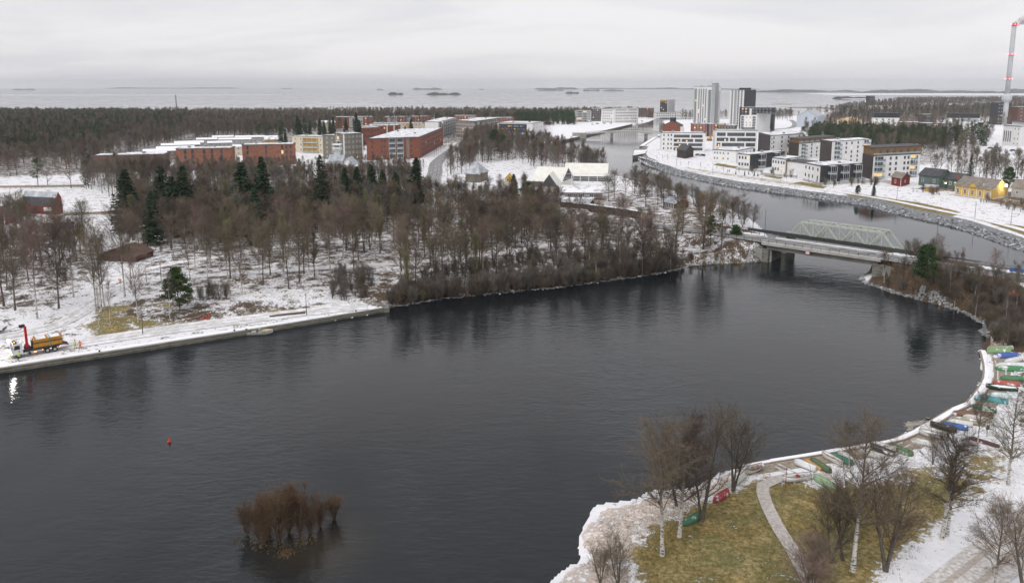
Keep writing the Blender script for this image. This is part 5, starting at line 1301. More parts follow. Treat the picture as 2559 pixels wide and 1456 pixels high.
B = Bld('power_plant_block', 'brown plant building cut by the frame edge beyond the chimney', 'building', (2540, 312), (2600, 312), 20, 268, W_BROWN); B.wins('a', 5, 5, 2, 1.5, lit=0)

# chimney
cb = at(2508, 312); ch = thing('chimney', 'tall pale grey chimney with three rings of red warning lights', 'chimney', (cb.x, cb.y, 2))
zt = top_z(cb, 62) - 2
M_CHIM = mat('chimney_concrete', (0.40, 0.42, 0.44), 0.8, (0.48, 0.50, 0.52), scale=0.1, detail=6)
zring = [top_z(cb, 138) - 2, top_z(cb, 199) - 2]; zc = top_z(cb, 250) - 2
MB().tube((0, 0, -1), (0, 0, zc), 3.3, 3.1, 24).build('lower_shaft', M_CHIM, ch, True)
b = MB(); b.tube((0, 0, zc - 3.2), (0, 0, zc + 0.4), 3.3, 5.9, 24); b.tube((0, 0, zc + 0.4), (0, 0, zc + 4.6), 5.9, 5.9, 24); b.tube((0, 0, zc + 4.6), (0, 0, zc + 8), 5.9, 3.0, 24); b.build('collar', M_CHIM, ch)
MB().tube((0, 0, zc + 7.9), (0, 0, zt), 2.9, 2.7, 24).build('upper_shaft', M_CHIM, ch, True)
MB().tube((0, 0, zt - 0.1), (0, 0, zt + 1.2), 2.5, 2.4, 24).build('flue', M_DARKST, ch)
for zr in (zt - 0.6, zring[0], zring[1]):
    g = MB().tube((0, 0, zr - 0.4), (0, 0, zr + 0.3), 3.9, 3.9, 20).build('gallery', mat('glowing_red_gallery', (0.30, 0.07, 0.07), 0.6, emit=(1, 0.05, 0.08), estr=0.5), ch)  # gallery glows itself, standing in for red light from its lamps
    for a in range(6):
        an = a * math.pi / 3 + 0.2; lamp_bulb(g, (4.2 * math.cos(an), 4.2 * math.sin(an), zr + 0.7), 0.6, (1.0, 0.06, 0.08), 4, 0)
mb = thing('radio_mast', 'thin lattice radio mast rising from the far wood against the sea', 'mast', tuple(at(442, 286)))
hm = top_z(at(442, 286), 240)
for a in range(3):
    an = a * 2.094; MB().tube((1.2 * math.cos(an), 1.2 * math.sin(an), 0), (0.3 * math.cos(an), 0.3 * math.sin(an), hm), 0.35, 0.25, 4).build('leg', M_DARKST, mb)
for i in range(12):
    z = hm * i / 12; k = 1.2 - 0.9 * i / 12; MB().tube((k, 0, z), (-k * 0.5, k * 0.86, z + hm / 12), 0.15, 0.15, 4).build('brace', M_DARKST, mb)

# left edge: barn, sheds
B = Bld('red_barn', 'red barn with a dark gambrel roof and red gable by the snowy field', 'barn', (61, 532), (142, 536), (158, 531), 3.0, W_RED, roof='flat', roofmat=M_ROOFD)
c = B.c; al = (c[1] - c[0]).normalized(); dp = c[3] - c[0]; rf = MB(); prof = [(0, 0.0), (0.13, 3.4), (0.5, 5.4), (0.87, 3.4), (1, 0.0)]
L0 = [(c[0] - al * .4 + dp * t) for t, z in prof]; L1 = [(c[1] + al * .0 + dp * t) for t, z in prof]
for i in range(4):
    z0, z1 = B.h + prof[i][1], B.h + prof[i + 1][1]
    rf.face([(L0[i].x, L0[i].y, z0), (L1[i].x, L1[i].y, z0), (L1[i + 1].x, L1[i + 1].y, z1), (L0[i + 1].x, L0[i + 1].y, z1)], 0 if i in (0, 3) else 1)
rf.build('gambrel_roof', [M_ROOFD, M_ROOFG], B.o)
gb = MB(); gb.face([(p.x, p.y, B.h + z) for p, (t, z) in zip(L1, prof)]); gb.build('gable', W_RED, B.o); gb = MB(); gb.face([((p + al * .4).x, (p + al * .4).y, B.h + z) for p, (t, z) in zip(L0, prof)]); gb.build('gable', W_RED, B.o)
B.panel('a', 0.62, 0.86, 1.2, 2.6, W_WHITE, 'white_door', 0.12)
B = Bld('play_tower', 'small red play tower with pointed grey roof beside the barn', 'play tower', (33, 542), (52, 542), 3.5, 4.5, W_RED, roof='gablea1.2', roofmat=M_ROOFD)
B = Bld('red_pavilion', 'red pavilion with posts and dark roof cut by the frame edge', 'pavilion', (-26, 562), (17, 562), 5.0, 4.2, W_RED, roof='gableb2.0', roofmat=M_ROOFD)
for t in (0.1, 0.5, 0.9): B.panel('a', t - 0.03, t + 0.03, 0, 4.2, M_FRAME, 'post', 0.15)
B = Bld('brown_shed', 'dark brown shed with a broad gable under bare birches', 'shed', (246, 652), (338, 656), 8.0, 1.8, wallmat('brown_boards', (0.10, 0.045, 0.035), (0.07, 0.035, 0.028)), roof='gableb2.0', roofmat=wallmat('rust_roof', (0.075, 0.04, 0.03), (0.12, 0.07, 0.05)))
B.door('a', 0.5, 1.2, 1.6)
bt = thing('blue_container', 'blue tarpaulin covered container among the bare trees', 'container', tuple(at(146, 572)), 0.15)
MB().box((0, 0, 1.2), (9, 2.6, 2.4)).build('body', mat('blue_tarp', (0.03, 0.07, 0.22), 0.6, (0.06, 0.11, 0.28), scale=1.0), bt); MB().box((0, 0, 2.46), (9.1, 2.7, 0.1)).build('snow_cover', M_SNOW, bt)
for x in (-3, 0, 3): MB().box((x, -1.33, 1.2), (0.08, 0.05, 2.3)).build('strap', M_DARKST, bt)
sl = thing('play_slide', 'red play slide with a yellow hut on the snowy play ground', 'slide', tuple(at(185, 590)), 0.2)
b = MB(); b.hull([(-3, -0.6, 0.1), (2.2, -0.6, 0.9), (2.2, 0.6, 0.9), (-3, 0.6, 0.1), (-3, -0.6, 0.6), (2.2, -0.6, 1.7), (2.2, 0.6, 1.7), (-3, 0.6, 0.6)], [(0, 3, 2, 1), (0, 1, 5, 4), (3, 7, 6, 2), (1, 2, 6, 5), (0, 4, 7, 3)])
b.build('chute', mat('red_plastic', (0.42, 0.03, 0.04), 0.45, (0.36, 0.03, 0.04)), sl); MB().box((1.6, 1.6, 1.6), (1.6, 1.6, 2.2)).build('hut', W_OCHRE, sl)
b = MB(); b.hull([(0.6, 0.6, 2.7), (2.6, 0.6, 2.7), (2.6, 2.6, 2.7), (0.6, 2.6, 2.7), (1.6, 1.6, 3.9)], [(0, 1, 4), (1, 2, 4), (2, 3, 4), (3, 0, 4)]); b.build('hut_roof', M_ROOFD, sl)
ff = thing('field_fence', 'long pale board fence along the snowy field behind the barn', 'fence', tuple(at(160, 540)))
for (a, c_) in (((160, 541), (300, 535)), ((0, 471), (90, 470)), ((90, 470), (210, 468))):
    p, q = at(*a) - ff.location, at(*c_) - ff.location
    MB().bar((p.x, p.y, 0.8), (q.x, q.y, 0.8), 0.08, 1.0).build('board', M_WOOD, ff)
    for t in np.linspace(0, 1, 8): MB().box((p.x + (q.x - p.x) * t, p.y + (q.y - p.y) * t, 0.7), (0.15, 0.15, 1.5)).build('post', M_WOOD, ff)

# ------------------------------------------------------------------ trees
M_TWIG = mat('brown_twigs', (0.126, 0.096, 0.070), 0.9, vary=0.42)
M_TWIGR = mat('reddish_twigs', (0.145, 0.106, 0.082), 0.9, vary=0.42)
M_TWIGO = mat('olive_twigs', (0.165, 0.145, 0.080), 0.9, vary=0.30)
M_TWIGG = mat('grey_twigs', (0.135, 0.120, 0.104), 0.9, vary=0.40)
M_LARCH = mat('ochre_larch_twigs', (0.17, 0.10, 0.045), 0.9, vary=0.15)
M_BARK = mat('dark_bark', (0.065, 0.055, 0.045), 0.95, (0.13, 0.11, 0.09), scale=2.5, detail=5)
M_BIRCH = mat('birch_bark', (0.55, 0.53, 0.49), 0.8, (0.06, 0.055, 0.05), scale=2.4, detail=5, contrast=(0.52, 0.62), stretch=(1, 1, 2.2))
_n, _l = M_BIRCH.node_tree.nodes, M_BIRCH.node_tree.links          # white below, brown young wood above
_tc, _sz, _mr, _mx = _n.new('ShaderNodeTexCoord'), _n.new('ShaderNodeSeparateXYZ'), _n.new('ShaderNodeMapRange'), _n.new('ShaderNodeMix')
_mx.data_type = 'RGBA'; _mr.inputs['From Min'].default_value = 2.5; _mr.inputs['From Max'].default_value = 7.0; _mx.inputs['B'].default_value = (0.13, 0.10, 0.08, 1)
_l.new(_tc.outputs['Object'], _sz.inputs[0]); _l.new(_sz.outputs['Z'], _mr.inputs['Value']); _l.new(_mr.outputs['Result'], _mx.inputs['Factor'])
_l.new(next(x for x in _n if x.type == 'VALTORGB').outputs['Color'], _mx.inputs['A']); _l.new(_mx.outputs['Result'], _n['Principled BSDF'].inputs['Base Color'])
M_GBARK = mat('olive_bark', (0.13, 0.115, 0.06), 0.9, (0.075, 0.068, 0.04), scale=1.5, detail=5)
M_NEEDLE = mat('spruce_needles', (0.020, 0.040, 0.020), 0.8, (0.040, 0.066, 0.030), scale=1.6, vary=0.22, spec=0.25)
M_PINE = mat('pine_needles', (0.032, 0.060, 0.022), 0.8, (0.065, 0.100, 0.036), scale=1.2, vary=0.20, spec=0.25)
M_PBARK = mat('pine_bark', (0.11, 0.06, 0.035), 0.9, (0.07, 0.045, 0.03), scale=2.0)

class TreeGeo:
    """arrays of limbs (tubes) and twigs (slim three-sided blades)"""
    def __init__(s): s.V, s.F, s.n = [], [], 0
    def tubes(s, P, rad, k):
        """one tapering tube along polyline P (m,3)"""
        P = np.asarray(P); m = len(P)
        d = np.gradient(P, axis=0); d /= np.linalg.norm(d, axis=1)[:, None] + 1e-9
        ref = np.where(np.abs(d[:, 2:3]) > 0.9, np.array([[1.0, 0, 0]]), np.array([[0, 0, 1.0]]))
        a = np.cross(d, ref); a /= np.linalg.norm(a, axis=1)[:, None] + 1e-9; b = np.cross(d, a)
        t = np.arange(k) * 2 * np.pi / k
        ring = P[:, None, :] + rad[:, None, None] * (np.cos(t)[None, :, None] * a[:, None, :] + np.sin(t)[None, :, None] * b[:, None, :])
        s.V.append(ring.reshape(-1, 3)); i0 = s.n; s.n += m * k
        idx = i0 + np.arange(m * k).reshape(m, k); nx = np.roll(idx, -1, 1)
        q = np.stack([idx[:-1], nx[:-1], nx[1:], idx[1:]], -1).reshape(-1, 4)
        s.F.append(np.concatenate([q[:, [0, 1, 2]], q[:, [0, 2, 3]]]))
    def blades(s, p0, p1, w, rg):
        """thin triangles from p0 (n,3) to p1 (n,3), base width w"""
        if len(p0) == 0: return
        d = p1 - p0; r = rg.normal(size=d.shape); c = np.cross(d, r); c /= np.linalg.norm(c, axis=1)[:, None] + 1e-9
        h = c * (np.asarray(w).reshape(-1, 1) if np.ndim(w) else w) / 2
        V = np.stack([p0 - h, p0 + h, p1], 1).reshape(-1, 3)
        i = s.n + np.arange(len(V)).reshape(-1, 3); s.n += len(V); s.V.append(V); s.F.append(i)
    def mesh(s, name, m):
        return mesh_np(name, np.concatenate(s.V), np.concatenate(s.F), m)
    def arrays(s): return np.concatenate(s.V), np.concatenate(s.F)

def unit(v): return v / (np.linalg.norm(v, axis=-1, keepdims=True) + 1e-9)

def bare_tree(seed, H=14.0, r=0.17, start=0.3, limbs=34, spread=0.24, up=0.75, sub=7, twig=6, tw=0.022, tl=0.9, stems=1, droop=0.0, lean=0.03, k=6):
    """leafless broadleaf tree: (trunk geometry, crown geometry)"""
    rg = np.random.default_rng(seed); T, C = TreeGeo(), TreeGeo()
    for st in range(stems):
        hh = H * (1 if st == 0 else rg.uniform(0.75, 0.95)); rr = r * (1 if st == 0 else 0.75)
        az = rg.uniform(0, 6.28); ln = lean if stems == 1 else rg.uniform(0.10, 0.24)
        t = np.linspace(0, 1, 9); wob = np.cumsum(rg.normal(0, 0.012, (9, 2)), 0) * hh * 0.5
        P = np.column_stack([np.cos(az) * ln * hh * t + wob[:, 0] * t, np.sin(az) * ln * hh * t + wob[:, 1] * t, hh * t - (0.15 if st == 0 else 0.1)])
        rad = rr * (1 - t) ** 0.85 + 0.012; rad[0] *= 1.35
        T.tubes(P, rad, k)
        n = limbs if stems == 1 else int(limbs / stems) + 4
        hs = start + (0.98 - start) * rg.random(n) ** 0.9
        for i in range(n):
            f = hs[i]; base = np.array([np.interp(f, t, P[:, j]) for j in range(3)])
            rel = (f - start) / (1 - start)
            L = hh * spread * (0.55 + 0.9 * math.sin(math.pi * min(1, 0.22 + rel * 0.78))) * rg.uniform(0.75, 1.2)
            a = rg.uniform(0, 6.28); e = up * rg.uniform(0.75, 1.25) + 0.25 * rel
            d0 = np.array([math.cos(a) * math.cos(e), math.sin(a) * math.cos(e), math.sin(e)])
            q = [base]; d = d0
            for j in range(4):
                d = unit(d + rg.normal(0, 0.14, 3) + np.array([0, 0, 0.13 - droop * (j + 1) * 0.35])); q.append(q[-1] + d * L / 4)
            q = np.array(q); lr = max(0.016, rr * 0.42 * (1 - f * 0.65))
            C.tubes(q, lr * np.array([1, 0.8, 0.6, 0.42, 0.2]), 3)
            # side branches
            ft = rg.uniform(0.18, 1.0, sub); ix = ft * 4
            b0 = np.stack([np.interp(ix, range(5), q[:, j]) for j in range(3)], 1)
            bd = unit(unit(q[-1] - q[0]) + rg.normal(0, 0.62, (sub, 3)) + np.array([0, 0, 0.22 - droop]))
            bl = L * rg.uniform(0.28, 0.52, sub) * (1.15 - 0.5 * ft)
            bm = b0 + bd * bl[:, None] * 0.5; bd2 = unit(bd + rg.normal(0, 0.2, bd.shape) + np.array([0, 0, 0.12 - droop * 1.4])); b1 = bm + bd2 * bl[:, None] * 0.5
            C.blades(b0, bm + (bm - b0) * 0.6, lr * 0.75, rg); C.blades(bm, b1, lr * 0.5, rg)
            # twigs
            s0 = np.repeat(b0, twig, 0); s1 = np.repeat(bm, twig, 0); s2 = np.repeat(b1, twig, 0)
            u = rg.random((sub * twig, 1)); o = np.where(u < 0.5, s0 + (s1 - s0) * u * 2, s1 + (s2 - s1) * (u * 2 - 1))
            td = unit(np.repeat(bd2, twig, 0) + rg.normal(0, 0.55, o.shape) + np.array([0, 0, 0.16 - droop * 2.2]))
            C.blades(o, o + td * tl * rg.uniform(0.5, 1.3, (len(o), 1)), tw, rg)
        # leader twigs
        o = np.repeat(P[-1:], 14, 0) - np.array([0, 0, 1]) * rg.random((14, 1)) * hh * 0.16
        C.blades(o, o + unit(rg.normal(0, 0.5, (14, 3)) + np.array([0, 0, 0.9])) * tl * 1.3, tw * 1.3, rg)
    return T, C

def spruce(seed, H=16.0, width=0.19, whorls=34, per=8, start=0.06, k=6, dens=9, ragged=0.25, size=1.0):
    rg = np.random.default_rng(seed); T, C = TreeGeo(), TreeGeo()
    t = np.linspace(0, 1, 6); T.tubes(np.column_stack([0 * t, 0 * t, H * t - 0.15]), 0.013 * H * (1 - t) + 0.01, k)
    for w in range(whorls):
        f = start + (1 - start) * (w / (whorls - 1)) ** 0.95
        L = H * width * (1 - f) ** 0.82 * (1 if f > 0.2 else 0.85) + 0.18
        for j in range(per):
            a = rg.uniform(0, 6.28); l_ = L * rg.uniform(1 - ragged, 1 + ragged * 0.6)
            dirv = np.array([math.cos(a), math.sin(a), 0]); n = max(3, int(dens * (0.35 + 0.65 * l_ / (H * width))))
            u = rg.random((n, 1)) ** 0.75
            dz = -0.32 * l_ * u + 0.18 * l_ * u ** 2
            o = np.array([0, 0, H * f]) + dirv * u * l_ + np.array([0, 0, 1]) * dz + rg.normal(0, 0.07, (n, 3))
            side = np.array([-dirv[1], dirv[0], 0])
            e = o + dirv * rg.uniform(0.25, 0.55, (n, 1)) * (0.35 + 0.1 * l_) * size + side * rg.normal(0, 0.36, (n, 1)) * (0.5 + 0.28 * l_) * size + np.array([0, 0, -1]) * rg.uniform(0.02, 0.30, (n, 1)) * size
            C.blades(o, e, rg.uniform(0.18, 0.42, n) * size, rg)
    o = np.repeat(np.array([[0, 0, H * 0.97]]), 6, 0); C.blades(o, o + unit(rg.normal(0, 0.25, (6, 3)) + [0, 0, 1]) * 0.7, 0.14, rg)
    return T, C

def pine(seed, H=14.0, start=0.45, clumps=60, crown=0.23, csize=1.15, per=60, k=6, fall=1.0):
    rg = np.random.default_rng(seed); T, C = TreeGeo(), TreeGeo()
    t = np.linspace(0, 1, 7); wob = np.cumsum(rg.normal(0, 0.01, (7, 2)), 0) * H
    P = np.column_stack([wob[:, 0] * t, wob[:, 1] * t, H * 0.94 * t - 0.15]); T.tubes(P, 0.013 * H * (1 - t * 0.9) + 0.01, k)
    for c in range(clumps):
        f = start + (1 - start) * rg.random() ** 0.8; rel = (f - start) / (1 - start)
        R_ = H * crown * math.sin(math.pi * min(1, 0.30 + rel * 0.66)) ** fall
        a = rg.uniform(0, 6.28); rr = R_ * rg.random() ** 0.5
        base = np.array([np.interp(f * 0.96, t, P[:, 0]), np.interp(f * 0.96, t, P[:, 1]), H * f * 0.93])
        ctr = base + np.array([math.cos(a) * rr, math.sin(a) * rr, 0.25 * rr])
        T.tubes(np.array([base - [0, 0, 0.3], (base + ctr) / 2 - [0, 0, .12], ctr]), np.array([0.06, 0.04, 0.015]) * H / 14, 3)
        n = per; o = ctr + rg.normal(0, 0.34, (n, 3)) * csize * np.array([1, 1, 0.55])
        e = o + unit(rg.normal(0, 0.6, (n, 3)) + np.array([0, 0, 0.5])) * rg.uniform(0.25, 0.6, (n, 1)) * csize * 0.8
        C.blades(o, e, rg.uniform(0.10, 0.26, n) * csize, rg)
    return T, C

def kind(name, geos, mt, mc):
    """tree kind: list of (trunk mesh, crown mesh, height)"""
    return [(T.mesh(name + '_trunk', mt), C.mesh(name + '_crown', mc), h) for (T, C), h in geos]

K = {}
K['birch'] = kind('birch', [(bare_tree(20 + i, H=14, r=0.15, start=0.30, limbs=46, spread=0.23, up=0.72, droop=0.10, tw=0.032, sub=8, twig=8), 14) for i in range(5)], M_BIRCH, M_TWIGR)
K['alder'] = kind('alder', [(bare_tree(40 + i, H=13, r=0.17, start=0.24, limbs=48, spread=0.27, up=0.7, tw=0.034, sub=8, twig=8), 13) for i in range(5)], M_BARK, M_TWIG)
K['grey'] = kind('grey_alder', [(bare_tree(60 + i, H=9, r=0.10, start=0.12, limbs=40, spread=0.27, up=0.85, tw=0.026, tl=0.8, stems=3, sub=8, twig=7), 9) for i in range(4)], M_BARK, M_TWIGG)
K['aspen'] = kind('aspen', [(bare_tree(80 + i, H=16, r=0.20, start=0.25, limbs=60, spread=0.15, up=1.05, tw=0.034, tl=0.9, sub=8, twig=8), 16) for i in range(3)], M_GBARK, M_TWIGO)
K['larch'] = kind('larch', [(bare_tree(90 + i, H=15, r=0.22, start=0.12, limbs=80, spread=0.20, up=0.15, droop=0.05, tw=0.035, tl=0.6, sub=8), 15) for i in range(2)], M_BARK, M_LARCH)
K['sapling'] = kind('sapling', [(bare_tree(100 + i, H=7, r=0.06, start=0.25, limbs=26, spread=0.17, up=0.9, tw=0.02, tl=0.6, sub=5, twig=4), 7) for i in range(3)], M_BIRCH, M_TWIGR)
K['spruce'] = kind('spruce', [(spruce(110 + i, 17, 0.20 + 0.02 * (i % 2), 40, 10, dens=12, size=1.35), 17) for i in range(4)], M_BARK, M_NEEDLE)
K['bigspruce'] = kind('big_spruce', [(spruce(120, 24, 0.22, 44, 10, dens=13, size=1.3), 24)], M_BARK, M_NEEDLE)
K['pine'] = kind('pine', [(pine(130 + i, 13, 0.35, 64, 0.24), 13) for i in range(3)], M_PBARK, M_PINE)
K['roundpine'] = kind('round_pine', [(pine(140 + i, 9, 0.12, 90, 0.30, 1.0, 80), 9) for i in range(3)], M_PBARK, M_PINE)
# trees close to the camera, finer twigs
K['near_birch'] = kind('birch', [(bare_tree(150 + i, H=13, r=0.16, start=0.30, limbs=46, spread=0.23, up=0.62, droop=0.10, tw=0.013, tl=0.8, sub=12, twig=14, k=9), 13) for i in range(3)], M_BIRCH, M_TWIG)
K['near_alder'] = kind('alder', [(bare_tree(160 + i, H=11, r=0.20, start=0.16, limbs=44, spread=0.33, up=0.72, tw=0.013, tl=0.8, sub=12, twig=14, stems=2 + i % 2, k=9), 11) for i in range(3)], M_BARK, M_TWIG)
K['near_bush'] = kind('willow', [(bare_tree(170 + i, H=6, r=0.07, start=0.08, limbs=44, spread=0.34, up=0.8, tw=0.011, tl=0.6, sub=9, twig=8, stems=4), 6) for i in range(2)], M_BARK, M_TWIGR)

TREE_COUNT = {}
def tree(kd, p, h, label, cat='tree', group=None, name=None, i=None, rot=None, wid=1.0):
    var = K[kd]; T, C, h0 = var[random.randrange(len(var)) if i is None else i % len(var)]
    nm = name or {'birch': 'birch_tree', 'near_birch': 'birch_tree', 'alder': 'alder_tree', 'near_alder': 'alder_tree', 'grey': 'alder_shrub', 'aspen': 'aspen_tree', 'larch': 'larch_tree', 'sapling': 'young_birch',
                  'spruce': 'spruce_tree', 'bigspruce': 'spruce_tree', 'pine': 'pine_tree', 'roundpine': 'pine_tree', 'near_bush': 'willow_shrub'}[kd]
    o = thing(nm, label, cat, (p[0], p[1], p[2]), random.uniform(0, 6.28) if rot is None else rot, group)
    s = h / h0; o.scale = (s * wid, s * wid, s)
    link('trunk', T, o); link('crown', C, o)
    TREE_COUNT[kd] = TREE_COUNT.get(kd, 0) + 1
    return o

KEEP = []            # places kept free of scattered trees: (x, y, radius)
def free(x, y, marg=1.2):
    P = np.array([[x, y]])
    for key in ROADS:
        L, w, _ = ROADS[key]
        if np.min(np.hypot(L[:, 0] - x, L[:, 1] - y)) < w / 2 + marg + 1.0: return False
    return all((x - a) ** 2 + (y - b) ** 2 > r * r for a, b, r in KEEP)

for o in list(SC.objects):
    if o.type == 'EMPTY' and o.get('category') in ('apartment block', 'house', 'barn', 'shed', 'hall', 'tent', 'pavilion', 'frame', 'tower block', 'building', 'container', 'slide', 'play tower', 'kiosk', 'hoarding', 'tower'):
        for c in o.children:
            if c.name.split('.')[0] in ('wall', 'body', 'chute', 'arch_bar', 'wall_panel'):
                vs = [o.location + c.location + v.co for v in c.data.vertices]
                n = len(vs); 
                xs = [v.x for v in vs]; ys = [v.y for v in vs]; cx, cy = sum(xs) / n, sum(ys) / n
                w = math.hypot(max(xs) - min(xs), max(ys) - min(ys)) / 2
                if w < 22: KEEP.append((cx, cy, w * 0.85 + 1))
                else:
                    for tx in np.linspace(min(xs), max(xs), 5):
                        for ty in np.linspace(min(ys), max(ys), 5): KEEP.append((tx, ty, w / 4 + 1))

def scatter(poly, n, sp, seed, z=2.2, marg=1.2, shore=0.6):
    """n spots spread over a picture-drawn patch of ground, at least sp apart, clear of ways, buildings and water"""
    Q = atn(poly, z); rg = np.random.default_rng(seed); lo, hi = Q.min(0), Q.max(0); out = []
    cand = rg.uniform(lo, hi, (n * 40, 2)); cand = cand[inside(cand, Q)]
    if len(cand) == 0: return []
    sd = land_fields(cand)[0]; cand = cand[sd > shore]
    for x, y in cand:
        if len(out) >= n: break
        if any((x - a) ** 2 + (y - b) ** 2 < sp * sp for a, b in out): continue
        if free(x, y, marg): out.append((x, y))
    zs = ground(np.array(out)) if out else []
    return [(x, y, float(zz)) for (x, y), zz in zip(out, zs)]

# --- single trees, placed one by one (foot of the tree in the picture, row of its top)
def hand(kd, u, v, vt, label, **kw):
    p = on(u, v); h = (top_z(p, vt) - p.z) * 1.0
    return tree(kd, p, h, label, **kw)
# near shore
hand('near_birch', 1655, 1386, 1085, 'white stemmed birch leaning over the sandy shore, nearest the water edge', i=0, wid=1.28)
hand('near_birch', 1697, 1340, 1060, 'birch with thick pale trunk foot behind the green upturned boat', i=1, wid=1.28)
hand('near_alder', 1752, 1300, 1062, 'dark alder on the grass beside the green boat bow', i=0, wid=1.02)
hand('near_alder', 1832, 1225, 1055, 'rounded ochre topped alder at the pale boat near the shore bend', i=1, wid=1.09)
hand('near_alder', 1690, 1262, 1140, 'low spreading alder over the snowy waterline', i=2, wid=1.41)
hand('near_alder', 2075, 1405, 1225, 'dark many stemmed alder beside the gravel path', i=0, wid=1.15)
hand('near_alder', 2105, 1398, 1215, 'dark alder standing right next to the many stemmed alder by the path', i=2, wid=1.02)
hand('near_birch', 2130, 1425, 1075, 'tall white birch rising from the grass between the dark alders', i=2, wid=1.28)
hand('near_alder', 2213, 1425, 1190, 'dark two stemmed alder in the middle of the straw grass', i=1, wid=1.15)
hand('near_birch', 2352, 1345, 1085, 'birch pair stem at the edge of grass and snowy verge', i=0, wid=1.28)
hand('near_birch', 2365, 1338, 1115, 'slimmer birch leaning beside the birch pair at the verge', i=1, wid=1.28)
hand('near_birch', 2518, 1212, 1005, 'birch with a magpie nest on the snow near the frame edge', i=2, wid=1.28)
hand('near_birch', 2480, 1500, 1275, 'bare birch crown at the bottom edge over the slushy lane', i=0, wid=1.28)
hand('near_alder', 2560, 1490, 1290, 'reddish bare tree in the bottom corner over the lane', i=1, wid=1.28)
hand('near_bush', 2010, 1475, 1345, 'leafless willow shrub at the bottom edge beside the gravel path', i=0, wid=1.54)
hand('near_bush', 2030, 1505, 1360, 'dark willow shrub overlapping the lower end of the gravel path', i=1, wid=1.54)
hand('near_bush', 1500, 1460, 1360, 'thin reddish shrub on the pale sandy shore at the bottom edge', i=0, wid=1.28)
hand('near_bush', 1545, 1470, 1345, 'taller reddish shrub on the sandy shore at the bottom edge', i=1, wid=1.28)
hand('near_birch', 2120, 1170, 1062, 'small bare birch between the upturned boats and the water', i=1, wid=1.28)
hand('near_bush', 2330, 1160, 1085, 'slim bare sapling on the snow behind the boats', i=0, wid=0.90)
hand('near_birch', 2440, 1130, 990, 'bare young birch beside the long dark red canoe', i=0, wid=1.02)
# left bank, first rows
for u, v, vt, kd, lab in [(93, 797, 570, 'birch', 'thick leaning birch at the bend of the park road'), (10, 765, 560, 'alder', 'dark bare tree at the frame edge above the white pickup'), (38, 775, 590, 'alder', 'slim dark tree behind the white pickup'),
        (147, 770, 585, 'alder', 'dark bare tree beside the park road above the timber truck'), (184, 742, 560, 'birch', 'slim birch standing free on the snow left of the road bend'), (240, 780, 590, 'birch', 'birch clump stem on the brown grass island of the road fork, outer one'),
        (254, 777, 575, 'birch', 'tallest birch of the clump in the road fork'), (262, 774, 600, 'birch', 'inner birch of the clump in the road fork'), (312, 741, 520, 'birch', 'tall thin birch beside the yellow triangle sign'),
        (328, 724, 540, 'birch', 'second thin birch behind the triangle sign'), (346, 811, 640, 'birch', 'birch on the straw grass by the quay road lamp'), (425, 801, 690, 'sapling', 'young birch stem in front of the round pine'),
        (247, 811, 715, 'sapling', 'sapling at the lower tip of the road fork'), (276, 818, 710, 'sapling', 'second sapling at the lower tip of the road fork'), (137, 752, 640, 'sapling', 'thin young birch beside the dark tree at the road'),
        (356, 832, 755, 'sapling', 'tiny birch sapling on the quay side grass')]:
    hand(kd, u, v, vt, lab, wid=0.85)
hand('roundpine', 450, 775, 664, 'single dense green pine on the snow near the quay road', i=0, wid=1.0)
hand('bigspruce', 806, 575, 388, 'largest dark spruce in front of the white mansion', wid=1.1)
for u, v, vt, kd, lab in [(322, 578, 425, 'spruce', 'broad dark pine at the edge of the field trees'), (412, 580, 415, 'spruce', 'dark conifer, first of three behind the long wood'), (438, 590, 442, 'spruce', 'green pine in front of the three dark conifers'),
        (466, 580, 415, 'spruce', 'dark conifer below the orange brick block, farthest along'), (612, 578, 408, 'spruce', 'dark pine with broad crown before the second brick block'), (661, 572, 393, 'spruce', 'slim dark spruce beside the broad pine'),
        (642, 612, 470, 'spruce', 'green pine crown among the brown birches'), (385, 612, 478, 'spruce', 'tall green pine crown in the dense wood below the conifers'), (865, 545, 420, 'spruce', 'small spruce just past the mansion veranda'), (895, 540, 418, 'spruce', 'dark spruce below the mansion annex'),
        (930, 535, 412, 'spruce', 'spruce between the annex and the car road'), (958, 535, 425, 'spruce', 'thin spruce near the car road, smaller one'), (990, 540, 430, 'spruce', 'thin spruce near the car road before the tall one'), (1042, 535, 395, 'spruce', 'pointed spruce beside the curving car road'),
        (565, 620, 535, 'roundpine', 'green pine deep in the birch wood near the forest path'), (1283, 520, 436, 'spruce', 'dark spruce beside the small yellow cottage'), (1320, 540, 450, 'pine', 'green pine by the dark huts'), (1345, 540, 470, 'spruce', 'lower green spruce by the dark huts'),
        (1830, 640, 560, 'roundpine', 'bright green pine at the bridge ramp'), (1775, 610, 535, 'pine', 'green pine between the larch and the bridge ramp'), (1755, 640, 480, 'larch', 'tall ochre larch on the wooded tip before the bridge'), (1705, 585, 490, 'larch', 'tall rust coloured larch beside the hoarding wall'),
        (2312, 705, 606, 'roundpine', 'green pine on the spit at the bridge end'), (2143, 486, 462, 'roundpine', 'small dark pine on the snowy bank, thicker one'), (2182, 490, 455, 'spruce', 'young spruce on the snowy bank beside the small pine'),
        (2420, 462, 390, 'bigspruce', 'broad dark spruce behind the yellow house roof'), (2520, 470, 415, 'roundpine', 'round green pine behind the lamp at the yellow house')]:
    hand(kd, u, v, vt, lab, i=len(lab), wid=(1.7 if lab.startswith(('broad', 'green pine in', 'dark pine')) else 1.3) if u < 1400 else 1.0)
for i_, (u, v, vt) in enumerate([(1235, 385, 322), (1255, 392, 335)]): hand('roundpine', u, v, vt, ['green pine row end beside the car road, nearer the avenue', 'green pine beside the first one along the car road'][i_])
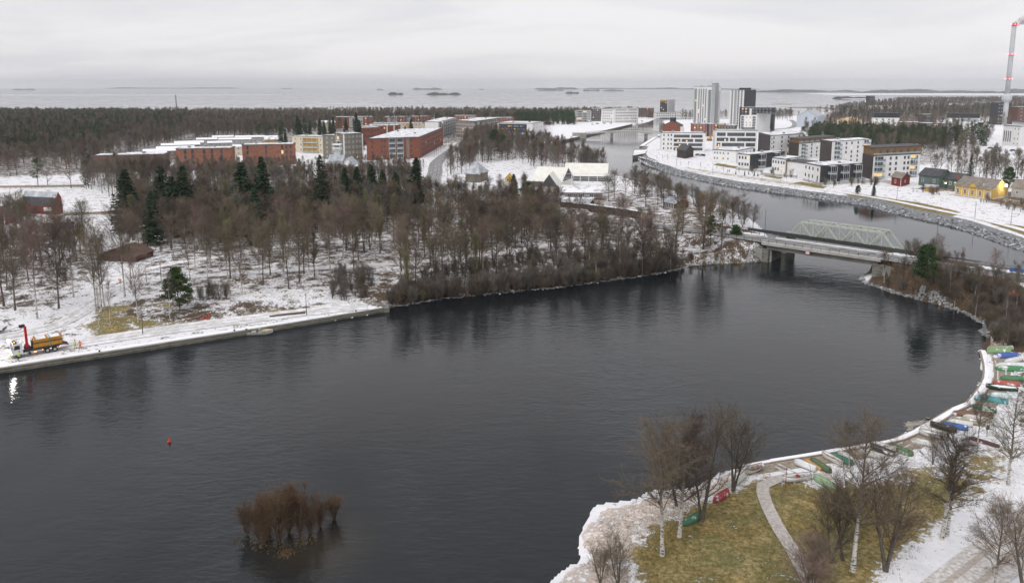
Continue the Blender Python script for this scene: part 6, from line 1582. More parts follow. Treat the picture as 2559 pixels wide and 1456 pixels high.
for i_, u in enumerate([702, 714, 745, 752, 766, 775, 801, 812, 826, 834, 866, 892, 899, 1028, 1013]):
    v = [372, 370, 364, 366, 368, 364, 362, 366, 352, 350, 372, 376, 374, 366, 368][i_]; vt = [315, 322, 290, 300, 312, 305, 296, 303, 300, 292, 300, 282, 300, 297, 315][i_]
    hand('spruce', u, v, vt, ['first', 'second', 'third', 'fourth', 'fifth', 'sixth', 'seventh', 'eighth', 'ninth', 'tenth', 'eleventh', 'twelfth', 'thirteenth', 'last', 'next to last'][i_] + ' dark spruce in the park row, counted from the orange brick blocks', group='park spruces between the blocks', wid=0.9)

# --- woods, tree by tree: patch of ground, how many, spacing, kinds, heights, label
RANK = ['tallest', 'second tallest', 'third tallest', 'fourth tallest', 'fifth tallest', 'sixth tallest', 'seventh tallest', 'eighth tallest', 'ninth tallest', 'smallest']
WORD = {'birch': 'birch', 'alder': 'dark alder', 'aspen': 'olive aspen', 'grey': 'bushy alder', 'sapling': 'young birch'}
def grove(poly, n, sp, seed, kinds, h0, h1, where, group, ends, wid=1.0, marg=1.2, shore=0.6, cap=None):
    """trees one by one; each is told apart by kind, row, nearer landmark and rank in height"""
    rg = random.Random(seed); T = []
    for (x, y, z) in scatter(poly, n, sp, seed, marg=marg, shore=shore):
        h = rg.uniform(h0, h1)
        if cap: h = max(4.5, min(h, (top_z((x, y), cap + rg.uniform(-8, 14)) - z)))
        T.append((rg.choice(kinds), x, y, z, h, proj((x, y, z))))
    if not T: return
    us = sorted(t[5][0] for t in T); vs = sorted(t[5][1] for t in T); m = len(T)
    B = {}
    for t in T:
        lat = 0 if t[5][0] < us[m // 3] else 1 if t[5][0] < us[2 * m // 3] else 2
        row = 0 if t[5][1] > vs[2 * m // 3] else 1 if t[5][1] > vs[m // 3] else 2
        B.setdefault((t[0], row, lat), []).append(t)
    for (kd, row, lat), L in B.items():
        L.sort(key=lambda t: -t[4])
        for i, t in enumerate(L):
            rk = RANK[min(i, 9)] + ' ' if len(L) > 1 else ''
            lab = rk + WORD[kd] + ' ' + where + ', ' + ['front row', 'middle rows', 'rear row'][row] + ', ' + ['towards the ' + ends[0], 'half way', 'towards the ' + ends[1]][lat]
            tree(kd, (t[1], t[2], t[3]), t[4], lab, group=group, wid=wid * rg.uniform(0.9, 1.2), rot=rg.uniform(0, 6.28), i=rg.randrange(50))
grove([(-30, 570), (150, 570), (220, 610), (200, 700), (90, 740), (-30, 740)], 30, 4, 1, ['birch', 'alder', 'alder'], 9, 13, 'in the barn wood', 'thin wood by the barn', ('frame edge', 'brown shed'), 1.1)
grove([(470, 700), (480, 640), (700, 620), (930, 610), (940, 660), (700, 735), (560, 735)], 46, 4.2, 2, ['aspen', 'birch', 'alder', 'birch'], 11, 15, 'in the open quay wood', 'open wood behind the quay', ('round pine', 'thicket'), 0.95)
grove([(870, 590), (990, 580), (990, 640), (880, 640)], 7, 3, 3, ['aspen'], 14, 17, 'in the slim olive group', 'olive aspens in mid wood', ('quay wood', 'shore wood'), 0.8)
grove([(1000, 700), (1000, 600), (1350, 580), (1360, 650), (1200, 700), (1000, 745)], 58, 4.2, 4, ['birch', 'alder', 'alder', 'aspen'], 10, 14, 'in the dark shore wood', 'dark shore wood', ('quay end', 'bridge'), 1.1)
grove([(1360, 650), (1350, 580), (1600, 590), (1760, 620), (1850, 640), (1700, 660), (1500, 690)], 48, 4.2, 5, ['alder', 'birch', 'birch', 'alder', 'grey'], 9, 12.5, 'on the wooded point', 'wooded point before the bridge', ('shore wood', 'bridge'), 1.05)
grove([(1430, 505), (1560, 475), (1650, 485), (1660, 525), (1500, 520)], 14, 4.5, 6, ['birch', 'alder'], 9, 12, 'behind the hoarding wall', 'meadow trees by the hoarding', ('red hall', 'pavilion'))
grove([(1690, 505), (1780, 520), (1890, 555), (1890, 580), (1780, 560), (1690, 530)], 26, 3.2, 7, ['grey', 'grey', 'alder'], 7, 9.5, 'on the channel bank', 'channel bank alders', ('pavilion', 'bridge'), 1.25)
grove([(300, 640), (310, 540), (600, 530), (880, 540), (880, 600), (560, 630)], 56, 4.8, 8, ['birch', 'birch', 'alder', 'aspen'], 10, 15, 'in the dense housing wood', 'dense wood before the housing', ('brown shed', 'mansion'), 1.05, cap=450)
grove([(2200, 690), (2330, 680), (2540, 720), (2540, 850), (2470, 850), (2350, 755)], 15, 5, 9, ['sapling', 'birch', 'birch'], 6, 9, 'on the brown spit', 'spit birches', ('bridge', 'boats'), 0.8)
grove([(2290, 672), (2420, 690), (2558, 712), (2558, 735), (2400, 715)], 9, 4, 10, ['grey', 'alder'], 4, 6, 'beside the bridge road', 'roadside trees past the bridge', ('spit pine', 'blue signs'), 1.0)
grove([(1120, 480), (1150, 455), (1280, 470), (1420, 525), (1350, 525), (1200, 500)], 18, 5, 11, ['birch', 'alder'], 7, 11, 'between road and huts', 'trees between car road and huts', ('car road', 'dark huts'), 1.0, cap=440)
grove([(1580, 475), (1650, 475), (1760, 508), (1740, 522), (1600, 495)], 14, 3.5, 12, ['grey', 'birch'], 6, 10, 'behind the small pavilion', 'trees behind the pavilion', ('tents', 'channel'), 1.1)

# --- shrubs standing in the river
for i_, (u, v, vt, w, lab) in enumerate([(618, 1340, 1262, 0.8, 'leafless willow clump in the river, first of the row and reddish'), (645, 1350, 1262, 0.8, 'second willow clump in the river with a dark foot'), (672, 1338, 1238, 0.8, 'third willow clump in the river, slender and olive'),
        (698, 1352, 1222, 0.9, 'tallest olive brown willow clump standing in the river'), (722, 1335, 1240, 0.8, 'willow clump in the river just past the tallest one'), (750, 1345, 1214, 0.6, 'thin many stemmed upright willow clump in the river'),
        (775, 1335, 1240, 0.8, 'lower willow clump in the river past the thin upright one'), (800, 1320, 1250, 0.7, 'short willow clump in the river before the round bush'), (835, 1300, 1240, 1.25, 'round brown willow bush standing off to the side in the river'), (660, 1362, 1300, 0.9, 'lowest dark willow clump at the near side of the flooded islet')]):
    p = at(u, v, -0.2); hh = top_z(p, vt) + 0.2
    var = bare_tree(300 + i_, H=6, r=0.05, start=0.06, limbs=84, spread=0.24, up=1.12, tw=0.011, tl=1.1, sub=6, twig=4, stems=9)
    o = thing('willow_clump', lab, 'shrub', tuple(p), i_, 'willow clumps in the river'); o.scale = (hh / 6 * w * 1.9, hh / 6 * w * 1.6, hh / 6)
    link('stem', var[0].mesh('willow_stem', M_BARK), o); link('crown', var[1].mesh('willow_crown', mat('willow_twigs', (0.100, 0.056, 0.030), 0.9, vary=0.15)), o)
M_DRY = mat('drowned_grass', (0.20, 0.13, 0.06), 0.9, (0.09, 0.06, 0.03), scale=2.0)
g = TreeGeo(); rg = np.random.default_rng(5)
for (u, v, n, r_) in ((715, 1382, 320, 1.0), (640, 1360, 120, 1.6), (760, 1352, 120, 1.6), (690, 1360, 120, 1.8), (600, 1350, 50, 0.8)):
    c = np.array(at(u, v, 0)); o = c + rg.normal(0, 0.5, (n, 3)) * [r_, r_ * 0.8, 0]; g.blades(o, o + unit(rg.normal(0, 0.8, (n, 3)) + [0, 0, 0.6]) * rg.uniform(0.2, 0.5, (n, 1)), 0.06, rg)
link('reed_grass', g.mesh('reed_grass', M_DRY), kind='stuff')

# tufts of straw on the near lawn and poking through the snow
def tufts(polys, seed, hh=0.16):
    g3 = [TreeGeo() for _ in range(3)]; rg = np.random.default_rng(seed)
    for poly, n, z in polys:
        Q = atn(poly, z); lo, hi = Q.min(0), Q.max(0); c = rg.uniform(lo, hi, (n * 3, 2)); c = c[inside(c, Q)]; c = c[land_fields(c)[0] > 1.2][:n]
        for key in ('gravel_path', 'park_lane', 'quay_road', 'park_road'):
            c = c[road_dist(c, key)[0] > ROADS[key][1] / 2 + 0.2]
        G = ground(c); o = np.column_stack([c, G - 0.02])
        for k in range(3):
            s_ = o[k::3]; s_ = np.repeat(s_, 4, 0) + rg.normal(0, 0.10, (len(s_) * 4, 3)) * [1, 1, 0]
            g3[k].blades(s_, s_ + unit(rg.normal(0, 0.55, s_.shape) + [0, 0, 0.8]) * rg.uniform(0.5, 1.6, (len(s_), 1)) * hh, 0.05, rg)
    for k, m_ in enumerate((mat('straw_blades', (0.33, 0.27, 0.15), 0.9), mat('olive_blades', (0.12, 0.11, 0.045), 0.9), mat('brown_blades', (0.10, 0.07, 0.04), 0.9))):
        link('grass', g3[k].mesh('grass', m_), kind='stuff')
LAWN = [(1600, 1456), (1580, 1380), (1640, 1300), (1760, 1240), (1850, 1195), (1920, 1180), (2140, 1195), (2420, 1165), (2450, 1215), (2330, 1350), (2190, 1470)]
tufts([(LAWN, 3500, 1.2), ([(1980, 1190), (2480, 1000), (2558, 900), (2700, 900), (2700, 1180), (2420, 1350), (2280, 1456), (2200, 1440), (2400, 1240), (2420, 1150), (2200, 1190)], 1800, 1.2),
       ([(1480, 1470), (1500, 1290), (1760, 1210), (1700, 1300), (1600, 1460)], 1500, 1.0),
       ([(190, 835), (230, 770), (420, 740), (900, 730), (900, 755), (700, 780), (400, 822), (280, 842)], 3500, 1.4), ([(-50, 800), (-50, 700), (240, 690), (220, 760), (100, 800)], 1500, 2.0), ([(420, 740), (480, 690), (940, 640), (1000, 740), (900, 745)], 7000, 2.0), ([(1780, 404), (1950, 440), (2100, 470), (2300, 505), (2450, 545), (2300, 520), (2050, 478), (1800, 436)], 2500, 2.6)], 61)

# ------------------------------------------------------------------ far woods: one mass, grown by nodes from a few whole trees that stand in it
def joined(name, T, C, mt, mc):
    v0, f0 = T.arrays(); v1, f1 = C.arrays()
    me = mesh_np(name, np.concatenate([v0, v1]), np.concatenate([f0, f1 + len(v0)]), [mt, mc])
    me.polygons.foreach_set('material_index', np.concatenate([np.zeros(len(f0), np.int32), np.ones(len(f1), np.int32)]))
    return me
FARK = dict(limbs=30, sub=6, twig=5, tw=0.065, tl=1.3, k=4)
def far_src(name, me, u, v, label, s=1.0):
    p = on(u, v); o = link(name, me, None, tuple(p), 0.5, label=label, cat='tree'); o.scale = (s,) * 3; return o
SRC_BARE = [far_src('bare_tree', joined('bare_tree', *bare_tree(400, H=14, r=0.16, start=0.2, spread=0.20, up=0.85, **FARK), M_BARK, M_TWIG), 178, 470, 'bare grey brown tree at the near edge of the far wood behind the barn'),
            far_src('bare_tree', joined('bare_tree', *bare_tree(401, H=15, r=0.16, start=0.2, spread=0.18, up=0.95, **FARK), M_BIRCH, M_TWIGR), 228, 462, 'bare reddish birch at the near edge of the far wood behind the barn'),
            far_src('bare_tree', joined('bare_tree', *bare_tree(402, H=13, r=0.16, start=0.15, spread=0.24, up=0.75, **FARK), M_BARK, M_TWIGG), 120, 468, 'broad grey bare tree at the near edge of the far wood behind the barn')]
SRC_CON = [far_src('spruce_tree', joined('spruce_tree', *spruce(410, 16, 0.17, 20, 6, dens=6, size=1.7, k=4), M_BARK, M_NEEDLE), 215, 466, 'dark spruce at the near edge of the far wood behind the barn'),
           far_src('pine_tree', joined('pine_tree', *pine(411, 14, 0.3, 34, 0.24, 1.7, 26, k=4), M_PBARK, M_PINE), 95, 464, 'pine at the near edge of the far wood behind the barn')]
SRC_SHRUB = [far_src('alder_shrub', joined('alder_shrub', *bare_tree(420, H=3.0, r=0.035, start=0.05, limbs=22, spread=0.34, up=0.8, tw=0.015, tl=0.6, sub=5, twig=5, stems=4, k=3), M_BARK, M_TWIGG), 500, 752, 'low bare shrub on the snow beside the round pine'),
             far_src('alder_shrub', joined('alder_shrub', *bare_tree(421, H=2.4, r=0.03, start=0.05, limbs=22, spread=0.42, up=0.7, tw=0.015, tl=0.6, sub=5, twig=5, stems=4, k=3), M_BARK, M_TWIG), 520, 748, 'low reddish shrub on the snow beside the round pine')]

def mass(name, sources, pts, smin, smax, seed):
    """one object that carries an instance of a source tree at each spot"""
    rg = np.random.default_rng(seed); pts = np.asarray(pts, np.float32); lim = pts[:, 3]; pts = np.ascontiguousarray(pts[:, :3])
    me = bpy.data.meshes.new(name); me.vertices.add(len(pts)); me.vertices.foreach_set('co', pts.ravel())
    for nm, ty, data in (('turn', 'FLOAT', rg.uniform(0, 6.28, len(pts))), ('size', 'FLOAT', np.minimum(rg.uniform(smin, smax, len(pts)), lim / 14.5)), ('pick', 'INT', rg.integers(0, len(sources), len(pts)))):
        at_ = me.attributes.new(nm, ty, 'POINT'); at_.data.foreach_set('value', data.astype(np.int32 if ty == 'INT' else np.float32))
    o = link(name, me, kind='stuff')
    ng = bpy.data.node_groups.new(name, 'GeometryNodeTree')
    ng.interface.new_socket('Geometry', in_out='INPUT', socket_type='NodeSocketGeometry'); ng.interface.new_socket('Geometry', in_out='OUTPUT', socket_type='NodeSocketGeometry')
    n, l = ng.nodes, ng.links
    gi, go = n.new('NodeGroupInput'), n.new('NodeGroupOutput'); ip = n.new('GeometryNodeInstanceOnPoints'); jn = n.new('GeometryNodeJoinGeometry')
    for s in reversed(sources):
        oi = n.new('GeometryNodeObjectInfo'); oi.inputs['Object'].default_value = s; oi.inputs['As Instance'].default_value = True; oi.transform_space = 'ORIGINAL'
        l.new(oi.outputs['Geometry'], jn.inputs['Geometry'])
    def attr(nm, ty):
        a = n.new('GeometryNodeInputNamedAttribute'); a.data_type = ty; a.inputs['Name'].default_value = nm; return a.outputs['Attribute']
    cx = n.new('ShaderNodeCombineXYZ'); l.new(attr('turn', 'FLOAT'), cx.inputs['Z'])
    l.new(gi.outputs[0], ip.inputs['Points']); l.new(jn.outputs[0], ip.inputs['Instance']); ip.inputs['Pick Instance'].default_value = True
    l.new(attr('pick', 'INT'), ip.inputs['Instance Index']); l.new(cx.outputs[0], ip.inputs['Rotation']); l.new(attr('size', 'FLOAT'), ip.inputs['Scale'])
    l.new(ip.outputs[0], go.inputs[0])
    md = o.modifiers.new('trees', 'NODES'); md.node_group = ng
    return o

def mass_pts(poly, n, seed, z=2.2, shore=1.5, cap=None):
    Q = atn(poly, z); rg = np.random.default_rng(seed); lo, hi = Q.min(0), Q.max(0)
    P = np.zeros((0, 2)); tries = 0
    while len(P) < n and tries < 12:
        c = rg.uniform(lo, hi, (n * 3, 2)); c = c[inside(c, Q)]
        if len(c): c = c[land_fields(c)[0] > shore]
        P = np.concatenate([P, c]); tries += 1
    P = P[:n]
    if len(P) == 0: return np.zeros((0, 4))
    for key in ROADS:
        L, w, _ = ROADS[key]
        m = np.full(len(P), 1e9)
        for q in L: m = np.minimum(m, np.hypot(P[:, 0] - q[0], P[:, 1] - q[1]))
        P = P[m > w / 2 + 2.5]
    for a, b_, r_ in KEEP: P = P[np.hypot(P[:, 0] - a, P[:, 1] - b_) > r_ + 1]
    G = ground(P); lim = np.full(len(P), 99.0)
    if cap: lim = np.array([max(3.0, top_z(p, cap + rg.uniform(-8, 14)) - g) for p, g in zip(P, G)])
    return np.column_stack([P, G, lim])

far_bare = np.concatenate([
    mass_pts([(-700, 290), (300, 290), (800, 288), (1250, 287), (1250, 318), (1000, 318), (700, 335), (480, 350), (300, 400), (230, 440), (-300, 452), (-900, 452)], 9500, 21, shore=8),
    mass_pts([(1240, 288), (1630, 288), (1630, 296), (1420, 300), (1250, 310)], 900, 22, shore=3),
    mass_pts([(200, 470), (240, 442), (420, 440), (430, 480), (300, 500)], 130, 23, cap=392),
    mass_pts([(430, 445), (740, 440), (1050, 465), (1040, 500), (880, 500), (430, 500)], 340, 33, cap=412),
    mass_pts([(900, 420), (1060, 412), (1075, 440), (1060, 465), (900, 470)], 60, 34, cap=395),
    mass_pts([(1110, 440), (1165, 380), (1200, 352), (1215, 360), (1180, 420), (1150, 450)], 70, 35, cap=360),
    mass_pts([(430, 432), (600, 428), (745, 416), (900, 410), (900, 425), (740, 436), (430, 445)], 170, 36, cap=398),
    mass_pts([(230, 400), (330, 378), (520, 345), (700, 335), (840, 326), (840, 318), (500, 335), (300, 375)], 260, 37),
    mass_pts([(1160, 350), (1230, 345), (1370, 372), (1510, 435), (1500, 450), (1330, 420), (1280, 400), (1180, 420), (1150, 400)], 420, 24),
    mass_pts([(1960, 305), (2060, 285), (2400, 262), (2900, 255), (2900, 248), (2260, 250), (2100, 272)], 3800, 25, shore=4),
    mass_pts([(2000, 330), (2480, 322), (2490, 400), (2300, 415), (2130, 372), (2020, 350)], 260, 26),
    mass_pts([(2060, 322), (2900, 310), (2900, 264), (2300, 272), (2080, 292)], 1800, 27),
    mass_pts([(1700, 296), (1980, 292), (1980, 300), (1700, 302)], 160, 28, shore=1),
    mass_pts([(2290, 430), (2500, 420), (2600, 450), (2520, 470), (2380, 455)], 45, 29),
    mass_pts([(300, 610), (310, 500), (900, 500), (1250, 520), (1400, 548), (1400, 600), (880, 600)], 430, 30, cap=450),
])
mass('bare_woodland', SRC_BARE, far_bare, 0.65, 1.05, 31)
far_con = np.concatenate([
    mass_pts([(-700, 290), (330, 290), (500, 300), (430, 345), (250, 360), (-500, 350)], 4200, 41, shore=15),
    mass_pts([(-300, 345), (260, 345), (250, 390), (-300, 410)], 700, 42),
    mass_pts([(430, 300), (1250, 300), (1250, 312), (900, 316), (640, 345)], 520, 43),
    mass_pts([(1279, 296), (1440, 296), (1435, 312), (1290, 316)], 420, 44),
    mass_pts([(2000, 352), (2060, 332), (2180, 340), (2330, 348), (2340, 372), (2180, 378), (2050, 358)], 420, 45),
    mass_pts([(2330, 352), (2470, 342), (2470, 366), (2330, 376)], 110, 46),
    mass_pts([(2060, 300), (2700, 290), (2700, 268), (2100, 280)], 400, 47),
    mass_pts([(1100, 300), (1280, 300), (1280, 318), (1130, 320)], 60, 48),
])
mass('conifer_woodland', SRC_CON, far_con, 0.6, 1.1, 49)
brush = np.concatenate([
    mass_pts([(930, 765), (1000, 720), (1150, 708), (1500, 675), (1700, 650), (1880, 640), (1955, 650), (1500, 712), (1000, 770)], 560, 51, shore=0.3),
    mass_pts([(1000, 700), (1280, 650), (1640, 620), (1800, 640), (1500, 690), (1200, 712), (1000, 730)], 420, 52),
    mass_pts([(820, 740), (850, 690), (930, 690), (930, 745)], 60, 53),
    mass_pts([(300, 660), (300, 500), (900, 470), (1600, 560), (1300, 600), (600, 650)], 620, 54),
    mass_pts([(2210, 700), (2260, 660), (2420, 682), (2600, 780), (2600, 860), (2470, 850), (2440, 815), (2330, 750)], 330, 55),
    mass_pts([(-60, 740), (-60, 570), (220, 590), (200, 700), (90, 750)], 70, 56),
    mass_pts([(480, 755), (560, 750), (580, 735), (500, 735)], 16, 57),
    mass_pts([(1780, 412), (1900, 434), (2010, 452), (2060, 466), (2220, 462), (2220, 458), (2050, 459), (1900, 428)], 60, 60, shore=3),
    mass_pts([(2260, 480), (2400, 495), (2480, 515), (2600, 545), (2600, 530), (2400, 480)], 60, 58),
])
mass('undergrowth', SRC_SHRUB, brush, 0.35, 1.5, 59)
print('TREES', TREE_COUNT, sum(TREE_COUNT.values()), len(far_bare), len(far_con), len(brush))

# ------------------------------------------------------------------ boats on the shore
def hull_geo(L, W, D, transom=0.30, n=15, m=8):
    """open boat shell: rows of stations from transom to bow, keel down"""
    V = []
    for i in range(n + 1):
        t = i / n
        half = W / 2 * (transom + (1 - transom) * math.sin(math.pi * min(1, 0.12 + t * 0.62)) ** 0.9) if t < 0.6 else W / 2 * math.cos((t - 0.6) / 0.4 * math.pi / 2) ** 0.75
        half = max(half, 0.012); sheer = D * (1 + 0.28 * (2 * t - 0.85) ** 2 * (1 if t > 0.42 else 0.3)); keel = 0.0 + D * 0.55 * max(0, (t - 0.72) / 0.28) ** 2
        for j in range(m + 1):
            s = -1 + 2 * j / m; a = abs(s)
            V.append((-L / 2 + L * t, math.copysign(half * a ** 0.62, s) if a > 0 else 0.0, keel + (sheer - keel) * a ** 2.1))
    F = []
    for i in range(n):
        for j in range(m):
            k = i * (m + 1) + j; F.append((k, k + m + 1, k + m + 2, k + 1))
    F.append(tuple(range(m, -1, -1)))
    return V, F
def paint(col):
    g = sum(col) / 3; c1 = tuple(c * 0.78 + g * 0.22 for c in col); c2 = tuple(c * 0.55 + 0.10 for c in c1)
    return mat('boat_paint_%d_%d_%d' % tuple(int(c * 100) for c in col), c1, 0.65, c2, scale=2.2, detail=7, contrast=(0.40, 0.70))
def snowy(col):
    """boat paint under patches of lying snow"""
    nm = 'snow_flecked_' + paint(col).name
    if nm in MATS: return MATS[nm]
    m = paint(col).copy(); m.name = nm; n, l = m.node_tree.nodes, m.node_tree.links
    next(x for x in n if x.type == 'TEX_NOISE').inputs['Scale'].default_value = 0.8
    r = next(x for x in n if x.type == 'VALTORGB'); e = r.color_ramp.elements
    a = e.new(0.585); a.color = e[0].color; k = e.new(0.655); k.color = (0.80, 0.81, 0.83, 1); e[len(e) - 1].color = (0.84, 0.85, 0.87, 1)
    MATS[nm] = m
    return m
def boat(u0, v0, u1, v1, col, label, up=False, col2=None, wfac=0.31, name='rowing_boat', inside=None, tilt=None, z=1.0, snow=False):
    """bow at the first picture point, stern at the second; keel up unless up"""
    a, c = on(u0, v0, z), on(u1, v1, z); d = a - c; L = max(3.2, min(d.length, 6.4)); mid = (a + c) / 2
    o = thing(name, label, 'boat', (mid.x, mid.y, max(0.5, gz(mid.x, mid.y))), math.atan2(d.y, d.x), 'boats laid up on the shore')
    W, D = L * wfac, 0.68 if wfac > 0.2 else 0.38
    V, F = hull_geo(L, W, D); b = MB(); hz = D * 1.0
    rg = random.Random(label)
    tl = (rg.uniform(-0.12, 0.12) if tilt is None else tilt)
    def tf(p):
        x, y, zz = p
        if not up: zz = D * 1.05 - zz
        return (x, y * math.cos(tl) - zz * math.sin(tl), y * math.sin(tl) + zz * math.cos(tl) + abs(math.sin(tl)) * W * 0.42 + 0.03)
    b.hull([tf(p) for p in V], F)
    h = b.build('hull', paint(col), o, True)
    h.data.materials[0] = snowy(col)
    md = h.modifiers.new('shell', 'SOLIDIFY'); md.thickness = 0.035; md.offset = 0
    # gunwales and keel
    n, m = 15, 8
    for j in (0, m):
        g = MB(); pts = [tf(V[i * (m + 1) + j]) for i in range(n + 1)]
        for i in range(n): g.bar(pts[i], pts[i + 1], 0.06, 0.05)
        g.build('gunwale', paint(col2 or ((0.22, 0.20, 0.17) if min(col) > 0.45 else tuple(x * 0.6 + 0.05 for x in col))), o)  # pale boats: darkened gunwale colour stands in for shading along the edge
    kl = MB(); pts = [tf((V[i * (m + 1) + m // 2][0], 0, V[i * (m + 1) + m // 2][2] - 0.03)) for i in range(n + 1)]
    for i in range(n): kl.bar(pts[i], pts[i + 1], 0.05, 0.09)
    kl.build('keel', paint(tuple(x * 0.7 for x in col)), o)
    if not up:
        for j in (2, 6):          # strakes
            st = MB(); pts = [tf((V[i * (m + 1) + j][0], V[i * (m + 1) + j][1] * 1.01, V[i * (m + 1) + j][2] - 0.012)) for i in range(n + 1)]
            for i in range(n): st.bar(pts[i], pts[i + 1], 0.03, 0.03)
            st.build('strake', paint(tuple(x * 0.8 for x in col)), o)
    else:
        for t in (0.22, 0.5, 0.74):
            x = -L / 2 + L * t; w = W * (0.86 if t < 0.7 else 0.6)
            MB().bar(tf((x, -w / 2, D * 0.72)), tf((x, w / 2, D * 0.72)), 0.24, 0.04).build('thwart', paint(inside or (0.45, 0.36, 0.24)), o)
        fl = MB(); fl.hull([tf((-L * 0.44, -W * 0.26, D * 0.22)), tf((L * 0.2, -W * 0.28, D * 0.22)), tf((L * 0.3, 0, D * 0.25)), tf((L * 0.2, W * 0.28, D * 0.22)), tf((-L * 0.44, W * 0.26, D * 0.22))], [(0, 1, 2, 3, 4)])
        fl.build('floor_board', paint(inside or (0.55, 0.55, 0.55)), o)
        if snow:
            sn = MB(); sn.hull([tf((-L * 0.46, -W * 0.36, D * 0.9)), tf((L * 0.15, -W * 0.44, D * 0.9)), tf((L * 0.45, 0, D * 1.05)), tf((L * 0.15, W * 0.44, D * 0.9)), tf((-L * 0.46, W * 0.36, D * 0.9)), tf((0, 0, D * 1.1))],
                              [(0, 1, 5), (1, 2, 5), (2, 3, 5), (3, 4, 5), (4, 0, 5)]); sn.build('tarpaulin', M_SNOW, o)
        for s in (-1, 1):
            MB().tube(tf((-L * 0.2, s * W * 0.12, D * 0.82)), tf((L * 0.32, s * W * 0.05, D * 0.86)), 0.025, 0.02, 5).build('oar', M_WOOD, o)
    # bearers under the boat
    for t in (-0.25, 0.25):
        MB().box((L * t, 0, 0.0), (0.12, W * 0.9, 0.12)).build('bearer', M_WOOD, o)
    return o
GW, GG, GDG, GPG = (0.66, 0.66, 0.63), (0.06, 0.22, 0.08), (0.025, 0.12, 0.06), (0.25, 0.36, 0.20)
def zb(X, Y): return 1918.5 + .2573 * X, 780.6 + .2573 * Y
def zc_(X, Y): return 1918.5 + .2499 * X, 1092.9 + .2499 * Y
def zd(X, Y): return 1279 + .2921 * X, 1030.4 + .2921 * Y
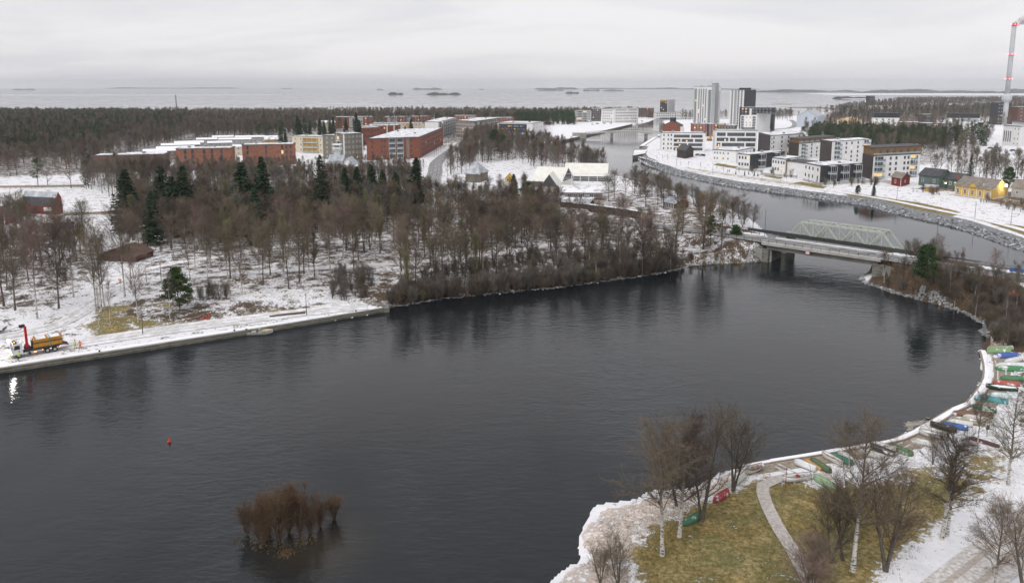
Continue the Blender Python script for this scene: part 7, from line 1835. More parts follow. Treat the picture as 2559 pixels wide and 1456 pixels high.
for Z, x0, y0, x1, y1, col, lab, kw in [
    (zb, 2125, 375, 2370, 360, GPG, 'pale olive green upturned boat, first in the row by the scrub', {}), (zb, 2125, 407, 2350, 392, (0.20, 0.38, 0.12), 'fresh light green upturned boat, second in the row by the scrub', {}),
    (zb, 2180, 437, 2425, 428, (0.02, 0.10, 0.48), 'bright blue upturned boat next to the two green ones', {}), (zb, 2290, 498, 2448, 462, GW, 'short white upturned boat set aslant behind the blue one', {}),
    (zb, 2200, 527, 2490, 522, GW, 'long white upturned boat touching the bright green one', {}), (zb, 2200, 557, 2465, 560, (0.04, 0.28, 0.10), 'bright green upturned boat beside the long white one', {}),
    (zb, 2250, 648, 2475, 658, (0.07, 0.24, 0.10), 'mid green upturned boat beyond the timber frames', {}), (zb, 2180, 692, 2440, 712, (0.48, 0.06, 0.03), 'orange red upturned boat, only one of its colour in the row', {}),
    (zb, 2110, 752, 2420, 765, (0.02, 0.06, 0.04), 'dark green upright boat under a white snowy cover', dict(up=True, snow=True, tilt=0.0)), (zb, 2115, 815, 2410, 828, (0.55, 0.68, 0.70), 'pale ice blue upturned boat beside the turquoise one', {}),
    (zb, 2000, 860, 2330, 885, (0.02, 0.34, 0.38), 'turquoise upturned boat in the middle of the row', {}), (zb, 1995, 925, 2205, 972, GDG, 'dark green upturned boat under the mint skiff', {}),
    (zb, 2075, 935, 2165, 1000, (0.50, 0.66, 0.58), 'narrow mint skiff lying across the dark green boat', dict(z=1.2)), (zb, 1790, 998, 2175, 1020, (0.20, 0.09, 0.05), 'long brown wooden boat with snow on its side', {}),
    (zb, 1780, 1045, 2110, 1098, (0.36, 0.31, 0.22), 'long beige wooden boat', {}), (zb, 1890, 1025, 2150, 1065, (0.60, 0.57, 0.50), 'off white boat squeezed between the brown and beige ones', {}),
    (zb, 1740, 1075, 1985, 1112, GW, 'white upturned boat leaning on the royal blue one', {}), (zb, 1680, 1100, 1940, 1143, (0.015, 0.12, 0.42), 'royal blue upturned boat beside a white one', {}),
    (zb, 1570, 1115, 1830, 1172, (0.035, 0.025, 0.02), 'black tarred boat half sunk in the snow', dict(up=True, tilt=0.1)), (zb, 1475, 1140, 1735, 1208, GW, 'slim white upturned boat at the water edge beyond the open white one', {}),
    (zb, 1460, 1185, 1750, 1242, GW, 'white upright boat with a snowy cover at the water edge', dict(up=True, snow=True, tilt=0.0)), (zb, 1385, 1255, 1640, 1308, GW, 'long white upturned boat on the snow near the green ribbed one', {}),
    (zb, 1190, 1315, 1395, 1392, (0.06, 0.27, 0.08), 'grass green ribbed upturned boat lying alone', {}), (zb, 1950, 1228, 2245, 1312, (0.12, 0.02, 0.03), 'long dark red canoe with a snowy top on the open snow', dict(wfac=0.16, name='canoe')),
    (zb, 990, 1325, 1225, 1402, (0.02, 0.03, 0.05), 'navy boat with a dark cover behind the small birch', dict(up=True, tilt=0.05)), (zb, 910, 1362, 1110, 1422, (0.52, 0.52, 0.48), 'grey white upturned boat behind the small birch', {}),
    (zb, 1040, 1297, 1200, 1340, GW, 'short white upturned boat close to the plank edge', {}), (zc_, 550, 200, 720, 275, (0.64, 0.63, 0.56), 'white upright boat with wooden seats next to the teal one', dict(up=True, tilt=0.08)),
    (zc_, 615, 190, 840, 282, (0.02, 0.22, 0.14), 'teal green ribbed upturned boat between two white boats', {}), (zc_, 695, 165, 885, 268, GW, 'white upturned boat on the far side of the teal one', {}),
    (zc_, 285, 268, 455, 332, (0.68, 0.69, 0.70), 'plump white upturned boat beside the yellow kayak', {}), (zc_, 365, 238, 535, 335, (0.75, 0.38, 0.02), 'yellow orange kayak with a blue cockpit', dict(wfac=0.15, name='kayak')),
    (zc_, 420, 248, 620, 358, (0.10, 0.15, 0.06), 'olive green upturned boat beside the yellow kayak', {}), (zc_, 140, 458, 440, 412, (0.66, 0.66, 0.64), 'white open rowing boat with red seat on the grass at the path', dict(up=True, inside=(0.40, 0.38, 0.36), tilt=0.1)),
    (zc_, 445, 400, 700, 540, (0.27, 0.45, 0.24), 'light green upturned boat on the grass under the alder', {}), (zd, 1990, 537, 2135, 485, (0.64, 0.60, 0.52), 'white boat with rusty red inside at the end of the shore planks', dict(up=True, inside=(0.35, 0.10, 0.06), tilt=-0.25)),
    (zd, 1845, 645, 1980, 555, (0.56, 0.60, 0.54), 'pale grey upturned boat at the round alder', {}), (zd, 1725, 770, 1840, 695, (0.42, 0.02, 0.03), 'small crimson upturned boat on the grass', {}), (zd, 1465, 968, 1620, 890, (0.05, 0.20, 0.11), 'dark green upturned boat beside the dark alder on the grass', {})]:
    (a0, a1), (b0, b1) = Z(x0, y0), Z(x1, y1)
    o = boat(a0, a1, b0, b1, col, lab, **kw)
    if 'yellow orange' in lab: MB().box((0, 0, 0.40), (0.9, 0.35, 0.06)).build('cockpit', mat('blue_cloth', (0.03, 0.09, 0.35), 0.7), o)
    if 'red seat' in lab: MB().box((-0.1, 0, 0.62), (0.35, 0.5, 0.4)).build('red_seat', mat('red_cushion', (0.30, 0.02, 0.02), 0.7), o)
# timber slides between the boats
for i_, (Z, x0, y0, x1, y1) in enumerate([(zb, 2230, 570, 2230, 665), (zb, 2310, 575, 2310, 640), (zb, 2395, 575, 2395, 630), (zb, 1920, 965, 1995, 915), (zb, 2165, 420, 2215, 505), (zb, 1040, 1295, 1200, 1340), (zc_, 105, 280, 275, 355), (zc_, 70, 300, 190, 360), (zb, 1150, 1310, 1300, 1270), (zb, 1280, 1335, 1380, 1290), (zb, 2040, 705, 2170, 712)]):
    p, q = on(*Z(x0, y0), 1.0), on(*Z(x1, y1), 1.0); m_ = (p + q) / 2; d = q - p
    b = MB(); b.box((0, 0, 0.10), (max(d.length, 1.5), 0.22, 0.14)); b.build('timber_beam', mat('snowy_timber', (0.40, 0.37, 0.32), 0.85, (0.70, 0.70, 0.71), scale=2.0), loc=(m_.x, m_.y, gz(m_.x, m_.y)), rz=math.atan2(d.y, d.x),
        label='weathered grey timber beam lying on the ground among the boats', cat='timber beam', group='timber beams among the boats')

# ------------------------------------------------------------------ motor boat at the quay, buoy, driftwood
mo = thing('motor_boat', 'small white motor boat with yellow trim moored at the quay wall', 'boat', tuple(at(650, 836, -0.1)), 0.12)
V, F = hull_geo(5.2, 1.9, 0.85, 0.75); b = MB(); b.hull(V, F); h = b.build('hull', paint((0.68, 0.67, 0.60)), mo, True)
dk = MB(); dk.hull([(-0.2, -0.8, 0.86), (1.6, -0.55, 0.95), (2.45, 0, 1.05), (1.6, 0.55, 0.95), (-0.2, 0.8, 0.86)], [(0, 1, 2, 3, 4)]); dk.build('fore_deck', paint((0.60, 0.45, 0.12)), mo)
MB().box((0.0, 0, 1.15), (0.5, 1.2, 0.55)).build('windscreen', M_GLASSB, mo); MB().box((-2.7, 0, 0.9), (0.4, 0.4, 0.9)).build('outboard_motor', M_DARKST, mo); MB().box((-1.2, 0, 0.7), (0.9, 1.4, 0.25)).build('bench', paint((0.5, 0.4, 0.25)), mo)
bu = thing('buoy', 'red orange marker buoy tilting alone on the open water', 'buoy', tuple(at(423, 1104, 0)), 0); bu.scale = (0.6, 0.6, 0.65)
M_BUOY = mat('buoy_red', (0.55, 0.05, 0.02), 0.45, (0.45, 0.05, 0.02))
MB().tube((0, 0, -0.3), (0, 0, 0.25), 0.45, 0.45, 14).build('float', M_BUOY, bu); MB().tube((0, 0, 0.25), (0.12, 0, 0.95), 0.34, 0.1, 12).build('cone', M_BUOY, bu); MB().tube((0.12, 0, 0.9), (0.16, 0, 1.2), 0.05, 0.05, 6).build('top_mark', M_BUOY, bu)
lg = thing('timber_pile', 'two long dark timber baulks lying on the snow near the quay end', 'timber', tuple(on(718, 788, 1.2)), 0.35)
MB().box((0, 0, 0.18), (7.5, 0.3, 0.3)).build('baulk', M_DKWOOD, lg); MB().box((0.8, 0.7, 0.18), (6.5, 0.3, 0.3), 0.08).build('baulk', M_WOOD, lg); MB().box((-2.5, 0.3, 0.0), (0.2, 1.8, 0.2)).build('bearer', M_DKWOOD, lg)
for i_, (u, v) in enumerate([(925, 758), (935, 762), (915, 756), (945, 764)]):
    p = on(u, v, 1.6); b = MB(); rg = np.random.default_rng(i_)
    import bmesh
    bm = bmesh.new(); bmesh.ops.create_icosphere(bm, subdivisions=2, radius=0.7)
    for vv in bm.verts: vv.co *= 1 + rg.uniform(-0.22, 0.22); vv.co.z *= 0.6
    me = bpy.data.meshes.new('boulder'); bm.to_mesh(me); bm.free(); me.materials.append(mat('grey_boulder', (0.16, 0.14, 0.12), 0.9, (0.34, 0.31, 0.28), scale=1.5))
    link('boulder', me, None, (p.x, p.y, p.z + 0.25), i_, label=['brown boulder nearest the quay end wall', 'second grey boulder of the heap at the quay end', 'grey boulder farthest from the water at the quay end', 'boulder lowest by the water at the quay end'][i_], cat='boulder', group='boulders at the quay end')
# stone slope of the far bank: stones near enough to tell apart
rg = np.random.default_rng(77); stones = []
for k in range(3):
    bm = bmesh.new(); bmesh.ops.create_icosphere(bm, subdivisions=1, radius=0.5)
    for vv in bm.verts: vv.co *= 1 + rg.uniform(-0.25, 0.25)
    v_ = np.array([v.co[:] for v in bm.verts]); f_ = np.array([[v.index for v in f.verts] for f in bm.faces]); bm.free(); stones.append((v_, f_))
SV, SF, so = [], [], 0
Lb = LANDS[1][5:19]
for i in range(len(Lb) - 1):
    a, c = Lb[i][:2], Lb[i + 1][:2]; d = c - a; ln = np.hypot(*d); nrm = np.array([-d[1], d[0]]) / ln
    for _ in range(int(ln * 3.6)):
        q = a + d * rg.random() + nrm * rg.uniform(0.0, 4.8)
        v_, f_ = stones[rg.integers(3)]; s = rg.uniform(0.5, 1.25)
        SV.append(v_ * s * [1, 1, 0.7]); SF.append(f_ + so); so += len(v_); SV[-1] = SV[-1] + [q[0], q[1], 0]
cent = np.array([x.mean(0)[:2] for x in SV]); zz = ground(cent)
keep = zz > -0.4
SV2, SF2, so = [], [], 0
for x, f_, z, kk in zip(SV, SF, zz, keep):
    if not kk: continue
    SF2.append(f_ - f_.min() + so); SV2.append(x + [0, 0, z]); so += len(x)
link('riprap_stones', mesh_np('riprap_stones', np.concatenate(SV2), np.concatenate(SF2), mat('riprap_stone', (0.10, 0.105, 0.11), 0.9, (0.60, 0.61, 0.64), scale=0.7, detail=6, contrast=(0.50, 0.62))), kind='stuff')

# shore stones along the spit and wooded point
SV2, SF2, so = [], [], 0
for L_, i0, i1, n_ in ((LANDS[2], 3, 9, 2.4), (LANDS[0], 8, 20, 0.8)):
    for i in range(i0, i1):
        a, c = L_[i][:2], L_[i + 1][:2]; d = c - a; ln = np.hypot(*d); nrm = np.array([-d[1], d[0]]) / ln
        for _ in range(int(ln * n_)):
            q = a + d * rg.random() + nrm * rg.uniform(-0.2, 1.8); v_, f_ = stones[rg.integers(3)]; s = rg.uniform(0.2, 0.7)
            SV2.append(v_ * s * [1, 1, 0.7] + [q[0], q[1], 0]); SF2.append(f_ + so); so += len(v_)
cent = np.array([x.mean(0)[:2] for x in SV2]); zz = ground(cent)
SV2 = [x + [0, 0, max(z, 0)] for x, z in zip(SV2, zz)]
link('shore_stones', mesh_np('shore_stones', np.concatenate(SV2), np.concatenate(SF2), MATS['riprap_stone']), kind='stuff')

# ------------------------------------------------------------------ timber truck with loading crane on the quay
M_TYRE = mat('tyre_rubber', (0.02, 0.02, 0.02), 0.9); M_RIM = mat('wheel_rim', (0.35, 0.36, 0.36), 0.5, metal=0.5)
M_CABW = mat('white_cab_paint', (0.72, 0.73, 0.73), 0.35, (0.66, 0.67, 0.67)); M_CHAS = mat('black_chassis', (0.03, 0.03, 0.032), 0.7)
M_CRANE = mat('crane_red', (0.50, 0.02, 0.02), 0.45, (0.42, 0.02, 0.02)); M_AMBER = mat('amber_lamp', (0.8, 0.3, 0.02), emit=(1.0, 0.42, 0.03), estr=3.0)
M_HEAD = mat('headlamp_glow', (0.9, 0.85, 0.7), emit=(1.0, 0.9, 0.65), estr=8.0); M_BLUEG = mat('cab_glass', (0.02, 0.025, 0.03), 0.1, spec=0.8)
t0, t1 = on(28, 895, 1.1), on(142, 874, 1.1); td_ = t1 - t0; ta_ = math.atan2(td_.y, td_.x)
TK = thing('timber_truck', 'white cab truck with red loading crane parked on the snowy quay', 'truck', (t0.x, t0.y, t0.z + 0.1), ta_)    # x runs from cab to tail, y away from the water
TK.scale = (0.86, 0.90, 0.90)
def wheel(x, y, r=0.52, w=0.32, parent=None, nm='wheel'):
    wv_ = MB().tube((x, y - w / 2, r), (x, y + w / 2, r), r, r, 18).build(nm, M_TYRE, parent)
    MB().tube((x, y - w / 2 - 0.012, r), (x, y + w / 2 + 0.012, r), r * 0.58, r * 0.58, 14).build('rim', M_RIM, wv_)
for x in (1.3, 6.6, 8.0):
    for y in (-1.05, 1.05): wheel(x, y, parent=TK)
MB().box((4.6, 0, 0.95), (8.8, 0.95, 0.35)).build('chassis', M_CHAS, TK)
b = MB(); b.hull([(0.15, -1.22, 0.75), (2.15, -1.22, 0.75), (2.15, 1.22, 0.75), (0.15, 1.22, 0.75), (0.1, -1.22, 1.75), (2.15, -1.22, 1.75), (2.15, 1.22, 1.75), (0.1, 1.22, 1.75), (0.45, -1.12, 2.95), (2.15, -1.16, 3.05), (2.15, 1.16, 3.05), (0.45, 1.12, 2.95)],
    [(0, 3, 2, 1), (0, 1, 5, 4), (1, 2, 6, 5), (2, 3, 7, 6), (3, 0, 4, 7), (4, 5, 9, 8), (5, 6, 10, 9), (6, 7, 11, 10), (7, 4, 8, 11), (8, 9, 10, 11)]); cab = b.build('cab', M_CABW, TK)
b = MB(); b.hull([(0.12, -1.05, 1.85), (0.12, 1.05, 1.85), (0.41, 0.98, 2.8), (0.41, -0.98, 2.8)], [(0, 1, 2, 3)]); wsn = b.build('windscreen', M_BLUEG, cab); wsn.location.x = -0.03
for s in (-1, 1):
    b = MB(); b.hull([(0.55, s * 1.235, 1.8), (1.65, s * 1.235, 1.8), (1.65, s * 1.19, 2.65), (0.75, s * 1.18, 2.65)], [(0, 1, 2, 3)]); b.build('side_window', M_BLUEG, cab)
    MB().box((0.2, s * 1.42, 2.3), (0.12, 0.25, 0.5)).build('mirror', M_CHAS, cab)
    MB().box((0.08, s * 0.85, 0.85), (0.08, 0.4, 0.22)).build('headlight', M_HEAD, TK)
MB().box((0.05, 0, 0.62), (0.25, 2.4, 0.4)).build('bumper', mat('yellow_bumper', (0.55, 0.34, 0.03), 0.5), TK)
MB().box((0.8, 0, 3.1), (0.7, 1.9, 0.16)).build('roof_visor', M_CHAS, cab)
MB().box((0.75, -0.6, 3.24), (0.18, 0.18, 0.15)).build('beacon', M_AMBER, cab)
for x in (5.7, 7.3, 8.95): MB().box((x, -1.27, 0.92), (0.16, 0.06, 0.1)).build('marker_lamp', M_AMBER, TK)
MB().box((4.3, -1.35, 0.75), (0.4, 0.2, 0.14)).build('outrigger_lamp', M_AMBER, TK)
MB().box((3.1, 0, 1.35), (1.2, 2.2, 0.7)).build('crane_base', M_CHAS, TK); MB().box((3.3, -1.5, 0.75), (0.5, 0.9, 0.3)).build('outrigger', M_CHAS, TK)
for y in (-0.42, 0.1): MB().bar((3.05, y, 1.6), (3.0, y, 6.1), 0.46, 0.5).build('crane_boom', M_CRANE, TK)
MB().box((2.98, -0.15, 1.9), (0.8, 0.9, 0.9)).build('crane_column', M_CRANE, TK); MB().box((2.5, 0.2, 6.2), (1.1, 0.5, 0.55)).build('crane_head', M_CHAS, TK)
MB().bar((3.3, -0.2, 1.8), (3.05, -0.2, 5.2), 0.14, 0.14).build('hydraulic_ram', M_RIM, TK)
MB().box((6.75, 0, 1.3), (5.9, 2.5, 0.16)).build('flat_bed', M_DKWOOD, TK)
b = MB(); b.hull([(9.7, -1.25, 1.38), (10.7, -1.2, 1.05), (10.7, 1.2, 1.05), (9.7, 1.25, 1.38), (9.7, -1.25, 1.22), (10.7, -1.2, 0.95), (10.7, 1.2, 0.95), (9.7, 1.25, 1.22)], [(0, 1, 2, 3), (4, 7, 6, 5), (0, 4, 5, 1), (2, 6, 7, 3), (1, 5, 6, 2)]); b.build('tail_ramp', M_DKWOOD, TK)
MB().box((3.95, 0, 2.1), (0.12, 2.4, 1.5)).build('headboard', M_CHAS, TK)
for s in (-1, 1): MB().box((9.75, s * 1.0, 1.05), (0.08, 0.25, 0.15)).build('tail_light', mat('tail_red', (0.5, 0.02, 0.02), emit=(1, 0.05, 0.02), estr=2), TK)
wl_ = MB().box((0.2, 0.9, 3.3), (0.2, 0.4, 0.25)).build('work_lamp', M_HEAD, cab); lamp_bulb(wl_, (-0.1, 0.9, 3.4), 0.3, (1.0, 0.97, 0.90), 60, 900)
ld_ = thing('timber_load', 'stacked orange wooden formwork boxes strapped on the truck bed', 'load', tuple(TK.location + Vector((6.9 * 0.86 * math.cos(ta_), 6.9 * 0.86 * math.sin(ta_), 1.39 * 0.9))), ta_); ld_.scale = (0.86, 0.90, 0.90)
M_ORW = mat('orange_timber', (0.52, 0.25, 0.03), 0.7, (0.42, 0.19, 0.025), scale=1.2)
for k, (z0, z1, l_) in enumerate(((0.0, 0.95, 5.6), (1.02, 1.75, 5.5))):
    b = MB(); a = l_ / 2; b.hull([(-a, -1.1, z0), (a - .3, -1.1, z0), (a - .3, 1.1, z0), (-a, 1.1, z0), (-a - .05, -1.15, z1), (a, -1.15, z1), (a, 1.15, z1), (-a - .05, 1.15, z1)], [(0, 3, 2, 1), (4, 5, 6, 7), (0, 1, 5, 4), (1, 2, 6, 5), (2, 3, 7, 6), (3, 0, 4, 7)]); b.build('timber_box', M_ORW, ld_)
    MB().box((0, -1.17, z0 + 0.08), (l_, 0.06, 0.12)).build('edge_board', M_DKWOOD, ld_)
MB().box((0, 0, 1.80), (5.3, 2.0, 0.08)).build('snow_cover', M_SNOW, ld_)
for x in (-2.4, -0.2, 2.4): MB().box((x, 0, 1.95), (0.3, 2.1, 0.2)).build('cross_bearer', M_ORW, ld_)
b = MB(); b.box((0.3, -1.19, 1.0), (0.12, 0.03, 2.0)); b.box((0.3, 0, 2.0), (0.12, 2.4, 0.03)); b.build('strap', mat('teal_strap', (0.05, 0.30, 0.25), 0.7), ld_)

# white pickup at the frame edge
p0 = on(-22, 830, 1.4); PK = thing('pickup_truck', 'white pickup truck cut off by the frame edge on the park road', 'car', (p0.x, p0.y, p0.z), R(12))
prof = [(-2.5, 0.55), (2.35, 0.55), (2.45, 0.95), (1.25, 1.08), (0.55, 1.68), (-0.85, 1.72), (-1.0, 1.12), (-2.5, 1.1)]
b = MB(); n = len(prof); V = [(x, -0.85, z) for x, z in prof] + [(x, 0.85, z) for x, z in prof]
b.hull(V, [tuple(range(n)), tuple(range(2 * n - 1, n - 1, -1))] + [(i, i + n, (i + 1) % n + n, (i + 1) % n) for i in range(n)]); bd_ = b.build('body', M_CABW, PK)
for s in (-1, 1):
    for x0, x1 in ((0.05, 0.95), (-0.8, -0.05)):
        b = MB(); b.hull([(x0, s * 0.862, 1.12), (x1, s * 0.862, 1.12), (x1 - (0.42 if x1 > 0.5 else 0), s * 0.862, 1.6), (x0, s * 0.862, 1.62)], [(0, 1, 2, 3)]); b.build('side_window', M_BLUEG, bd_)
    for x in (1.55, -1.6): wheel(x, s * 0.8, 0.37, 0.24, PK)
    MB().box((2.42, s * 0.6, 0.8), (0.06, 0.3, 0.16)).build('headlight', M_GLASSB, PK)
b = MB(); b.hull([(1.24, -0.75, 1.1), (1.24, 0.75, 1.1), (0.6, 0.7, 1.64), (0.6, -0.7, 1.64)], [(0, 1, 2, 3)]); w_ = b.build('windscreen', M_BLUEG, bd_); w_.location.x = 0.03
MB().box((2.5, 0, 0.6), (0.14, 1.7, 0.22)).build('bumper', M_CHAS, PK)

def car(u, v, rz, col, label, z=2.2):
    p = on(u, v, z); o = thing('parked_car', label, 'car', tuple(p), rz, 'cars'); b = MB()
    prof = [(-2.1, 0.35), (2.1, 0.35), (2.15, 0.75), (1.2, 0.9), (0.5, 1.42), (-1.1, 1.42), (-1.9, 0.95), (-2.15, 0.8)]; n = len(prof)
    V = [(x, -0.85, z_) for x, z_ in prof] + [(x, 0.85, z_) for x, z_ in prof]
    b.hull(V, [tuple(range(n)), tuple(range(2 * n - 1, n - 1, -1))] + [(i, i + n, (i + 1) % n + n, (i + 1) % n) for i in range(n)]); b.build('body', mat('car_%d_%d' % (int(col[0] * 99), int(col[2] * 99)), col, 0.35), o)
    for s in (-1, 1):
        g = MB(); g.hull([(1.0, s * 0.862, 0.92), (0.45, s * 0.862, 1.36), (-1.05, s * 0.862, 1.36), (-1.6, s * 0.862, 0.95)], [(0, 1, 2, 3)]); g.build('side_window', M_BLUEG, o)
        for x in (1.3, -1.3): wheel(x, s * 0.78, 0.32, 0.2, o)
car(1063, 453, R(65), (0.55, 0.58, 0.62), 'silver blue car coming down the curving snowy road')
for i_, (u, v, c_, lab) in enumerate([(1744, 389, (0.05, 0.05, 0.06), 'black car parked left of the log barn corner'), (1752, 389.5, (0.3, 0.31, 0.33), 'grey car in the parking row by the white block'), (1758, 390, (0.04, 0.05, 0.08), 'dark blue car at the end of the parking row'),
        (1480, 312, (0.55, 0.55, 0.55), 'white car on the far river meadow'), (1492, 310.5, (0.1, 0.1, 0.1), 'dark car on the far river meadow'), (1509, 309.5, (0.06, 0.07, 0.10), 'navy car near the white far blocks'), (1526, 309.5, (0.03, 0.03, 0.03), 'black van before the longest white far block'),
        (1604, 304, (0.3, 0.05, 0.04), 'red car by the far river bend'), (2475, 372, (0.04, 0.04, 0.05), 'dark car on the snowy yard below the white edge block'), (2530, 378, (0.05, 0.05, 0.06), 'black car nearest the frame edge on the snowy yard'), (1795, 372, (0.5, 0.5, 0.5), 'silver car between the two ribbon window blocks')]):
    car(u, v, i_ * 0.7, c_, lab)

# ------------------------------------------------------------------ people
M_SKIN = mat('skin', (0.45, 0.27, 0.20), 0.6)
def person(u, v, rz, label, top, legs, hat, arm_l=(0.30, 0.05, 0.85), arm_r=(-0.30, 0.05, 0.85), lean=0.0, stride=0.10, vest=None, z=2.0):
    """one skinned body in the given pose; jacket, trousers and hat in their colours"""
    p = on(u, v, z); o = thing('person', label, 'person', tuple(p), rz, 'people')
    J, E, Rr = [], [], []
    def vtx(c, r, par=None):
        J.append((c[0], c[1] + lean * max(0, c[2] - 0.9), c[2])); Rr.append(r if isinstance(r, tuple) else (r, r)); k = len(J) - 1
        if par is not None: E.append((par, k))
        return k
    pel = vtx((0, 0, 0.95), (0.16, 0.12)); ch_ = vtx((0, 0.01, 1.28), (0.18, 0.13), pel); sh = vtx((0, 0, 1.47), (0.14, 0.10), ch_); nk = vtx((0, 0, 1.55), 0.062, sh); hd = vtx((0, 0.015, 1.66), (0.085, 0.10), nk); tp = vtx((0, 0.01, 1.77), (0.07, 0.085), hd)
    vtx((0, 0.11, 1.655), 0.018, hd)
    for s, arm, st in ((1, arm_l, stride), (-1, arm_r, -stride)):
        a = vtx((s * 0.21, 0, 1.44), 0.072, sh); h = Vector(arm); e = (Vector((s * 0.22, 0, 1.44)) + h) / 2 + Vector((s * 0.05, -0.06, 0)); e_ = vtx(e, 0.052, a); w = vtx(h, 0.034, e_)
        dv = (h - e).normalized(); pm = vtx(h + dv * 0.07, (0.038, 0.022), w)
        for k_, (off, ln) in enumerate(((-0.030, 0.075), (-0.010, 0.085), (0.010, 0.08), (0.030, 0.065))): f1 = vtx(h + dv * 0.12 + Vector((0, off, 0)), 0.009, pm); vtx(h + dv * (0.12 + ln * 0.7) + Vector((-s * 0.02, off, 0)), 0.008, f1)
        vtx(h + dv * 0.05 + Vector((0, 0.05, 0)), 0.010, w)
        hp_ = vtx((s * 0.10, 0, 0.88), 0.105, pel); kn = vtx((s * 0.11, st * 0.6 + 0.03, 0.49), 0.068, hp_); an = vtx((s * 0.11, st * 1.1 - 0.02, 0.09), 0.048, kn); vtx((s * 0.12, st * 1.1 + 0.15, 0.045), 0.042, an)
    me = bpy.data.meshes.new('body'); me.from_pydata(J, E, []); b_ = bpy.data.objects.new('body', me); COL.objects.link(b_); b_.parent = o
    md = b_.modifiers.new('skin', 'SKIN'); md.use_smooth_shade = True
    for k, sv in enumerate(me.skin_vertices[0].data): sv.radius = Rr[k]; sv.use_root = (k == 0)
    b_.modifiers.new('round', 'SUBSURF').levels = 1
    dg = bpy.context.evaluated_depsgraph_get(); dg.update(); nm = bpy.data.meshes.new_from_object(b_.evaluated_get(dg)); b_.modifiers.clear(); b_.data = nm
    nm.materials.clear()
    for m_ in (top, legs, M_SKIN, mat('dark_boots', (0.02, 0.02, 0.02), 0.8)): nm.materials.append(m_)
    for f in nm.polygons:
        c = f.center; f.material_index = 2 if (c.z > 1.53 or (abs(c.x) > 0.2 and c.z < min(arm_l[2], arm_r[2]) + 0.02 and c.z > 0.6 and abs(c.x) > 0.24)) else 3 if c.z < 0.14 else 1 if c.z < 0.93 else 0
    hb_ = bmesh.new(); bmesh.ops.create_uvsphere(hb_, u_segments=12, v_segments=8, radius=0.115)
    for vv in hb_.verts:
        if vv.co.z < -0.02: vv.co.z = -0.02
    hm_ = bpy.data.meshes.new('hat'); hb_.to_mesh(hm_); hb_.free(); hm_.materials.append(hat); link('hat', hm_, o, (0, 0.01 + lean * 0.8, 1.72))
    if vest:
        MB().box((0, 0.12 + lean * 0.3, 1.15), (0.3, 0.02, 0.06)).build('reflective_band', vest, o); MB().box((0, -0.13 + lean * 0.3, 1.15), (0.3, 0.02, 0.06)).build('reflective_band', vest, o)
    return o
HV = mat('hi_vis_yellow', (0.50, 0.66, 0.05), 0.7, (0.42, 0.58, 0.05)); HO = mat('hi_vis_orange', (0.70, 0.13, 0.02), 0.7, (0.62, 0.11, 0.02)); DK = mat('dark_cloth', (0.02, 0.022, 0.03), 0.9); RF = mat('reflective_tape', (0.6, 0.6, 0.58), 0.4)
GNW = mat('green_work_trousers', (0.28, 0.42, 0.05), 0.8); RDC = mat('red_cloth', (0.35, 0.03, 0.03), 0.8); ORC = mat('orange_cloth', (0.62, 0.20, 0.02), 0.8); BLK = mat('black_cap', (0.015, 0.015, 0.018), 0.8); MAR = mat('maroon_cloth', (0.16, 0.02, 0.04), 0.8)
person(189, 871, R(150), 'person in yellow hi-vis and dark cap standing on the quay beside the orange one', HV, GNW, BLK, arm_r=(-0.34, 0.2, 1.0), vest=RF, z=1.1)
person(201, 873, R(200), 'person in full orange work suit standing on the quay', HO, HO, mat('orange_hood', (0.6, 0.12, 0.03), 0.8), arm_l=(0.42, 0.0, 1.0), arm_r=(-0.40, 0.05, 0.9), vest=RF, z=1.1)
person(46, 901, R(-60), 'person in yellow jacket and dark trousers bending at the truck cab', HV, DK, BLK, lean=0.35, arm_l=(0.28, 0.35, 0.95), arm_r=(-0.2, 0.35, 0.95), z=1.1)
for i_, (u, v, t_, l_, lab) in enumerate([(2521, 744, HO, DK, 'child in an orange vest at the head of the group on the path'), (2531, 743, ORC, DK, 'person in bright orange jacket standing in the middle of the group'), (2537, 748, RDC, DK, 'child in red coat just behind the orange jacket'),
        (2546, 752, MAR, DK, 'child in maroon coat near the end of the group'), (2553, 754, RDC, BLK, 'child in red at the frame edge of the group'), (2542, 747, HO, BLK, 'small child in orange vest inside the group')]):
    o = person(u, v, 2.5 + i_, lab, t_, l_, [BLK, RDC, MAR][i_ % 3], z=2.2); s = [0.85, 1.0, 0.8, 0.8, 0.75, 0.7][i_]; o.scale = (s, s, s)
person(2139, 435, 0.6, 'walker in black on the promenade, slightly ahead of the other', DK, DK, BLK, z=3.0); person(2143, 435.5, 0.6, 'second walker in dark clothes side by side on the promenade', BLK, DK, DK, z=3.0)
for o_, (u, v) in zip([x for x in SC.objects if x.name.startswith('person') and 'walker' in x.get('label', '')], [(1818, 431), (1822, 431.5)]):
    o_.location = on(u, v, 3.0)

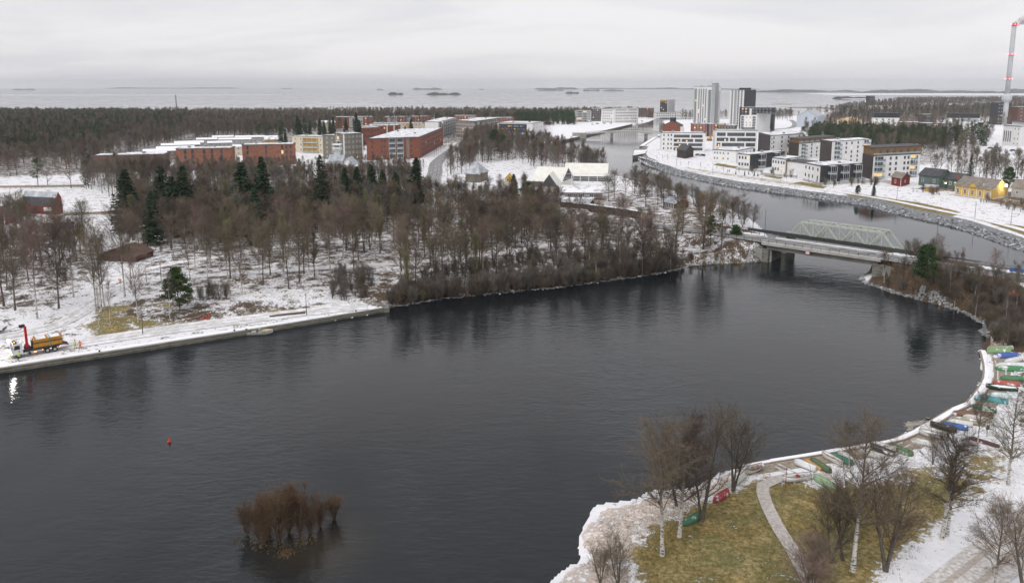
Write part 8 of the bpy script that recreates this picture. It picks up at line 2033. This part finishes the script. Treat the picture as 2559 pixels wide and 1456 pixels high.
# ------------------------------------------------------------------ posts, lamps, signs
def lamp_post(u, v, vt, label, z=2.2, double=False):
    p = on(u, v, z); h = top_z(p, vt) - p.z; o = thing('lamp_post', label, 'lamp post', tuple(p), random.uniform(0, 6), 'lamp posts')
    MB().tube((0, 0, 0), (0, 0, h), 0.09, 0.05, 7).build('post', M_DARKST, o); MB().box((0.35, 0, h), (0.9, 0.18, 0.1)).build('lamp_head', M_METAL, o)
    return o
for u, v, vt, lab in [(357, 834, 782, 'grey lamp post on the straw grass by the quay road'), (403, 703, 655, 'slim lamp post beside the forest path before the pine'), (366, 706, 680, 'short lamp post at the path junction'), (772, 676, 628, 'lamp post on the forest path in mid wood'),
        (766, 788, 735, 'lamp post near the timber baulks'), (2336, 640, 545, 'tall lamp post on the bridge road behind the spit pine'), (1910, 590, 525, 'tall lamp post at the bridge start by the bushy alder'), (2082, 470, 437, 'lamp post on the promenade before the terrace wall'), (1950, 452, 425, 'lamp post on the promenade by the wooden balcony'),
        (2240, 500, 468, 'lamp post on the promenade opposite the red shed'), (2435, 545, 505, 'lamp post on the promenade by the hedge'), (2525, 560, 515, 'lamp post on the promenade at the frame edge'), (1690, 415, 388, 'lamp post on the promenade by the log barn'), (1780, 436, 408, 'lamp post on the promenade near the first low white house')]:
    lamp_post(u, v, vt, lab)
for i_, t in enumerate(np.linspace(0.05, 0.95, 14)):
    u, v = 1090 + 75 * t, 392 - 40 * t
    p = on(u - 8 - 2 * t, v - 1); tree('sapling', p, 7.0, 'slim street tree by the curving road, ' + ['first', 'second', 'third', 'fourth', 'fifth', 'sixth', 'seventh', 'eighth', 'ninth', 'tenth', 'eleventh', 'twelfth', 'thirteenth', 'last'][i_] + ' from the brick corner', group='street trees by the curving road', name='street_tree')
tsg = thing('traffic_sign', 'yellow and red yield triangle on a post beside the thin birches', 'sign', tuple(on(302, 728)), R(-20))
MB().tube((0, 0, 0), (0, 0, 2.6), 0.04).build('post', M_METAL, tsg)
b = MB(); b.hull([(-0.55, -0.06, 3.1), (0.55, -0.06, 3.1), (0, -0.06, 2.15), (-0.55, 0, 3.1), (0.55, 0, 3.1), (0, 0, 2.15)], [(0, 2, 1), (3, 4, 5), (0, 1, 4, 3), (1, 2, 5, 4), (2, 0, 3, 5)]); b.build('border', mat('sign_red', (0.45, 0.03, 0.03), 0.5), tsg)
b = MB(); b.hull([(-0.36, -0.075, 3.0), (0.36, -0.075, 3.0), (0, -0.075, 2.37)], [(0, 2, 1)]); b.build('plate', mat('sign_yellow', (0.75, 0.5, 0.05), 0.5), tsg)
for i_, (u, v) in enumerate([(2532, 706), (2550, 709)]):
    bs = thing('direction_sign', ['blue direction sign on two posts beside the road past the bridge', 'second blue direction sign nearest the frame edge'][i_], 'sign', tuple(on(u, v, 4)), R(-25))
    for x in (-0.6, 0.6): MB().tube((x, 0, 0), (x, 0, 3.6), 0.05).build('post', M_METAL, bs)
    MB().box((0, -0.08, 3.1), (2.2, 0.06, 0.9)).build('panel', mat('sign_blue', (0.02, 0.15, 0.55), 0.4), bs)
rp = thing('marker_post', 'thin red pole standing beside the white open rowing boat', 'pole', tuple(on(1961, 1226, 1.1))); MB().tube((0, 0, 0), (0.05, 0, 3.2), 0.045, 0.03, 6).build('pole', mat('rust_pole', (0.25, 0.05, 0.03), 0.7), rp)
MB().box((0.05, 0, 2.9), (0.12, 0.05, 0.2)).build('pole_cap', M_DARKST, rp)
nb = thing('notice_board', 'small dark notice board on a post behind the long red canoe', 'notice board', tuple(on(2465, 1090, 1.1)), 0.3); MB().tube((0, 0, 0), (0, 0, 1.3), 0.05).build('post', M_WOOD, nb); MB().box((0, -0.04, 1.4), (0.6, 0.06, 0.7)).build('board', M_DARKST, nb)
ps = thing('plough_stand', 'tangle of red and dark poles lying under the round pine', 'pole stack', tuple(on(478, 800, 1.5)), 0.2)
for k in range(6): MB().tube((-1.5 + k * .2, -0.4 + .1 * k, 0.1), (1.2 + k * 0.3, 0.6 - 0.2 * k, 0.6 + 0.15 * k), 0.06).build('pole', [M_DARKST, M_BUOY, M_WOOD][k % 3], ps)
for k in range(3): MB().tube((2.4 + k * 0.5, 0.5 * k, 0.1), (2.4 + k * 0.5, 0.5 * k, 0.7), 0.25, 0.1, 8).build('red_float', M_BUOY, ps)
gs = thing('grit_bin', 'yellow green grit bin beside the red hall', 'bin', tuple(at(1410, 503)), 0.2); MB().box((0, 0, 0.5), (1.2, 0.9, 0.9)).build('box', HV, gs); MB().box((0, 0, 1.0), (1.3, 1.0, 0.14)).build('lid', HV, gs)
ex = thing('excavator', 'orange excavator working between the white ribbon window blocks', 'excavator', tuple(at(1772, 352)), 0.4)
M_EXO = mat('excavator_orange', (0.55, 0.25, 0.02), 0.5); MB().box((0, 0, 1.8), (3.6, 2.6, 1.6)).build('house', M_EXO, ex); MB().box((0.6, -0.7, 3.0), (1.5, 1.1, 1.4)).build('cab', M_GLASSB, ex)
for y in (-1.2, 1.2): MB().box((0, y, 0.5), (4.2, 0.6, 0.9)).build('track', M_CHAS, ex)
MB().bar((1.5, 0.3, 2.2), (4.0, 0.3, 7.2), 0.6, 0.7).build('boom', M_EXO, ex); MB().bar((4.0, 0.3, 7.2), (6.2, 0.3, 3.6), 0.45, 0.5).build('stick', M_EXO, ex); MB().box((6.2, 0.3, 3.2), (0.9, 1.0, 0.9)).build('bucket', M_CHAS, ex)

# staked saplings on the promenade lawn
for i_, (u, v) in enumerate([(1640, 400), (1655, 404), (1668, 402), (1700, 418), (1720, 420), (1750, 424), (1790, 430), (1806, 434), (1846, 440), (1880, 442), (1905, 446), (1932, 450), (1964, 454), (1990, 455), (2020, 462), (2062, 466)]):
    p = on(u, v, 2.5); tree('sapling', p, 3.2 + 0.5 * (i_ % 3), 'staked sapling on the promenade lawn, ' + ['first', 'second', 'third', 'fourth', 'fifth', 'sixth', 'seventh', 'eighth', 'ninth', 'tenth', 'eleventh', 'twelfth', 'thirteenth', 'fourteenth', 'fifteenth', 'last'][i_] + ' from the viewing pier', group='promenade saplings', name='staked_sapling')
for i_, (u, v) in enumerate([(1838, 436), (1860, 439), (1870, 437), (1884, 440), (1893, 441)]):
    p = on(u, v, 2.5); tree('spruce', p, 2.2 + 0.6 * (i_ % 2), 'tiny spruce on the snowy promenade lawn, ' + ['first', 'second', 'third', 'fourth', 'last'][i_] + ' after the two walkers', group='promenade spruces')

# ------------------------------------------------------------------ chimney smoke and haze
rg = np.random.default_rng(9); SV, SF, so = [], [], 0
bm = bmesh.new(); bmesh.ops.create_icosphere(bm, subdivisions=3, radius=1.0); pv0 = np.array([v.co[:] for v in bm.verts]); pf0 = np.array([[v.index for v in f.verts] for f in bm.faces]); bm.free()
for k in range(46):
    t = k / 45; r_ = 1.6 + 5.2 * t ** 0.7
    c = np.array([cb.x + 1 + 34 * t + rg.normal(0, 0.8), cb.y + 3 * t + rg.normal(0, r_ * 0.45), zt + 3.0 + 9 * t ** 0.75 + rg.normal(0, r_ * 0.35)])
    d = 1 + 0.16 * np.sin(pv0 @ rg.normal(0, 3.5, 3) + rg.uniform(0, 6)) + 0.10 * np.sin(pv0 @ rg.normal(0, 7, 3) + rg.uniform(0, 6))
    SV.append(pv0 * d[:, None] * r_ * rg.uniform(0.7, 1.1) + c); SF.append(pf0 + so); so += len(pv0)
ms_ = bpy.data.materials.new('steam'); ms_.use_nodes = True; n, l = ms_.node_tree.nodes, ms_.node_tree.links; n.remove(n['Principled BSDF'])
df, tl_, tp, m1, m2 = n.new('ShaderNodeBsdfDiffuse'), n.new('ShaderNodeBsdfTranslucent'), n.new('ShaderNodeBsdfTransparent'), n.new('ShaderNodeMixShader'), n.new('ShaderNodeMixShader')
df.inputs[0].default_value = tl_.inputs[0].default_value = (0.95, 0.95, 0.96, 1); m1.inputs[0].default_value = 0.5; m2.inputs[0].default_value = 0.30
l.new(df.outputs[0], m1.inputs[1]); l.new(tl_.outputs[0], m1.inputs[2]); l.new(m1.outputs[0], m2.inputs[1]); l.new(tp.outputs[0], m2.inputs[2]); l.new(m2.outputs[0], n['Material Output'].inputs['Surface'])
sme = mesh_np('smoke', np.concatenate(SV), np.concatenate(SF), ms_); sme.polygons.foreach_set('use_smooth', np.ones(len(sme.polygons), bool)); link('smoke', sme, kind='stuff')

hz_ = MB(); hz_.prism([(-14000, -250), (14000, -250), (14000, 15000), (-14000, 15000)], -2.5, 190)
mh = bpy.data.materials.new('thin_haze'); mh.use_nodes = True; n, l = mh.node_tree.nodes, mh.node_tree.links; n.remove(n['Principled BSDF'])
pv = n.new('ShaderNodeVolumePrincipled'); pv.inputs['Color'].default_value = (0.90, 0.94, 1.0, 1); pv.inputs['Density'].default_value = 6.0e-5; pv.inputs['Anisotropy'].default_value = 0.55
l.new(pv.outputs['Volume'], n['Material Output'].inputs['Volume'])
hz_.build('haze', mh, kind='stuff')
